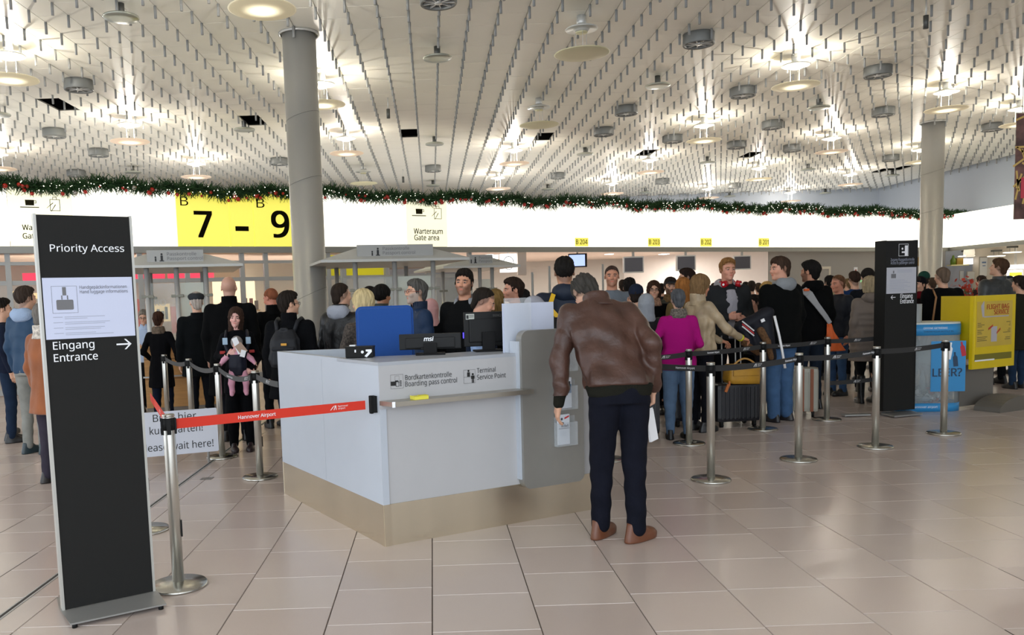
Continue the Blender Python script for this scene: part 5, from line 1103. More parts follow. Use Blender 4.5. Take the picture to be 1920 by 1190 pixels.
# ================================================================ PEOPLE
# every figure: distance fields sampled on a stretched grid (fine at head and hands) and skinned to one continuous surface
def surface_nets(f, xs, ys, zs):
    s = f < 0
    nx, ny, nz = f.shape
    c = np.zeros((nx-1, ny-1, nz-1), np.int8)
    for dx in (0, 1):
        for dy in (0, 1):
            for dz in (0, 1): c += s[dx:nx-1+dx, dy:ny-1+dy, dz:nz-1+dz]
    act = (c > 0) & (c < 8); I = np.argwhere(act)
    if len(I) == 0: return None
    idm = -np.ones(act.shape, np.int64); idm[act] = np.arange(len(I))
    acc = np.zeros((len(I), 3)); cnt = np.zeros(len(I))
    cor = [(0,0,0),(1,0,0),(0,1,0),(1,1,0),(0,0,1),(1,0,1),(0,1,1),(1,1,1)]
    vals = [f[I[:,0]+a, I[:,1]+b, I[:,2]+d] for a, b, d in cor]
    for e0, e1 in ((0,1),(2,3),(4,5),(6,7),(0,2),(1,3),(4,6),(5,7),(0,4),(1,5),(2,6),(3,7)):
        v0, v1 = vals[e0], vals[e1]; m = (v0 < 0) != (v1 < 0); t = np.zeros(len(I)); t[m] = v0[m]/(v0[m]-v1[m])
        p = np.array(cor[e0]) + t[:, None]*(np.array(cor[e1]) - np.array(cor[e0])); acc[m] += p[m]; cnt += m
    P = I + acc/cnt[:, None]
    def mp(u, g): i = np.clip(u.astype(int), 0, len(g)-2); return g[i] + (u-i)*(g[i+1]-g[i])
    V = np.stack([mp(P[:,0], xs), mp(P[:,1], ys), mp(P[:,2], zs)], 1)
    Q = []
    for ax, (b, d) in ((0, (1, 2)), (1, (2, 0)), (2, (0, 1))):
        sl0 = [slice(None)]*3; sl1 = [slice(None)]*3; sl0[ax] = slice(0, -1); sl1[ax] = slice(1, None)
        for o_ in (b, d): sl0[o_] = slice(1, -1); sl1[o_] = slice(1, -1)
        a0 = s[tuple(sl0)]; a1 = s[tuple(sl1)]
        for flip, m in ((False, a0 & ~a1), (True, ~a0 & a1)):
            J = np.argwhere(m)
            if len(J) == 0: continue
            J[:, b] += 1; J[:, d] += 1
            def at(db, dd): K = J.copy(); K[:, b] -= db; K[:, d] -= dd; return idm[K[:,0], K[:,1], K[:,2]]
            q = np.stack([at(1, 1), at(0, 1), at(0, 0), at(1, 0)], 1)
            Q.append(q[:, ::-1] if flip else q)
    return V, np.concatenate(Q)
def axis(lo, hi, coarse, fine=None, spans=()):
    g = [lo]
    while g[-1] < hi:
        h = coarse
        for a, b in spans:
            if a - coarse <= g[-1] <= b: h = fine
        g.append(g[-1] + h)
    return np.array(g)
class Field:
    def __init__(s, xs, ys, zs):
        s.xs, s.ys, s.zs = xs, ys, zs; s.f = np.full((len(xs), len(ys), len(zs)), .25, np.float32)
    def sub(s, c, r):
        i = [slice(max(0, np.searchsorted(g, c[k]-r[k]) - 1), min(len(g), np.searchsorted(g, c[k]+r[k]) + 1)) for k, g in enumerate((s.xs, s.ys, s.zs))]
        X, Y, Z = np.meshgrid(s.xs[i[0]], s.ys[i[1]], s.zs[i[2]], indexing='ij', sparse=True); return tuple(i), X, Y, Z
    def put(s, i, d, k, op='u'):
        a = s.f[i]
        if a.size == 0: return
        if op == 'u':
            if k > 0: h = np.maximum(k - np.abs(a - d), 0)/k; s.f[i] = np.minimum(a, d) - h*h*k*.25
            else: s.f[i] = np.minimum(a, d)
        elif op == 's':
            d = -d
            if k > 0: h = np.maximum(k - np.abs(a - d), 0)/k; s.f[i] = np.maximum(a, d) + h*h*k*.25
            else: s.f[i] = np.maximum(a, d)
    def ell(s, c, r, k=.02, op='u', M=None):
        m = max(r)*1.15 + .05; R_b = (m, m, m) if M is not None else tuple(q*1.1 + .05 for q in r)
        i, X, Y, Z = s.sub(c, R_b); x, y, z = X-c[0], Y-c[1], Z-c[2]
        if M is not None: x, y, z = (M[0][0]*x + M[1][0]*y + M[2][0]*z, M[0][1]*x + M[1][1]*y + M[2][1]*z, M[0][2]*x + M[1][2]*y + M[2][2]*z)
        q = np.sqrt((x/r[0])**2 + (y/r[1])**2 + (z/r[2])**2); q2 = np.sqrt((x/r[0]**2)**2 + (y/r[1]**2)**2 + (z/r[2]**2)**2)
        s.put(i, (q*(q-1)/np.maximum(q2, 1e-6)).astype(np.float32), k, op)
    def cap(s, a, b, ra, rb=None, k=.02, op='u', fl=None, wr=0.0):
        rb = ra if rb is None else rb; a = np.array(a, float); b = np.array(b, float); c = (a+b)/2; m = np.abs(b-a)/2 + max(ra, rb) + .05
        i, X, Y, Z = s.sub(c, m); d = b-a; L = max(d @ d, 1e-9)
        t = np.clip(((X-a[0])*d[0] + (Y-a[1])*d[1] + (Z-a[2])*d[2])/L, 0, 1)
        ex, ey, ez = X-a[0]-t*d[0], Y-a[1]-t*d[1], Z-a[2]-t*d[2]
        if fl: ex, ey, ez = ex/fl[0], ey/fl[1], ez/fl[2]
        r = ra + t*(rb-ra)
        if wr: r = r + wr*(np.sin(t*np.sqrt(L)*52 + 22*X + 15*Y) + .6*np.sin(t*np.sqrt(L)*31 - 40*X + 8*Y))*np.clip(np.sin(t*3.14)*1.5, 0, 1)
        s.put(i, (np.sqrt(ex*ex + ey*ey + ez*ez) - r).astype(np.float32), k, op)
    def loft(s, pts, k=.03, op='u', fold=0.0, ridge=0.0, seed=0, flat=False):
        """pts: list of (z, cx, cy, rx, ry) bottom to top"""
        P = np.array(pts, float); z0, z1 = P[0, 0], P[-1, 0]; mx = np.abs(P[:, 1]).max() + P[:, 3].max() + .06; my = np.abs(P[:, 2]).max() + P[:, 4].max() + .06
        i, X, Y, Z = s.sub((0, 0, (z0+z1)/2), (mx, my, (z1-z0)/2 + .06)); z = np.clip(Z, z0, z1)
        cx, cy, rx, ry = [np.interp(z, P[:, 0], P[:, q]) for q in (1, 2, 3, 4)]
        u, v = (X-cx)/rx, (Y-cy)/ry; q = (np.abs(u)**2.3 + np.abs(v)**2.3)**(1/2.3); d = (q-1)*np.minimum(rx, ry)
        if fold: 
            an = np.arctan2(v, u); d = d + fold*(.6*np.sin(an*5 + seed + 5*Z) + .5*np.sin(an*9 + 2*seed - 9*Z) + .5*np.sin(Z*38 + 3*np.sin(an*2 + seed) + seed))
        if ridge: d = d + ridge*np.abs(np.sin(Z*math.pi/.085)) - ridge*.6
        ez = np.maximum(Z - z1, z0 - Z); d = np.where(ez > 0, np.sqrt(np.maximum(d, 0)**2 + ez**2), d) if not flat else np.maximum(d, ez)
        s.put(i, d.astype(np.float32), k, op)
    def mesh(s): return surface_nets(s.f, s.xs, s.ys, s.zs)
def mesh_from(name, VQ, m, T=None, colfn=None):
    if VQ is None: return None
    V, Q = VQ; col = colfn(V) if colfn else None
    if T is not None: V = T(V)
    me = bpy.data.meshes.new(name); me.vertices.add(len(V)); me.vertices.foreach_set('co', V.astype(np.float32).ravel())
    n = len(Q); me.loops.add(n*4); me.loops.foreach_set('vertex_index', Q.astype(np.int32).ravel()); me.polygons.add(n)
    me.polygons.foreach_set('loop_start', np.arange(0, n*4, 4, dtype=np.int32)); me.polygons.foreach_set('loop_total', np.full(n, 4, np.int32)); me.polygons.foreach_set('use_smooth', np.ones(n, bool)); me.update(calc_edges=True)
    if col is not None:
        a = me.color_attributes.new('tone', 'FLOAT_COLOR', 'POINT'); a.data.foreach_set('color', np.concatenate([col, np.ones((len(col), 1))], 1).astype(np.float32).ravel())
    me.materials.append(m); return me
m_skin = mat('skin', '#c99a82', .5, attr='tone', bump=.05, bscale=120); 
def rotm(yaw, pitch=0.0, roll=0.0): return np.array(Matrix.Rotation(yaw, 3, 'Z') @ Matrix.Rotation(pitch, 3, 'X') @ Matrix.Rotation(roll, 3, 'Y'))
_cloth = {}
def cloth(col, kind='wool'):
    k = (col, kind)
    if k not in _cloth:
        p = dict(wool=dict(rough=.95, bump=.3, bscale=140, spec=.12), leather=dict(rough=.40, bump=.6, bscale=22, var=.32, vscale=6, spec=.4), nylon=dict(rough=.6, bump=.3, bscale=18, spec=.3), denim=dict(rough=.9, spec=.15, bump=.3, bscale=220, var=.22, vscale=7),
                 knit=dict(rough=.95, bump=.5, bscale=90, spec=.15), fur=dict(rough=1, bump=1.0, bscale=110, var=.45, vscale=40), suede=dict(rough=.9, bump=.2, bscale=60, var=.22, vscale=5, sheen=.2), tweed=dict(rough=.95, var=.7, vscale=60, bump=.4, bscale=90), hair=dict(rough=.75, bump=.5, bscale=70, var=.35, vscale=30, stretch=(1, 1, .12), spec=.18),
                 hairw=dict(rough=.5, bump=.9, bscale=60, var=.4, vscale=35, stretch=(1, 1, .1)))[kind]
        _cloth[k] = mat(f'{kind}_{col.strip("#")}', col, **p)
    return _cloth[k]
HAND = [(-.030, .0, .079, .0085), (-.010, .0, .090, .009), (.010, .0, .085, .0088), (.028, .0, .070, .008)]  # offset across, , length, radius
eye_me = {}
def eye_mesh(col='#3a2416'):
    if col in eye_me: return eye_me[col]
    bm = BM(); prof = [(0, -.0125)] + [(.0125*math.sin(a), -.0125*math.cos(a)) for a in (.2, .45, .7, 1.1, 1.6, 2.2, 2.8)] + [(0, .0125)]
    lathe(bm, prof, 12); me = bpy.data.meshes.new('eye')
    for v in bm.verts: v.co = Vector((v.co.x, v.co.z, v.co.y))
    bm.faces.ensure_lookup_table()
    for f in bm.faces: 
        r_ = math.hypot(f.calc_center_median().x, f.calc_center_median().z); f.material_index = 1 if (r_ < .0066 and f.calc_center_median().y < 0) else 0
    bmesh.ops.recalc_face_normals(bm, faces=bm.faces); bm.to_mesh(me); bm.free(); me.materials.append(mat('eye_white', '#a89c94', .3)); me.materials.append(mat('iris_' + col, col, .15)); eye_me[col] = me; return me

def person(label, at, h=1.75, yaw=0.0, head=(0, 0, 0), skin='#d9a88c', hair='short', haircol='#2a211c', top=('#22242a', 'wool'), hem=.86, bottom=('#23252b', 'denim'), shoe='#1a1818',
           build=1.0, female=False, arms=None, bend=0.0, coat=None, collar=None, hood=None, puffer=False, glasses=None, beard=None, feet=None, lod=1, sleeve=None, scarf=None, hat=None, seed=0, lean=0.0, knees=0.0,
           skirtlegs=None, hatcol='#222', eyes='#3a2416', hoodup=None, sleevelen=1.0, bare=False, trouser_w=1.0, headoff=(0, 0, 0), group=None, mouthopen=False, twist=0.0, collar_up=None, boots=False):
    """at: floor point (x, y). yaw 0 faces the camera (-Y), positive turns to the viewer's right. arms: dict R/L -> (elbow, wrist) in body frame, or None for hanging"""
    S = h/1.75; rs = np.random.RandomState(seed + 17)
    root = thing('person', label, 'person', (at[0], at[1], 0), yaw, group)
    g = dict(hv=.0058, cv=.014) if lod == 1 else (dict(hv=.0042, cv=.0085) if lod == 0 else dict(hv=.0085, cv=.019))
    fw = .88 if female else 1.0; bw = build
    # ---- pose transform: upper body bends forward about the hips (forward is -y)
    HZ = .93
    cb, sb = math.cos(bend), math.sin(bend); ct_, st_ = math.cos(lean), math.sin(lean)
    def UB(p):                                    # upper-body frame -> body frame
        p = np.asarray(p, float); y, z = p[..., 1], p[..., 2]-HZ; x = p[..., 0]
        w_ = np.clip((p[..., 2] - .86)/.16, 0, 1) if bend else 1.0
        a_ = bend*w_; c_, s_ = np.cos(a_), np.sin(a_); y2 = y*c_ - z*s_; z2 = y*s_ + z*c_
        if bend: b2 = bend*.25*np.clip((z - .25)/.3, 0, 1); 
        x2 = x + np.maximum(z2, 0)*st_; z3 = z2
        return np.stack([x2, y2, z3 + HZ], -1)
    fin = lambda V: UB(V)*S
    legsT = lambda V: V*S
    SHX = .166*fw*(.4 + .6*bw); shz = 1.405
    hands = {}
    arms = arms or {}
    A_ = {}
    for sd, sg in (('R', -1), ('L', 1)):
        sh_ = np.array([sg*SHX, .01, shz])
        if arms.get(sd): el, wr = [np.array(q, float) for q in arms[sd][:2]]
        else: el, wr = np.array([sg*(SHX + .050), .035, 1.135]), np.array([sg*(SHX + .055), -.03, .895])
        A_[sd] = (sh_, el, wr, arms[sd][2] if arms.get(sd) and len(arms[sd]) > 2 else None)
    # head placement
    nb = np.array([0, .025, 1.475]); hy, hp, hr = head; MH = rotm(hy, hp, hr); hc = np.array([0, -.0, 1.638]) + np.array([0, -math.sin(hp)*.07, -abs(math.sin(hp))*.025]) + np.array(headoff)
    hs = .97 if female else 1.0
    def H(p): return hc + MH @ (np.array(p, float)*hs)
    # ---- BODY
    hx = [q for sd in 'RL' for q in (A_[sd][2][0]-.06, A_[sd][2][0]+.06)]
    xs = axis(-.48*max(1, bw) - .1, .48*max(1, bw) + .1, .022, g['hv'], [(-.115, .115)] + [(A_[sd][2][0]-.07, A_[sd][2][0]+.07) for sd in 'RL'])
    ylo = min(-.30, min(A_[sd][2][1] for sd in 'RL') - .16)
    ys = axis(ylo, .30, .022, g['hv'], [(-.13 + hc[1], .13 + hc[1])] + [(A_[sd][2][1]-.07, A_[sd][2][1]+.07) for sd in 'RL'])
    wz = [A_[sd][2][2] for sd in 'RL']
    zs = axis(.0, 1.80, .035, g['hv'], [(1.49, 1.79)] + [(w_-.16, w_+.06) for w_ in wz])
    F = Field(xs, ys, zs)
    F.loft([(.93, 0, .01, .13, .085), (1.05, 0, 0, .115, .08), (1.2, 0, 0, .13, .085), (1.36, 0, .01, .145, .085), (1.42, 0, .02, .10, .055)], k=.03)
    kn = .03 + knees
    ft = feet or {'R': (-.10, 0, .12), 'L': (.10, 0, -.12)}
    for sd, sg in (('R', -1), ('L', 1)):
        sh_, el, wr, hd = A_[sd]; fx, fy, fa = ft[sd]
        F.cap((sg*.09, 0, .90), (sg*.5*.09 + fx*.5, fy*.4 - .02, .49), .07, .045, k=.03); F.cap((sg*.5*.09 + fx*.5, fy*.4 - .02, .49), (fx, fy, .09), .045, .03, k=.03); F.cap((fx, fy, .05), (fx + math.sin(fa)*.10, fy - .10, .035), .03, .025, k=.03)
        F.cap(sh_, el, .045, .036, k=.03); F.cap(el, wr, .036, .025, k=.02)
        # hand: palm, four fingers, thumb
        d = wr - el; d /= np.linalg.norm(d)
        if hd is not None: fwd = np.array(hd[0], float); fwd /= np.linalg.norm(fwd); pn = np.array(hd[1], float); curl = hd[2]
        else: fwd = d; pn = np.array([-sg*1.0, 0.0, 0.0]); curl = .45          # palm faces the thigh
        pn = pn - fwd*(pn @ fwd); pn /= np.linalg.norm(pn); ac_ = np.cross(fwd, pn)*(-sg)      # across: towards the thumb
        pc = wr + fwd*.05; F.cap(wr - fwd*.02, wr + fwd*.02, .024, .026, k=.012)
        for o_, in ((-.024,), (-.008,), (.008,), (.024,)): F.cap(wr + fwd*.02 + ac_*o_*.7, wr + fwd*.082 + ac_*o_, .0145, .0125, k=.010)
        for n_, (o_, _, L_, r_) in enumerate(HAND):
            o_ = o_*.86; b0 = wr + fwd*.085 + ac_*(-o_)*1.0; a1 = curl*(.7 + .12*n_); d1 = fwd*math.cos(a1) + pn*math.sin(a1); d2 = fwd*math.cos(a1*2.1) + pn*math.sin(a1*2.1)
            m_ = b0 + d1*L_*.5; F.cap(b0, m_, r_, r_*.95, k=.006); F.cap(m_, m_ + d2*L_*.48, r_*.95, r_*.8, k=.004)
        t0 = wr + fwd*.025 + ac_*.022; t1 = t0 + (fwd*.6 + ac_*.55 + pn*.35)*.042; F.cap(t0, t1, .0135, .011, k=.01); F.cap(t1, t1 + (fwd*.8 + ac_*.05 + pn*.45)*.034, .0105, .009, k=.005)
        hands[sd] = (wr, fwd, pn)
    F.cap(nb + [0, .0, -.03], H((0, .012, -.05)), .062*fw if not female else .052, .054*fw, k=.03); F.cap((-.11*fw, .02, 1.405), (.11*fw, .02, 1.405), .04, k=.05)
    def HE(c, r, k=.012, op='u', M=None): F.ell(H(c), [q*hs for q in r], k, op, MH if M is None else MH @ M)
    jw = .92 if female else 1.0
    HE((0, .012, .032), (.0755, .096, .087)); HE((0, -.020, -.028), (.062*jw, .074, .078), k=.03); HE((0, -.048, -.078), (.036*jw, .038, .030), k=.03); F.ell(H((0, -.078, -.100)), (.017, .014, .013), .022, 'u', MH)
    for sg in (-1, 1):
        HE((sg*.031, -.098, .004), (.020, .017, .0125), k=.010, op='s'); F.cap(H((sg*.048, -.078, .023)), H((sg*.012, -.090, .021)), .0075*hs, k=.014)
        F.ell(H((sg*.031, -.079, .004)), (.0155, .0128, .0125), .004, 'u', MH)
        F.ell(H((sg*.040, -.070, -.030)), (.020, .018, .018), .022, 'u', MH); HE((sg*.0775, .014, -.004), (.0075, .018, .030), k=.006, M=rotm(sg*.35)); HE((sg*.084, .010, .004), (.005, .008, .013), k=.004, op='s')
    F.cap(H((0, -.092, .014)), H((0, -.108, -.026)), .0072, .0095, k=.014)
    for sg in (-1, 1): F.ell(H((sg*.010, -.099, -.030)), (.0075, .009, .0065), .008, 'u', MH)
    F.cap(H((-.017, -.083, -.058)), H((.017, -.083, -.058)), .006, k=.010); F.cap(H((-.012, -.0885, -.0555)), H((.012, -.0885, -.0555)), .0038, k=.006); F.cap(H((-.011, -.0875, -.0635)), H((.011, -.0875, -.0635)), .0045, k=.006); F.cap(H((-.022, -.097, -.0595)), H((.022, -.097, -.0595)), .0022, k=.004, op='s')
    sk = np.array(srgb(skin)); hcol = np.array(srgb(haircol)); lip = sk*np.array([.86, .52, .50])
    def colfn(V):
        L_ = (V - hc) @ MH / hs; C_ = np.tile(sk, (len(V), 1)); x, y, z = L_.T; ax = np.abs(x)
        def bl(m, c, w=1.0): m = np.clip(m, 0, 1)[:, None]*w; C_[:] = C_*(1-m) + np.asarray(c)*m
        face = y < -.05
        bl((1.25 - ((x/.022)**2 + ((z+.059)/.0075)**2))*2*(face), lip)
        bl((1.2 - (((ax-.032)/.022)**2 + ((z - .0245 + (ax-.03)**2*6)/.0058)**2))*2.5*(y < -.055), hcol*.75, 1.0)
        bl((1.3 - (((ax-.031)/.0185)**2 + ((z - .004)/.0105)**2))*1.2*(y < -.06), sk*.55, .5)  # shade of the eye sockets painted into the skin tone
        bl((1.0 - (((ax-.042)/.026)**2 + ((z+.028)/.022)**2))*(y < -.04), sk*np.array([1.05, .80, .76]), .45); bl((1.0 - ((x/.012)**2 + ((z+.03)/.012)**2))*(y < -.09), sk*np.array([1, .78, .74]), .5)
        if beard is not None:
            b_ = np.clip((-.030 - z + np.clip(ax-.03, 0, 1)*.9)/.012, 0, 1)*(y < .0)*(z > -.108)*np.clip((((x/.017)**2 + ((z+.060)/.008)**2) - 1)*2, 0, 1); bl(b_, np.array(srgb(beard[0])), beard[1])
        if hair in ('short', 'buzz', 'receding', 'fade') and hat is None:
            b_ = np.clip(((.74*y + .67*z) + .026)/.016, 0, 1)*np.clip((y + .045)/.012 + (z > .055)*9*np.clip((y + .082 + 9*(z > .075))/.01, 0, 1), 0, 1); bl(b_, hcol*.8 + sk*.2, .35 if hair == 'buzz' else .8)
        return C_
    body = obj('body', mesh_from('body', F.mesh(), m_skin, fin if bend or lean else None, colfn) , None, root)
    def fixlegs(me):   # keep legs below the hips unbent, done by the weight in UB
        pass
    if not (bend or lean): body.scale = (S, S, S)
    # eyes
    for sg in (-1, 1):
        e = obj('eye', eye_mesh(eyes), None, root); c_ = H((sg*.031, -.0858, .003)); c2 = UB(c_)*S; e.location = c2; Rm = Matrix(MH.tolist()).to_4x4()
        e.rotation_euler = (Matrix.Rotation(bend, 4, 'X') @ Rm).to_euler(); s_ = S*hs*.92; e.scale = (s_, s_*.9, s_*.66)
    def part(name, Fd, m, leg=False, par=None):
        me = mesh_from(name, Fd.mesh(), m, (fin if (bend or lean) and not leg else legsT)); return obj(name, me, None, par or root) if me else None
    cv = g['cv']; hv2 = g['hv']*1.15
    # ---- HAIR / HAT (in head frame, then rotated)
    def headfield(lo, hi, step): return Field(axis(lo[0], hi[0], step), axis(lo[1], hi[1], step), axis(lo[2], hi[2], step))
    def hpart(name, Fd, m, extra=None):
        r_ = Fd.mesh()
        if r_ is None: return
        V, Q = r_; V = hc + (V*hs) @ MH.T; me = mesh_from(name, (V, Q), m, fin if bend or lean else legsT); return obj(name, me, None, root)
    def planecut(Fd, ny, nz, c, k=.012):
        X, Y, Z = np.meshgrid(Fd.xs, Fd.ys, Fd.zs, indexing='ij', sparse=True); d = -(ny*Y + nz*Z - c) + .005*np.sin(X*170 + seed)*np.sin(Y*150 + 1)
        Fd.f = np.maximum(Fd.f, d.astype(np.float32))
    def strands(Fd, amp, fx=60, fy=60, fz=12):
        X, Y, Z = np.meshgrid(Fd.xs, Fd.ys, Fd.zs, indexing='ij', sparse=True); an = np.arctan2(Y, X)
        Fd.f = Fd.f + (amp*(np.sin(an*17 + 25*Z + seed) + .7*np.sin(an*29 - 40*Z + 2*seed) + .6*np.sin(70*Z + 5*an + seed))).astype(np.float32)
    hm = cloth(haircol, 'hair')
    t_h = {'short': .010, 'fade': .012, 'buzz': .003, 'receding': .007, 'fringe': .006, 'thick': .024, 'bob': .02, 'long': .016, 'updo': .017, 'bald': 0, 'none': 0}[hair]
    if hair not in ('bald', 'none') and hoodup is None:
        Fd = headfield((-.14, -.14, -.42 if hair == 'long' else -.15), (.14, .17, .17), hv2)
        if hair in ('short', 'fade', 'thick'):
            Fd.ell((0, .014, .034), (.0765 + min(t_h, .016)*.45, .097 + t_h*.8, .088 + t_h*.9), 0); Fd.ell((0, -.012, .078), (.068 + t_h*.4, .083, .050 + t_h*.6), .02)
        else: Fd.ell((0, .012, .034), (.0765 + t_h, .097 + t_h, .088 + t_h), 0)
        if hair in ('thick',): Fd.ell((0, -.03, .075), (.068, .07, .052), .02)
        if hair in ('bob', 'long', 'updo'):
            Fd.f[:] = np.maximum(Fd.f, -1)
            if hair != 'updo':
                zb_ = -.10 if hair == 'bob' else -.36
                Fd.loft([(zb_, 0, .035, .075 if hair == 'long' else .085, .045 if hair == 'long' else .065), (-.1, 0, .03, .09, .07), (0, 0, .022, .096, .088)], k=.02)
            else: Fd.ell((0, .07, .03), (.065, .06, .07), .02)
            # open the face
            Fd.ell((0, -.115, -.022), (.062 if hair != 'updo' else .07, .085, .100), .01, 's'); 
            if hair == 'updo': planecut(Fd, .55, .80, -.02)
            Fd.ell((0, .0, -.16), (.062, .07, .10), .012, 's') if hair != 'long' else None
        else:
            off = {'short': -.006, 'fade': .010, 'buzz': .004, 'thick': .006, 'receding': .022, 'fringe': .0}[hair]; planecut(Fd, .70, .714, off)
            Fd.ell((0, -.118, .008), (.061, .062, .066 if hair != 'receding' else .078), .010, 's')
            if hair in ('short', 'thick', 'receding'): Fd.ell((0, .066, -.040), (.056, .036, .055), .02)
            if hair in ('short', 'thick', 'fade'):
                for sg in (-1, 1): Fd.cap((sg*.073, -.022, .03), (sg*.072, -.024, -.012), .007, .005, k=.006)
            if hair == 'fringe': Fd.ell((0, -.02, .09), (.075, .085, .07), .01, 's')
            for sg in (-1, 1): Fd.ell((sg*.09, .012, -.008), (.02, .026, .030), .006, 's')
        strands(Fd, .0014 if hair in ('buzz', 'receding') else .0034)
        hpart('hair', Fd, hm)
    if hoodup:
        Fd = headfield((-.16, -.16, -.24), (.16, .19, .18), hv2*1.2); Fd.ell((0, .02, .03), (.098, .118, .108), 0); Fd.loft([(-.22, 0, .02, .12, .10), (-.12, 0, .02, .095, .095), (0, 0, .02, .097, .112)], k=.03, fold=.003, seed=seed); Fd.ell((0, -.13, -.01), (.060, .085, .088), .015, 's'); Fd.ell((0, -.02, -.02), (.07, .09, .09), .01, 's'); hpart('hood', Fd, cloth(*hoodup))
    if hat:
        Fd = headfield((-.16, -.22, -.10), (.16, .17, .20), hv2); hmx = cloth(hatcol, 'wool' if hat != 'cap' else 'nylon')
        if hat == 'beanie': Fd.ell((0, .014, .046), (.090, .108, .098), 0); planecut(Fd, .20, .98, .030); 
        elif hat == 'flat': Fd.ell((0, -.005, .075), (.100, .125, .052), 0); Fd.ell((0, .02, .055), (.088, .104, .05), .02); Fd.ell((0, -.11, .045), (.07, .05, .012), .02); planecut(Fd, .12, .99, .028)
        elif hat == 'cap': Fd.ell((0, .014, .045), (.086, .104, .09), 0); planecut(Fd, .15, .985, .030); Fd.ell((0, -.13, .046), (.066, .07, .008), .012)
        strands(Fd, .0008); hpart('hat', Fd, hmx)
        if hat == 'cap': 
            pass
    if glasses:
        bm = BM()
        for sg in (-1, 1):
            pts = [H((sg*.031 + .022*math.cos(a), -.108 + .004*abs(math.cos(a)), .002 + .0165*math.sin(a))) for a in [2*PI*k/14 for k in range(15)]]; tube(bm, [tuple(UB(p)*S) for p in pts], .0018, 5)
            tube(bm, [tuple(UB(H(p))*S) for p in ((sg*.053, -.104, .006), (sg*.076, -.06, .007), (sg*.083, .01, .006))], .0020, 5)
        tube(bm, [tuple(UB(H(p))*S) for p in ((-.009, -.108, .006), (.009, -.108, .006))], .0018, 5); obj('glasses', bm, mat('glasses_' + glasses, glasses, .3), root)
    # ---- TOP
    tm_ = cloth(*top); lo_z = hem if coat is None else coat
    xa = max(.40, max(abs(A_[sd][k][0]) for sd in 'RL' for k in (1, 2)) + .10)*1.0 + (bw-1)*.1
    if female and not coat: pass
    F = Field(axis(-xa, xa, cv), axis(min(-.24, ylo + .06) - (bw-1)*.1, .27 + (bw-1)*.1, cv), axis(lo_z - .05, 1.60, cv))
    b = bw; fo = .006 if puffer else .009 if (lod == 0 and top[1] == 'leather') else .005 if top[1] in ('leather', 'nylon', 'suede') else .0035; rid = .012 if puffer else 0
    flare = .025 if coat else 0.0
    pf = .015 if puffer else 0.0
    if female: prof = [(lo_z, 0, .01, .168 + flare + pf, .125 + flare + pf), (max(lo_z + .03, .93), 0, .012, .172 + pf, .128 + pf), (1.08, 0, 0, .140 + pf, .105 + pf), (1.26, 0, -.008, .158 + pf, .124 + pf), (1.35, 0, .005, .150, .100 + pf), (1.41, 0, .02, .115, .078), (1.46, 0, .022, .07, .06)]
    else: prof = [(lo_z, 0, .005, .172 + flare + pf, .122 + flare + pf), (max(lo_z + .03, .93), 0, .005, .172 + pf, .122 + pf), (1.08, 0, 0, .168 + pf, .118 + pf), (1.26, 0, 0, .180 + pf, .126 + pf), (1.36, 0, .01, .168, .106 + pf), (1.41, 0, .02, .135, .085), (1.465, 0, .022, .078, .066)]
    prof = [(z, cx, cy, rx*b, ry*(.5 + .5*b)) for z, cx, cy, rx, ry in prof]
    F.loft(prof, k=.02, fold=fo, ridge=rid, seed=seed, flat=False)
    sr = (.052 if top[1] == 'knit' or bare else .066 if puffer else .060)*(.6 + .4*b)*fw
    F.cap((-SHX*.9, .012, shz - .01), (0, .02, shz + .035), sr*.80, .05, k=.05); F.cap((SHX*.9, .012, shz - .01), (0, .02, shz + .035), sr*.80, .05, k=.05)
    for sd, sg in (('R', -1), ('L', 1)):
        sh_, el, wr, hd = A_[sd]; w2 = el + (wr-el)*(.97 if not bare else .2)
        F.cap(sh_, sh_ + (el-sh_)*.25, sr, sr*.97, k=.045); F.cap(sh_, el, sr, sr*.86, k=.012, wr=.0035 if fo > .004 else .002)
        if not bare: F.cap(el, w2, sr*.86, sr*.68, k=.03, wr=.0035 if fo > .004 else .002)
    if hood: pass
    tp = part('jacket' if top[1] in ('leather', 'nylon', 'suede') or coat else 'sweater' if top[1] == 'knit' else 'top', F, tm_)
    if collar or collar_up:
        F = Field(axis(-.16, .16, cv*.8), axis(-.16, .17, cv*.8), axis(1.40, 1.62, cv*.8)); hz = .045 if not collar_up else .085
        F.loft([(1.42, 0, .022, .115, .095), (1.47, 0, .025, .084, .082), (1.47 + hz, 0, .03, .080, .082)], k=0, flat=True); F.loft([(1.38, 0, .022, .08, .07), (1.47, 0, .022, .066, .066), (1.64, 0, .018, .070, .07)], k=.004, op='s', flat=True); F.ell((0, -.11, 1.53), (.035, .07, .11), .01, 's')
        part('collar', F, cloth(*(collar or collar_up)))
    if hood:
        F = Field(axis(-.19, .19, cv), axis(-.14, .26, cv), axis(1.34, 1.64, cv)); F.ell((0, .075, 1.475), (.125, .090, .085), 0); F.loft([(1.42, 0, .02, .12, .10), (1.50, 0, .025, .092, .098)], k=.03); F.ell((0, .03, 1.57), (.078, .095, .075), .02, 's'); F.ell((0, -.12, 1.48), (.085, .11, .14), .02, 's'); F.ell((0, .01, 1.50), (.062, .062, .12), .01, 's')
        X, Y, Z = np.meshgrid(F.xs, F.ys, F.zs, indexing='ij', sparse=True); F.f = F.f + (.003*np.sin(X*60 + seed)*np.sin(Z*50)).astype(np.float32); part('hood_down', F, cloth(*hood))
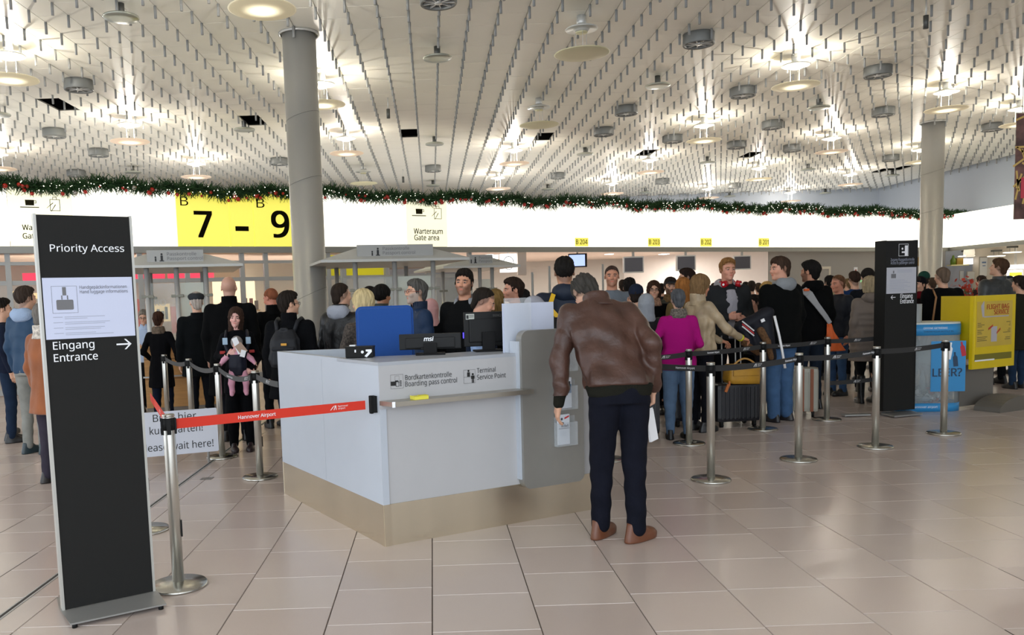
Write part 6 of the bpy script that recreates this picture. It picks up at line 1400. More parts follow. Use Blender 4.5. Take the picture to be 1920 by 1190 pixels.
    if scarf:
        F = Field(axis(-.17, .17, cv*.8), axis(-.17, .17, cv*.8), axis(1.38, 1.60, cv*.8)); F.loft([(1.43, 0, .015, .105, .095), (1.50, 0, .02, .088, .088), (1.54, 0, .02, .078, .08)], k=0, fold=.006, seed=seed); F.loft([(1.30, 0, .018, .055, .055), (1.7, 0, .018, .058, .058)], k=.004, op='s'); part('scarf', F, cloth(*scarf))
    # cuffs and hem band for bomber style
    if sleeve:
        F = Field(axis(-xa, xa, cv*.8), axis(min(-.24, ylo + .06), .24, cv*.8), axis(min(wz) - .08, max(wz) + .08, cv*.8))
        for sd in 'RL':
            sh_, el, wr, hd = A_[sd]; d = (wr-el)/np.linalg.norm(wr-el); F.cap(wr - d*.055, wr + d*.005, sr*.60, sr*.52, k=0)
        part('cuffs', F, cloth(*sleeve))
        F = Field(axis(-.28, .28, cv*.8), axis(-.22, .22, cv*.8), axis(hem - .09, hem + .06, cv*.8)); F.loft([(hem - .055, 0, .005, .158*b, .118), (hem + .01, 0, .005, .174*b, .124)], k=0, fold=.0015, flat=True); part('waistband', F, cloth(*sleeve))
    # ---- TROUSERS
    tw_ = trouser_w; F = Field(axis(-.26 - abs(ft['R'][0])*.5, .26 + abs(ft['L'][0])*.5, cv), axis(min(-.19, ft['R'][1] - .12, ft['L'][1] - .12), max(.19, ft['R'][1] + .12, ft['L'][1] + .12), cv), axis(.02, 1.02, cv))
    bb = .55 + .45*b
    F.loft([(.84, 0, .012, .155*bb, .112*bb), (.92, 0, .008, .160*bb, .112*bb), (.98, 0, .005, .148*bb, .105*bb)], k=.02)
    for sd, sg in (('R', -1), ('L', 1)):
        fx, fy, fa = ft[sd]; kx, ky = sg*.045 + fx*.5, fy*.4 - .015
        F.cap((sg*.082*bb, .005, .84), (kx, ky, .49), .088*bb, .064*tw_, k=.025, wr=.0015); F.cap((kx, ky, .49), (fx, fy + .01, .085 if not boots else .38), .062*tw_, .050*tw_*(.8 if female else 1), k=.02, wr=.003)
    part('trousers', F, cloth(*(skirtlegs or bottom)), leg=True)
    # ---- SHOES
    for sd, sg in (('R', -1), ('L', 1)):
        fx, fy, fa = ft[sd]; F = Field(axis(-.10, .10, .0085), axis(-.21, .12, .0085), axis(-.012, .16 if not boots else .40, .0085 if not boots else .014)); F.loft([(.0, 0, -.04, .048, .135), (.035, 0, -.04, .044, .130), (.07, 0, -.005, .036, .085), (.12, 0, .015, .036, .05)], k=0); F.ell((0, -.10, .035), (.045, .065, .038), .02)
        if boots: F.cap((0, .02, .10), (0, .02, .36), .042, .055, k=.02)
        i_, X, Y, Z = F.sub((0, 0, 0), (1, 1, 1)); F.f = np.maximum(F.f, (-Z + 0*X + 0*Y).astype(np.float32))
        sm_ = mat('shoe_' + shoe, shoe, .4); 
        V, Q = F.mesh(); c_, s_ = math.cos(fa), math.sin(fa)
        V = np.stack([V[:, 0]*c_ - V[:, 1]*s_ + fx, V[:, 0]*s_ + V[:, 1]*c_ + fy, V[:, 2]], 1)
        so_ = obj('shoe', mesh_from('shoe', (V, Q), sm_, legsT), None, root)
    root['S'] = S; root['_'] = 0; del root['_'], root['S']
    def world(p, up=True):
        q_ = (UB(p) if up else np.asarray(p, float))*S; return Vector((at[0] + q_[0]*math.cos(yaw) - q_[1]*math.sin(yaw), at[1] + q_[0]*math.sin(yaw) + q_[1]*math.cos(yaw), q_[2]))
    root_info = dict(root=root, S=S, yaw=yaw, world=world, H=H, A=A_, UB=UB)
    return root_info
# ================================================================ THE PEOPLE OF THE PHOTOGRAPH
D2 = math.radians
def P(label, px, ytop, Z, yaw, **k):
    p = on_y(px, ytop, Z)
    k.setdefault('seed', int(px)); return person(label, (p.x, Z), h=p.z/1.012, yaw=D2(yaw), **k)
def hold(R=None, L=None): 
    d = {}
    if R: d['R'] = R
    if L: d['L'] = L
    return d
BLK = ('#08090a', 'wool'); BLKN = ('#131417', 'nylon'); JE = ('#3b5578', 'denim'); DK = ('#12141a', 'denim')
FRONT_HOLD = hold(([-.24, .0, 1.14], [-.10, -.26, 1.12], ([.6, -.6, .1], [.5, .5, 0], .9)), ([.24, .0, 1.14], [.10, -.26, 1.08], ([-.6, -.6, .1], [-.5, .5, 0], .9)))
# -- the man in the leather jacket
fp = on_z(1164, 1013)
LM = person('man in brown leather bomber jacket bending towards the leaflet panel, seen from behind', (fp.x, fp.y), h=1.80, yaw=D2(184), head=(.08, .45, 0), headoff=(.015, -.07, -.035), hair='short', haircol='#3d3a36', top=('#4d342b', 'leather'), hem=.93, bottom=('#12141f', 'denim'), shoe='#6b3f28', build=1.16,
            arms=hold(([-.235, .10, 1.16], [-.235, -.10, .90], ([.05, -.05, -1], [1, .1, 0], .9)), ([.30, -.08, 1.13], [.33, -.14, .83], ([.05, -.45, -.9], [-.6, -.2, -.3], .35))),
            bend=.46, lean=.13, feet={'R': (-.085, .03, -1.0), 'L': (.10, -.09, -.75)}, collar=('#4d342b', 'leather'), sleeve=('#1d1d17', 'knit'), lod=0, seed=3, trouser_w=1.12)
# -- left group
P('man with tousled black hair and navy jacket cut by the left picture edge', 3, 560, 9.7, 120, haircol='#17130f', hair='thick', top=('#1a2030', 'wool'), bottom=('#1f2d42', 'denim'))
P('man in navy jacket with pale blue hood and pale trousers, at the far left', 46, 536, 8.85, 165, head=(-.3, 0, 0), haircol='#3b3029', hair='fade', top=('#23405c', 'nylon'), hood=('#9fb3cf', 'knit'), bottom=('#8f8f89', 'denim'), shoe='#2b3a40', build=1.05)
P('person in red jacket and olive trousers mostly hidden behind the navy jacket at far left', 22, 585, 10.4, 190, haircol='#2c231c', top=('#a3161f', 'nylon'), bottom=('#55543c', 'denim'), shoe='#15171b')
P('old man in rust brown suede coat, partly behind the priority totem', 80, 566, 7.25, 150, head=(0, .1, 0), haircol='#77726c', hair='short', top=('#94552f', 'suede'), coat=.70, bottom=('#3b3641', 'denim'), shoe='#26201d', collar_up=('#d9d0c4', 'fur'), build=1.12, trouser_w=1.15)
P('grey-haired passport officer in glasses and pale blue shirt inside the left booth', 269, 579, 12.2, 8, head=(0, .25, 0), hair='short', haircol='#8d8478', top=('#b9cbe6', 'knit'), glasses='#4a3a33', collar=('#b9cbe6', 'knit'), bottom=DK, arms=FRONT_HOLD)
P('short woman in black coat with brown fur collar, back turned at the booth desk', 296, 583, 10.5, 182, hair='short', haircol='#3c2417', female=True, top=('#0b0b0e', 'wool'), coat=.62, scarf=('#6d5d4e', 'fur'), bottom=('#141b2c', 'denim'), shoe='#151515', arms=hold(([-.25, .03, 1.16], [-.19, -.20, 1.02]), ([.25, .03, 1.16], [.19, -.20, 1.02])))
P('man in dark flat cap and black coat, back turned beside the bald man', 367, 547, 10.0, 205, hair='short', haircol='#b9aea4', hat='flat', hatcol='#33363a', top=('#0d1012', 'wool'), coat=.72, collar=('#0d1012', 'wool'), bottom=DK, build=1.15)
P('tall bald man in wide black coat with turned-up collar, behind the young mother', 428, 516, 9.3, 185, hair='none', skin='#c39580', top=('#08090a', 'wool'), coat=.50, collar_up=('#08090a', 'wool'), bottom=DK, build=1.35)
GM = P('young woman in black with centre-parted brown hair, holding papers over a baby', 441, 574, 8.6, 12, head=(-.12, .10, .10), hair='long', haircol='#3a281f', female=True, top=('#0b0c10', 'wool'), coat=.72, bottom=('#0a0b0e', 'wool'), shoe='#2a1d20', trouser_w=1.35, skin='#e0aba0',
       arms=hold(([-.235, .0, 1.17], [-.11, -.24, 1.20], ([.9, -.25, .35], [.2, 1, 0], .5)), ([.24, .0, 1.14], [.15, -.24, 1.0], ([-.85, -.2, -.25], [-.1, 1, 0], .3))))
P('red-haired balding man looking down to the left, behind the backpack man', 508, 538, 10.2, 215, head=(.3, .25, 0), hair='buzz', haircol='#8a5238', skin='#d98d74', top=BLK, collar_up=BLK, bottom=DK, arms=FRONT_HOLD)
BP = P('man in glasses and black coat carrying a charcoal backpack, back turned', 541, 546, 8.0, 172, head=(-.85, -.05, 0), hair='thick', haircol='#241d18', glasses='#2a1712', top=('#0c0d10', 'wool'), coat=.66, collar_up=('#0c0d10', 'wool'), bottom=('#141d33', 'denim'), build=1.28, shoe='#17181b')
P('man with black leather jacket and light grey hood right of the near column', 639, 529, 8.2, 150, head=(-.35, 0, 0), hair='receding', haircol='#2b211a', top=('#0d0e10', 'leather'), hood=('#a3a8b4', 'knit'), collar_up=('#0d0e10', 'leather'), bottom=DK, build=1.2)
BW_ = P('woman with thick blonde bob in grey tweed coat behind the blue chair', 679, 541, 7.1, 215, head=(.2, 0, 0), hair='bob', haircol='#cdb98b', female=True, top=('#4d453f', 'tweed'), coat=.7, bottom=DK, arms=hold(([-.25, .0, 1.15], [-.12, -.22, 1.12]), ([.25, .02, 1.15], [.27, -.22, 1.10])))
P('woman with black hair tied back, looking right behind the blue chair', 716, 532, 9.0, 140, hair='updo', haircol='#14110f', female=True, top=('#23262a', 'nylon'), collar_up=('#3a3f3a', 'nylon'), bottom=DK, skin='#b5805f')
P('person with black hair just visible above the blonde bob', 693, 538, 9.8, 180, hair='thick', haircol='#191311', top=BLK, bottom=DK)
P('bearded grey-haired man in red glasses and navy jacket looking left', 779, 522, 7.9, -68, head=(0, -.06, 0), hair='short', haircol='#55534f', glasses='#8a2a1c', beard=('#a9a39b', .7), top=('#18304f', 'nylon'), collar_up=('#14243c', 'nylon'), bottom=DK, build=1.25)
P('person in pale pink headscarf behind the navy jacket shoulder', 808, 559, 9.0, 160, female=True, hair='none', hoodup=('#cf9e9c', 'wool'), top=BLK, bottom=DK)
P('dark-haired stubbled man with grey hood looking straight at the camera', 869, 503, 7.7, -30, head=(.22, -.03, .08), hair='short', haircol='#18120e', beard=('#3a2b22', .55), top=('#0e0f10', 'wool'), hood=('#8c8f94', 'knit'), bottom=DK, build=1.2, skin='#cf9678')
ST = P('counter clerk in navy waistcoat and light blue shirt, looking down to the right', 900, 536, 6.75, 78, head=(.1, .42, 0), hair='receding', haircol='#201914', top=('#a9c4ee', 'knit'), collar=('#b3cbf0', 'knit'), bottom=DK, build=1.1, skin='#d39b80', arms=hold(([-.25, .0, 1.12], [-.16, -.28, 1.08]), ([.25, .0, 1.12], [.16, -.28, 1.08])))
P('woman with long blonde-brown hair between the clerk and the young man', 929, 541, 7.9, 170, hair='long', haircol='#7d6238', female=True, top=BLK, bottom=DK)
P('young man with swept-up brown hair looking left, behind the acrylic screen', 961, 521, 8.6, -78, hair='thick', haircol='#2c1f17', top=('#15171c', 'knit'), bottom=DK, skin='#d3977c', beard=('#4b372b', .25))
P('person with black hair just right of the young man looking left', 981, 543, 9.4, 180, hair='thick', haircol='#14110f', top=BLK, bottom=DK)
TN = P('tall man with cropped black hair in navy padded jacket with hood, back turned', 1058, 480, 7.3, 182, head=(-.1, .12, 0), hair='fade', haircol='#15120f', top=('#1a2333', 'nylon'), hood=('#1a2333', 'nylon'), puffer=False, bottom=DK, build=1.3, skin='#c98f6d')
P('buzz-cut man in grey T-shirt facing the camera', 1147, 496, 10.0, -8, head=(-.05, 0, 0), hair='buzz', haircol='#40302a', top=('#6f7780', 'knit'), bottom=DK, build=1.08, skin='#cb8f72', beard=('#4b372b', .3), bare=True)
P('person with short black hair behind the grey T-shirt shoulder', 1180, 520, 10.6, 165, haircol='#15110f', top=BLK, bottom=DK)
P('person in navy beanie raising a hand to the head, behind the leather shoulder', 1193, 533, 9.4, 150, hair='short', hat='beanie', hatcol='#222838', top=('#23262e', 'wool'), bottom=DK, arms=hold(None, ([.30, -.05, 1.30], [.12, -.10, 1.52], ([-.5, 0, .9], [0, 1, 0], .4))))
P('child in light grey hood beside the leather jacket sleeve', 1211, 550, 8.9, 175, hair='none', hoodup=('#9aa0a8', 'knit'), top=('#131418', 'nylon'), bottom=DK)
P('smiling woman in glasses with long hair and tartan scarf, facing the camera', 1226, 525, 10.3, -12, hair='long', haircol='#3a251a', glasses='#1c1816', female=True, top=BLK, scarf=('#a9826a', 'tweed'), bottom=DK, arms=FRONT_HOLD)
P('bearded man in black cap with fur-edged hood, facing the camera', 1257, 519, 10.9, -5, hair='short', hat='cap', hatcol='#1c2024', beard=('#3a2a20', .8), top=('#3b3a30', 'nylon'), scarf=('#7c5f3c', 'fur'), bottom=DK)
P('dark-haired man looking left behind the woman in beige', 1287, 502, 11.6, -100, haircol='#231712', top=BLK, bottom=DK)
P('woman with ginger hair between the cap man and the woman in beige', 1281, 519, 9.8, 150, hair='long', haircol='#9a6432', female=True, top=('#6d5b3b', 'wool'), bottom=DK)
MG = P('grey-haired woman in bright magenta sweater and jeans, back turned', 1271, 541, 8.45, 176, hair='short', haircol='#55575b', female=True, top=('#a31372', 'knit'), hem=.83, bottom=('#5b7390', 'denim'), scarf=('#6b645c', 'tweed'), shoe='#17171a', build=1.22, trouser_w=1.2, arms=hold(([-.24, .03, 1.12], [-.17, -.20, 1.05]), ([.29, .05, 1.12], [.22, -.20, 1.07])))
BG = P('woman in beige jacket with highlighted brown bob reaching for a suitcase handle', 1312, 513, 8.9, 108, head=(-.05, .15, 0), hair='bob', haircol='#7b6040', female=True, top=('#b5a183', 'leather'), hem=.90, bottom=('#15161c', 'wool'), collar_up=('#b5a183', 'leather'), build=1.22, skin='#c98a6c', lod=0,
       arms=hold(([-.235, -.18, 1.15], [-.17, -.42, 1.04], ([0, -.9, -.2], [.3, 0, -1], .9)), ([.235, -.16, 1.13], [.12, -.36, 1.0], ([0, -1, -.2], [0, 0, -1], .8))))
TE = P('teenager with red headphones round his neck in grey jacket, facing the camera', 1364, 483, 9.9, 2, head=(.02, .02, 0), hair='fade', haircol='#8a6238', top=('#2c2e30', 'wool'), hood=('#a6a3a8', 'knit'), bottom=('#16171c', 'denim'), build=1.22, skin='#d3977f', arms=FRONT_HOLD)
P('boy in dark green hood looking left, beside the long blonde hair', 1412, 552, 10.4, -60, hair='short', haircol='#1b1513', hood=('#2f3b32', 'nylon'), top=('#2f3b32', 'nylon'), bottom=DK, skin='#c48f76')
P('far man with dark hair left of the blonde woman', 1409, 526, 17, 170, haircol='#2b211b', top=BLK, bottom=DK, lod=2); P('far person with brown hair next to the blonde woman', 1422, 530, 18, 175, haircol='#3b2c20', top=('#44413c', 'wool'), bottom=DK, lod=2)
P('woman with long straight blonde hair behind the big man in black', 1437, 527, 11.1, 195, hair='long', haircol='#b79357', female=True, top=BLK, bottom=JE)
BM_ = P('big man in black fleece with grey hood and blue jeans looking left', 1463, 480, 9.4, 208, head=(1.25, .05, 0), hair='short', haircol='#3a2a20', top=('#090b0b', 'wool'), hem=.80, hood=('#888c90', 'knit'), bottom=('#46648a', 'denim'), shoe='#1d191c', build=1.5, trouser_w=1.3, skin='#d39a80')
OB = P('dark-haired man in black with grey strap and orange bag, back turned', 1519, 489, 10.3, 190, head=(.5, 0, 0), hair='thick', haircol='#14110f', beard=('#2b211b', .6), top=('#08090a', 'wool'), hem=.80, hood=('#08090a', 'wool'), bottom=('#1f2937', 'denim'), build=1.35, skin='#b98063')
P('balding reddish man in dark jacket looking left, right of the orange bag man', 1572, 514, 11.5, -72, head=(0, .12, 0), hair='receding', haircol='#6b4b33', top=('#121722', 'nylon'), bottom=JE, skin='#d18e74', build=1.15)
P('man with cropped brown hair in royal blue top, back turned, far queue', 1602, 508, 13.2, 178, hair='fade', haircol='#33231b', top=('#1c3560', 'knit'), bottom=DK)
P('person with black hair left of the balding reddish man', 1556, 516, 13.5, 185, haircol='#14110f', top=('#c4b48a', 'wool'), bottom=DK, lod=2)
P('man in black peaked cap behind the blonde woman in taupe', 1627, 503, 11.8, 160, hair='short', hat='beanie', hatcol='#25221f', top=('#171a20', 'wool'), bottom=DK)
BT = P('woman with straight blonde hair in taupe padded coat and black boots, back turned', 1630, 517, 10.65, 178, hair='bob', haircol='#b5a383', female=True, top=('#80746b', 'nylon'), coat=.60, puffer=True, hood=('#80746b', 'nylon'), bottom=('#121214', 'denim'), boots=True, shoe='#131313', build=1.25)
P('person in dark red jacket behind the totem edge', 1655, 508, 13.0, 185, haircol='#1b1714', hair='short', top=('#5b1a22', 'wool'), bottom=DK)
P('woman in black beanie and dark red scarf, just right of the totem', 1724, 518, 11.8, -70, hat='beanie', hatcol='#15151a', hair='short', female=True, top=('#1b1115', 'wool'), coat=.5, scarf=('#6d1720', 'wool'), bottom=('#4d1019', 'wool'))
P('person in dark green bobble hat behind the black beanie', 1732, 509, 14.0, 170, hat='beanie', hatcol='#1f4238', hair='short', top=('#20242c', 'wool'), bottom=DK, lod=2)
BC = P('man with thinning hair in long black coat carrying a brown bag, back turned', 1767, 500, 11.2, 184, hair='receding', haircol='#6b5a4c', top=('#08090b', 'wool'), coat=.45, bottom=DK, build=1.5)
P('tall man in grey leather jacket looking up, back turned, by the shop signs', 1872, 483, 12.2, 190, head=(.55, -.2, 0), hair='short', haircol='#4c3626', top=('#3c3f3f', 'leather'), collar=('#3c3f3f', 'leather'), bottom=DK, build=1.5)
P('person in dark olive coat cut by the right picture edge', 1912, 516, 11.6, 200, hair='short', haircol='#2b221c', top=('#26261e', 'wool'), coat=.62, bottom=('#22354d', 'denim'), build=1.45)
P('person in blue-black jacket between the grey leather jacket and the olive coat', 1892, 517, 13.4, 185, hair='short', haircol='#2a323c', top=('#18202a', 'wool'), bottom=('#3d5878', 'denim'))
P('person with brown hair in the shop right of the olive coat', 1700, 520, 14.5, 190, hair='short', haircol='#3a2a20', top=('#2a2c31', 'wool'), bottom=DK, lod=2)
for k, (px, yt, Z, hc_, tc, lb) in enumerate(((1168, 524, 16, '#2b2019', '#31343a', 'person far behind the buzz-cut man'), (1398, 528, 19, '#1d1814', '#2c2c30', 'person far behind, left of the teenager\'s sleeve'), (1590, 522, 17, '#7a6346', '#5a554a', 'fair-haired person far behind, left of the blue top'),
        (1645, 520, 15, '#2a211b', '#3a3a3a', 'person far behind the peaked cap man'), (1340, 530, 16, '#2a2019', '#55565b', 'person far behind, between beige woman and teenager'), (1240, 531, 18, '#191513', '#202226', 'person far behind, between glasses woman and cap man'), (1748, 520, 16, '#4a3a2c', '#2d2f33', 'person far behind, left of the brown bag strap'), (1840, 516, 17, '#32261e', '#3a2c2c', 'person far behind, left of the grey leather jacket'))):
    P(lb, px, yt, Z, (175, 160, 200, 185, 10, 180, 170, 190)[k], hair='short', haircol=hc_, top=(tc, 'wool'), bottom=DK, lod=2)

# ---------------------------------------------------------------- things they carry
def sdf_obj(name, build, bounds, step, m, parent=None, rot=0.0, loc=(0, 0, 0), sc=1.0, smooth=True):
    F = Field(axis(bounds[0][0], bounds[1][0], step), axis(bounds[0][1], bounds[1][1], step), axis(bounds[0][2], bounds[1][2], step)); build(F); me = mesh_from(name, F.mesh(), m)
    o = obj(name, me, None, parent, loc=loc); o.rotation_euler = (0, 0, rot); o.scale = (sc,)*3; return o
def ybody(i, p): return i['world'](np.array(p))
# charcoal backpack
i = BP; c_ = ybody(i, (0, .0, 0)); t_ = thing('backpack', 'charcoal backpack with small yellow badge on the black coat of the man in glasses', 'bag', (c_.x, c_.y, 0), i['yaw'])
S = i['S']; m_bp = cloth('#1c1e23', 'nylon')
sdf_obj('backpack_body', lambda F: (F.loft([(1.0, 0, .20, .15, .06), (1.08, 0, .21, .17, .085), (1.28, 0, .20, .15, .08), (1.38, 0, .18, .09, .04)], k=0, fold=.004), F.loft([(1.03, 0, .29, .12, .035), (1.17, 0, .29, .12, .035)], k=.01, fold=.003), F.cap((-.11, .28, 1.19), (.11, .28, 1.19), .012, k=.01), F.cap((-.03, .22, 1.39), (.03, .22, 1.39), .012, k=.02)), ((-.2, .1, .95), (.2, .36, 1.45)), .009, m_bp, t_, sc=S)
o = obj('yellow_badge', box(BM(), -.02*S, .298*S, 1.235*S, .055, .012, .022, .002), mat('yellow_badge', '#d79a2a', .5), t_)
for sg in (-1, 1):
    bm = BM(); tube(bm, [tuple(Vector(p)*S) for p in ((sg*.09, .16, 1.36), (sg*.115, .10, 1.462), (sg*.125, .0, 1.49), (sg*.14, -.11, 1.42), (sg*.16, -.16, 1.25), (sg*.18, -.10, 1.10))], .02, 8); obj('shoulder_strap', bm, m_bp, t_)
# baby in carrier
i = GM; c_ = ybody(i, (0, 0, 0)); t_ = thing('person', 'baby in pink sleepsuit hanging in a navy carrier on the young woman\'s chest', 'person', (c_.x, c_.y, 0), i['yaw']); S = i['S']
def baby(F):
    F.loft([(.98, 0, -.22, .07, .05), (1.08, 0, -.23, .085, .06), (1.22, 0, -.22, .08, .055), (1.27, 0, -.21, .05, .04)], k=0); F.ell((0, -.215, 1.335), (.062, .066, .070), .02)
    for sg in (-1, 1):
        F.cap((sg*.07, -.22, 1.22), (sg*.16, -.24, 1.14), .036, .032, k=.02); F.cap((sg*.16, -.24, 1.14), (sg*.20, -.26, 1.09), .03, .022, k=.015)
        for q in range(4): F.cap((sg*.205, -.262 + .009*q, 1.085), (sg*.22, -.268 + .010*q, 1.058), .007, .006, k=.004)
        F.cap((sg*.205, -.27, 1.09), (sg*.19, -.29, 1.07), .007, .006, k=.004)
        F.cap((sg*.06, -.24, 1.0), (sg*.085, -.27, .86), .048, .038, k=.02); F.cap((sg*.085, -.27, .86), (sg*.08, -.25, .76), .036, .03, k=.015); F.cap((sg*.08, -.25, .76), (sg*.085, -.30, .735), .03, .026, k=.015)
    F.ell((0, -.285, 1.325), (.012, .012, .012), .01)
m_bb = mat('baby_tone', '#d99aa8', .8, attr='tone', bump=.2, bscale=90)
def babycol(V):
    C_ = np.tile(np.array(srgb('#d79bb0')), (len(V), 1)); C_[(V[:, 2] > 1.275)] = srgb('#ddb0a0'); C_[(V[:, 2] < 1.10) & (np.abs(V[:, 0]) > .198)] = srgb('#e0b3a2')
    d_ = np.hypot(np.abs(V[:, 0]) - .022, V[:, 2] - 1.345); C_[(d_ < .008) & (V[:, 1] < -.25)] = srgb('#2c2020'); C_[(np.abs(V[:, 0]) < .016) & (np.abs(V[:, 2] - 1.300) < .006) & (V[:, 1] < -.25)] = srgb('#b5685f'); return C_
F = Field(axis(-.26, .26, .0075), axis(-.36, -.12, .0075), axis(.68, 1.44, .0075)); baby(F); o = obj('body', mesh_from('body', F.mesh(), m_bb, None, babycol), None, t_); o.scale = (S,)*3
sdf_obj('bonnet', lambda F: (F.ell((0, -.208, 1.345), (.070, .074, .076), 0), F.ell((0, -.30, 1.325), (.048, .055, .055), .01, 's')), ((-.1, -.32, 1.25), (.1, -.1, 1.45)), .008, cloth('#8f8a88', 'knit'), t_, sc=S)
t2 = thing('baby_carrier', 'navy front carrier with pale blue and red details holding the baby', 'carrier', (c_.x, c_.y, 0), i['yaw'])
sdf_obj('carrier_panel', lambda F: (F.loft([(.95, 0, -.235, .085, .06), (1.05, 0, -.245, .105, .066), (1.20, 0, -.235, .10, .064)], k=0, fold=.003), F.loft([(.8, 0, -.16, .085, .075), (1.4, 0, -.16, .09, .078)], k=.005, op='s')), ((-.16, -.36, .85), (.16, -.1, 1.3)), .009, cloth('#141726', 'nylon'), t2, sc=S)
for sg in (-1, 1):
    bm = BM(); tube(bm, [tuple(Vector(p)*S) for p in ((sg*.09, -.27, 1.18), (sg*.13, -.19, 1.30), (sg*.13, -.13, 1.40), (sg*.12, .0, 1.475))], .016, 8); obj('carrier_strap', bm, cloth('#141726', 'nylon'), t2)
    obj('blue_buckle', box(BM(), sg*.135*S, -.185*S, 1.36*S, .05, .03, .07, .006), mat('pale_blue_print', '#9fb9cf', .5), t2); obj('red_patch', box(BM(), sg*.17*S, -.20*S, 1.23*S, .055, .03, .03, .008), mat('red_patch', '#a3201c', .6), t2)
t2 = thing('boarding_papers', 'folded white boarding papers held by the young woman in front of the baby', 'paper', ybody(i, (.01, -.37, 1.31)), i['yaw'])
for nm, r_, m_, k in (('folded_papers', (.0, .0, .055, .17, -.35), m_whitep, 0), ('passport', (.035, -.03, .075, .11, -.6), mat('passport_tan', '#a98c78', .5), 1), ('card', (.05, -.08, .05, .07, .3), m_whitep, 2)):
    bm = BM(); box(bm, 0, 0, 0, r_[2], .004, r_[3], rot=Matrix.Rotation(r_[4], 3, 'Y')); obj(nm, bm, m_, t2, loc=(r_[0], -.006*k, r_[1]))
# yellow camera strap and grey hood over the shoulder of the tall man
i = TN; c_ = ybody(i, (0, 0, 0)); S = i['S']; t_ = thing('shoulder_bag', 'black shoulder bag with wide yellow strap on the tall man in navy', 'bag', (c_.x, c_.y, 0), i['yaw'])
bm = BM(); pts = [(.12, .13, 1.46), (.155, .17, 1.38), (.15, .185, 1.33), (.09, .195, 1.26), (.07, .20, 1.17)]
for p, q in zip(pts[:-1], pts[1:]):
    p, q = Vector(p)*S, Vector(q)*S; d_ = (q-p).normalized(); s_ = d_.cross(Vector((0, 1, 0))).normalized()*.019; u = Vector((0, .004, 0))
    vs = [bm.verts.new(v) for v in (p-s_-u, p+s_-u, q+s_-u, q-s_-u, p-s_+u, p+s_+u, q+s_+u, q-s_+u)]
    for f in ((0,1,2,3), (7,6,5,4), (0,4,5,1), (2,6,7,3), (1,5,6,2), (3,7,4,0)): bm.faces.new([vs[k] for k in f])
bmesh.ops.recalc_face_normals(bm, faces=bm.faces); obj('yellow_strap', bm, mat('yellow_webbing', '#d9ab12', .6), t_)
sdf_obj('bag_body', lambda F: F.loft([(1.0, .12, .23, .15, .07), (1.2, .12, .23, .15, .08), (1.27, .12, .2, .11, .05)], k=0, fold=.004), ((-.06, .1, .95), (.3, .34, 1.3)), .01, cloth('#0d0e10', 'nylon'), t_, sc=S)
p = on_y(1001, 570, 7.1); sdf = sdf_obj('draped_garment', lambda F: (F.ell((0, 0, 0), (.085, .07, .075), 0), F.ell((.05, 0, -.03), (.07, .06, .05), .03), F.ell((0, .0, -.09), (.10, .07, .06), .04)), ((-.14, -.1, -.18), (.16, .1, .1)), .009, cloth('#9b9ba3', 'wool'), None, loc=p); tag(sdf, 'pale grey hood lying on the shoulder of the tall man in navy', 'clothing')
# red headphones
i = TE; t_ = thing('headphones', 'red headphones round the neck of the teenager', 'headphones', ybody(i, (0, 0, 0)), i['yaw']); S = i['S']; t_.location.z = 0; mh = mat('headphone_red', '#b01822', .25)
bm = BM(); tube(bm, [tuple(Vector((.085*math.cos(a), .03 + .095*math.sin(a), 1.50 - .015*math.sin(a)))*S) for a in [PI*k/12 - .5 + (.0) for k in range(0, 17)]], .010, 8); obj('headband', bm, mh, t_)
for sg in (-1, 1): bm = BM(); cone(bm, tuple(Vector((sg*.060, -.10, 1.485))*S), tuple(Vector((sg*.095, -.13, 1.475))*S), .040, .036, 16); cu = obj('ear_cup', bm, mh, t_); bm = BM(); cone(bm, tuple(Vector((sg*.096, -.1305, 1.475))*S), tuple(Vector((sg*.099, -.133, 1.475))*S), .014, .014, 12); obj('silver_dot', bm, m_whitep, cu)
# open light shirt front of the teenager
sdf_obj('shirt_front', lambda F: F.loft([(.88, 0, -.125, .045, .012), (1.05, 0, -.122, .05, .016), (1.30, 0, -.128, .06, .018), (1.42, 0, -.10, .045, .02)], k=0, fold=.003), ((-.1, -.18, .82), (.1, -.05, 1.46)), .009, cloth('#a9a6ad', 'knit'), i['root'], sc=S)
# orange sling bag
i = OB; S = i['S']; t_ = thing('sling_bag', 'orange sling bag on a wide grey strap across the black back', 'bag', ybody(i, (0, 0, 0)), i['yaw']); t_.location.z = 0
bm = BM(); pts = [(.16, .10, 1.44), (.13, .17, 1.38), (.05, .195, 1.26), (-.06, .205, 1.12), (-.13, .20, 1.03)]; ws = [.045, .05, .035, .03, .025]
for (p, w0), (q, w1) in zip(list(zip(pts, ws))[:-1], list(zip(pts, ws))[1:]):
    p, q = Vector(p)*S, Vector(q)*S; d_ = (q-p).normalized(); s_ = d_.cross(Vector((0, 1, 0))).normalized(); u = Vector((0, .006, 0))
    vs = [bm.verts.new(v) for v in (p-s_*w0-u, p+s_*w0-u, q+s_*w1-u, q-s_*w1-u, p-s_*w0+u, p+s_*w0+u, q+s_*w1+u, q-s_*w1+u)]
    for f in ((0,1,2,3), (7,6,5,4), (0,4,5,1), (2,6,7,3), (1,5,6,2), (3,7,4,0)): bm.faces.new([vs[k] for k in f])
bmesh.ops.recalc_face_normals(bm, faces=bm.faces); obj('grey_strap', bm, mat('grey_webbing', '#9a9a9c', .7), t_)
obj('orange_patch', box(BM(), .15*S, .155*S, 1.43*S, .07, .02, .03, .008), mat('orange_fabric', '#d9622a', .7), t_)
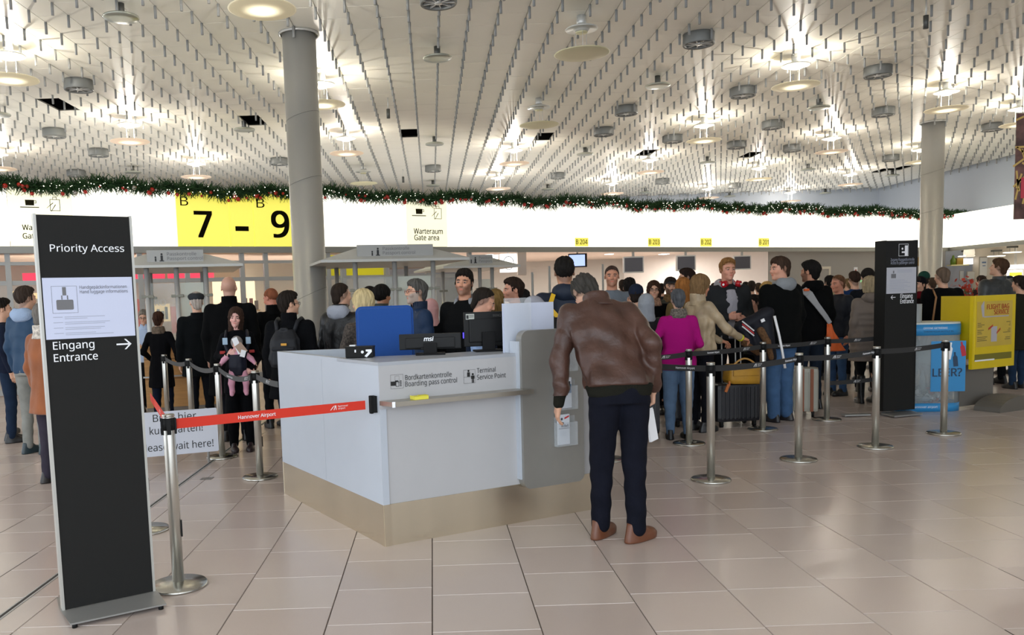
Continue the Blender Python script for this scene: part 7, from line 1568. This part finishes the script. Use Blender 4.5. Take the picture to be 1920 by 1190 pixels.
sdf_obj('orange_pouch', lambda F: F.loft([(.70, -.245, .13, .12, .06), (.80, -.20, .15, .085, .06), (.92, -.15, .18, .045, .04), (1.03, -.12, .19, .02, .02)], k=0, fold=.006), ((-.42, .0, .66), (0, .27, 1.06)), .010, mat('orange_fabric'), t_, sc=S)
# brown bag of the black coat man
i = BC; S = i['S']; t_ = thing('shoulder_bag', 'brown leather bag on a long tan strap beside the long black coat', 'bag', ybody(i, (0, 0, 0)), i['yaw']); t_.location.z = 0
bm = BM(); tube(bm, [tuple(Vector(p)*S) for p in ((.17, .06, 1.46), (.20, .17, 1.36), (.235, .18, 1.15), (.25, .17, .98))], .012, 6); obj('tan_strap', bm, mat('tan_strap', '#a5794f', .5), t_)
sdf_obj('bag_body', lambda F: F.loft([(.72, .29, .12, .085, .05), (.95, .28, .13, .07, .05), (1.02, .27, .13, .03, .03)], k=0, fold=.004), ((.14, .0, .66), (.44, .24, 1.08)), .010, cloth('#7a3a22', 'leather'), t_, sc=S)
# paper in the leather jacket man's hand
i = LM; wr = i['A']['R'][2]; p = ybody(i, wr + np.array([.0, -.03, -.16])); t_ = thing('paper_sheet', 'folded white paper hanging from the right hand of the leather jacket man', 'paper', p, i['yaw'] + .5)
bm = BM(); box(bm, 0, 0, -.07, .07, .003, .21, rot=Matrix.Rotation(.18, 3, 'Y')); obj('sheet', bm, m_whitep, t_); bm = BM(); box(bm, -.006, .004, -.075, .068, .002, .20, rot=Matrix.Rotation(.22, 3, 'Y')); obj('second_sheet', bm, m_whitep, t_)
# phone of the blonde woman
i = BW_; p = ybody(i, i['A']['R'][2] + np.array([0, -.09, .03])); o = obj('mobile_phone', box(BM(), 0, 0, 0, .07, .009, .14, .004), mat('red_phone', '#8a1f22', .3), None, loc=p, rot=(.3, 0, i['yaw'])); tag(o, 'dark red phone in the hand of the blonde woman in tweed', 'phone')
# navy waistcoat of the clerk
i = ST; S = i['S']; sdf_obj('waistcoat', lambda F: (F.loft([(.88, 0, .005, .196, .142), (1.08, 0, 0, .188, .134), (1.26, 0, 0, .190, .140), (1.36, 0, .01, .165, .118), (1.41, 0, .02, .13, .095), (1.445, 0, .022, .10, .08)], k=0, fold=.003), F.loft([(.8, 0, .005, .177, .124), (1.5, 0, .01, .14, .09)], k=0, op='s') if False else None, F.ell((0, -.14, 1.42), (.05, .1, .10), .01, 's'), F.ell((.21, 0, 1.33), (.055, .10, .13), .01, 's'), F.ell((-.21, 0, 1.33), (.055, .10, .13), .01, 's')), ((-.26, -.2, .84), (.26, .2, 1.5)), .010, cloth('#232d40', 'wool'), i['root'], sc=S)
# striped jacket with fur edge draped over an arm
p = on_y(1418, 612, 9.12); t_ = thing('draped_jacket', 'dark striped jacket with brown fur edge carried before the big man in black', 'clothing', (p.x, p.y, p.z))
sdf_obj('jacket_folds', lambda F: (F.cap((-.20, 0, .0), (.16, 0, .18), .085, .07, k=0), F.cap((-.18, 0, -.02), (-.05, .02, -.30), .08, .07, k=.03), F.cap((.12, .02, .15), (.16, 0, -.40), .09, .10, k=.04), F.cap((.0, .03, .0), (.10, .03, -.45), .10, .09, k=.04)), ((-.34, -.14, -.62), (.34, .2, .32)), .012, cloth('#12141e', 'nylon'), t_)
t_.scale = (.85, .85, .85)
sdf_obj('fur_edge', lambda F: (F.cap((.02, -.10, -.05), (.10, -.11, -.20), .05, .045, k=0), F.cap((.10, -.11, -.20), (.15, -.11, -.40), .042, .035, k=.02), F.cap((-.20, -.10, -.20), (-.02, -.11, -.33), .04, .04, k=.02)), ((-.28, -.18, -.5), (.24, 0, .06)), .010, cloth('#6b4c30', 'fur'), t_)
for nm, c1, dz in (('red_stripe', '#b3242a', 0), ('white_stripe', '#d9d6d6', .035), ('white_stripe', '#d9d6d6', -.03)):
    bm = BM(); box(bm, -.14, -.088, -.02 + dz, .20, .012, .016, rot=Matrix.Rotation(.7, 3, 'Y')); obj(nm, bm, mat(nm, c1, .7), t_)
obj('white_print', box(BM(), .05, -.085, .08, .05, .01, .04, rot=Matrix.Rotation(-.4, 3, 'Y')), m_whitep, t_)
# white stripe down the jacket sleeve in front of the big man
bm = BM(); tube(bm, [tuple(on_y(x, y, 8.95) - on_y(1455, 600, 8.95)) for x, y in ((1452, 592), (1460, 625), (1466, 655), (1472, 690))], .014, 6); o = obj('white_ribbon', bm, m_whitep, None, loc=on_y(1455, 600, 8.95)); tag(o, 'long white ribbon strap hanging in front of the big man in black', 'strap')
# yellow wristband
i = BG; w0 = i['A']['R'][2]; bm = BM(); wpt = ybody(i, w0); e_ = ybody(i, w0 + (i['A']['R'][1]-w0)*.12); cone(bm, tuple(wpt - wpt), tuple(e_ - wpt), .040, .040, 18); o = obj('wristband', bm, mat('yellow_wristband', '#c9c22a', .5), None, loc=wpt); tag(o, 'yellow wristband on the beige jacket woman', 'wristband')
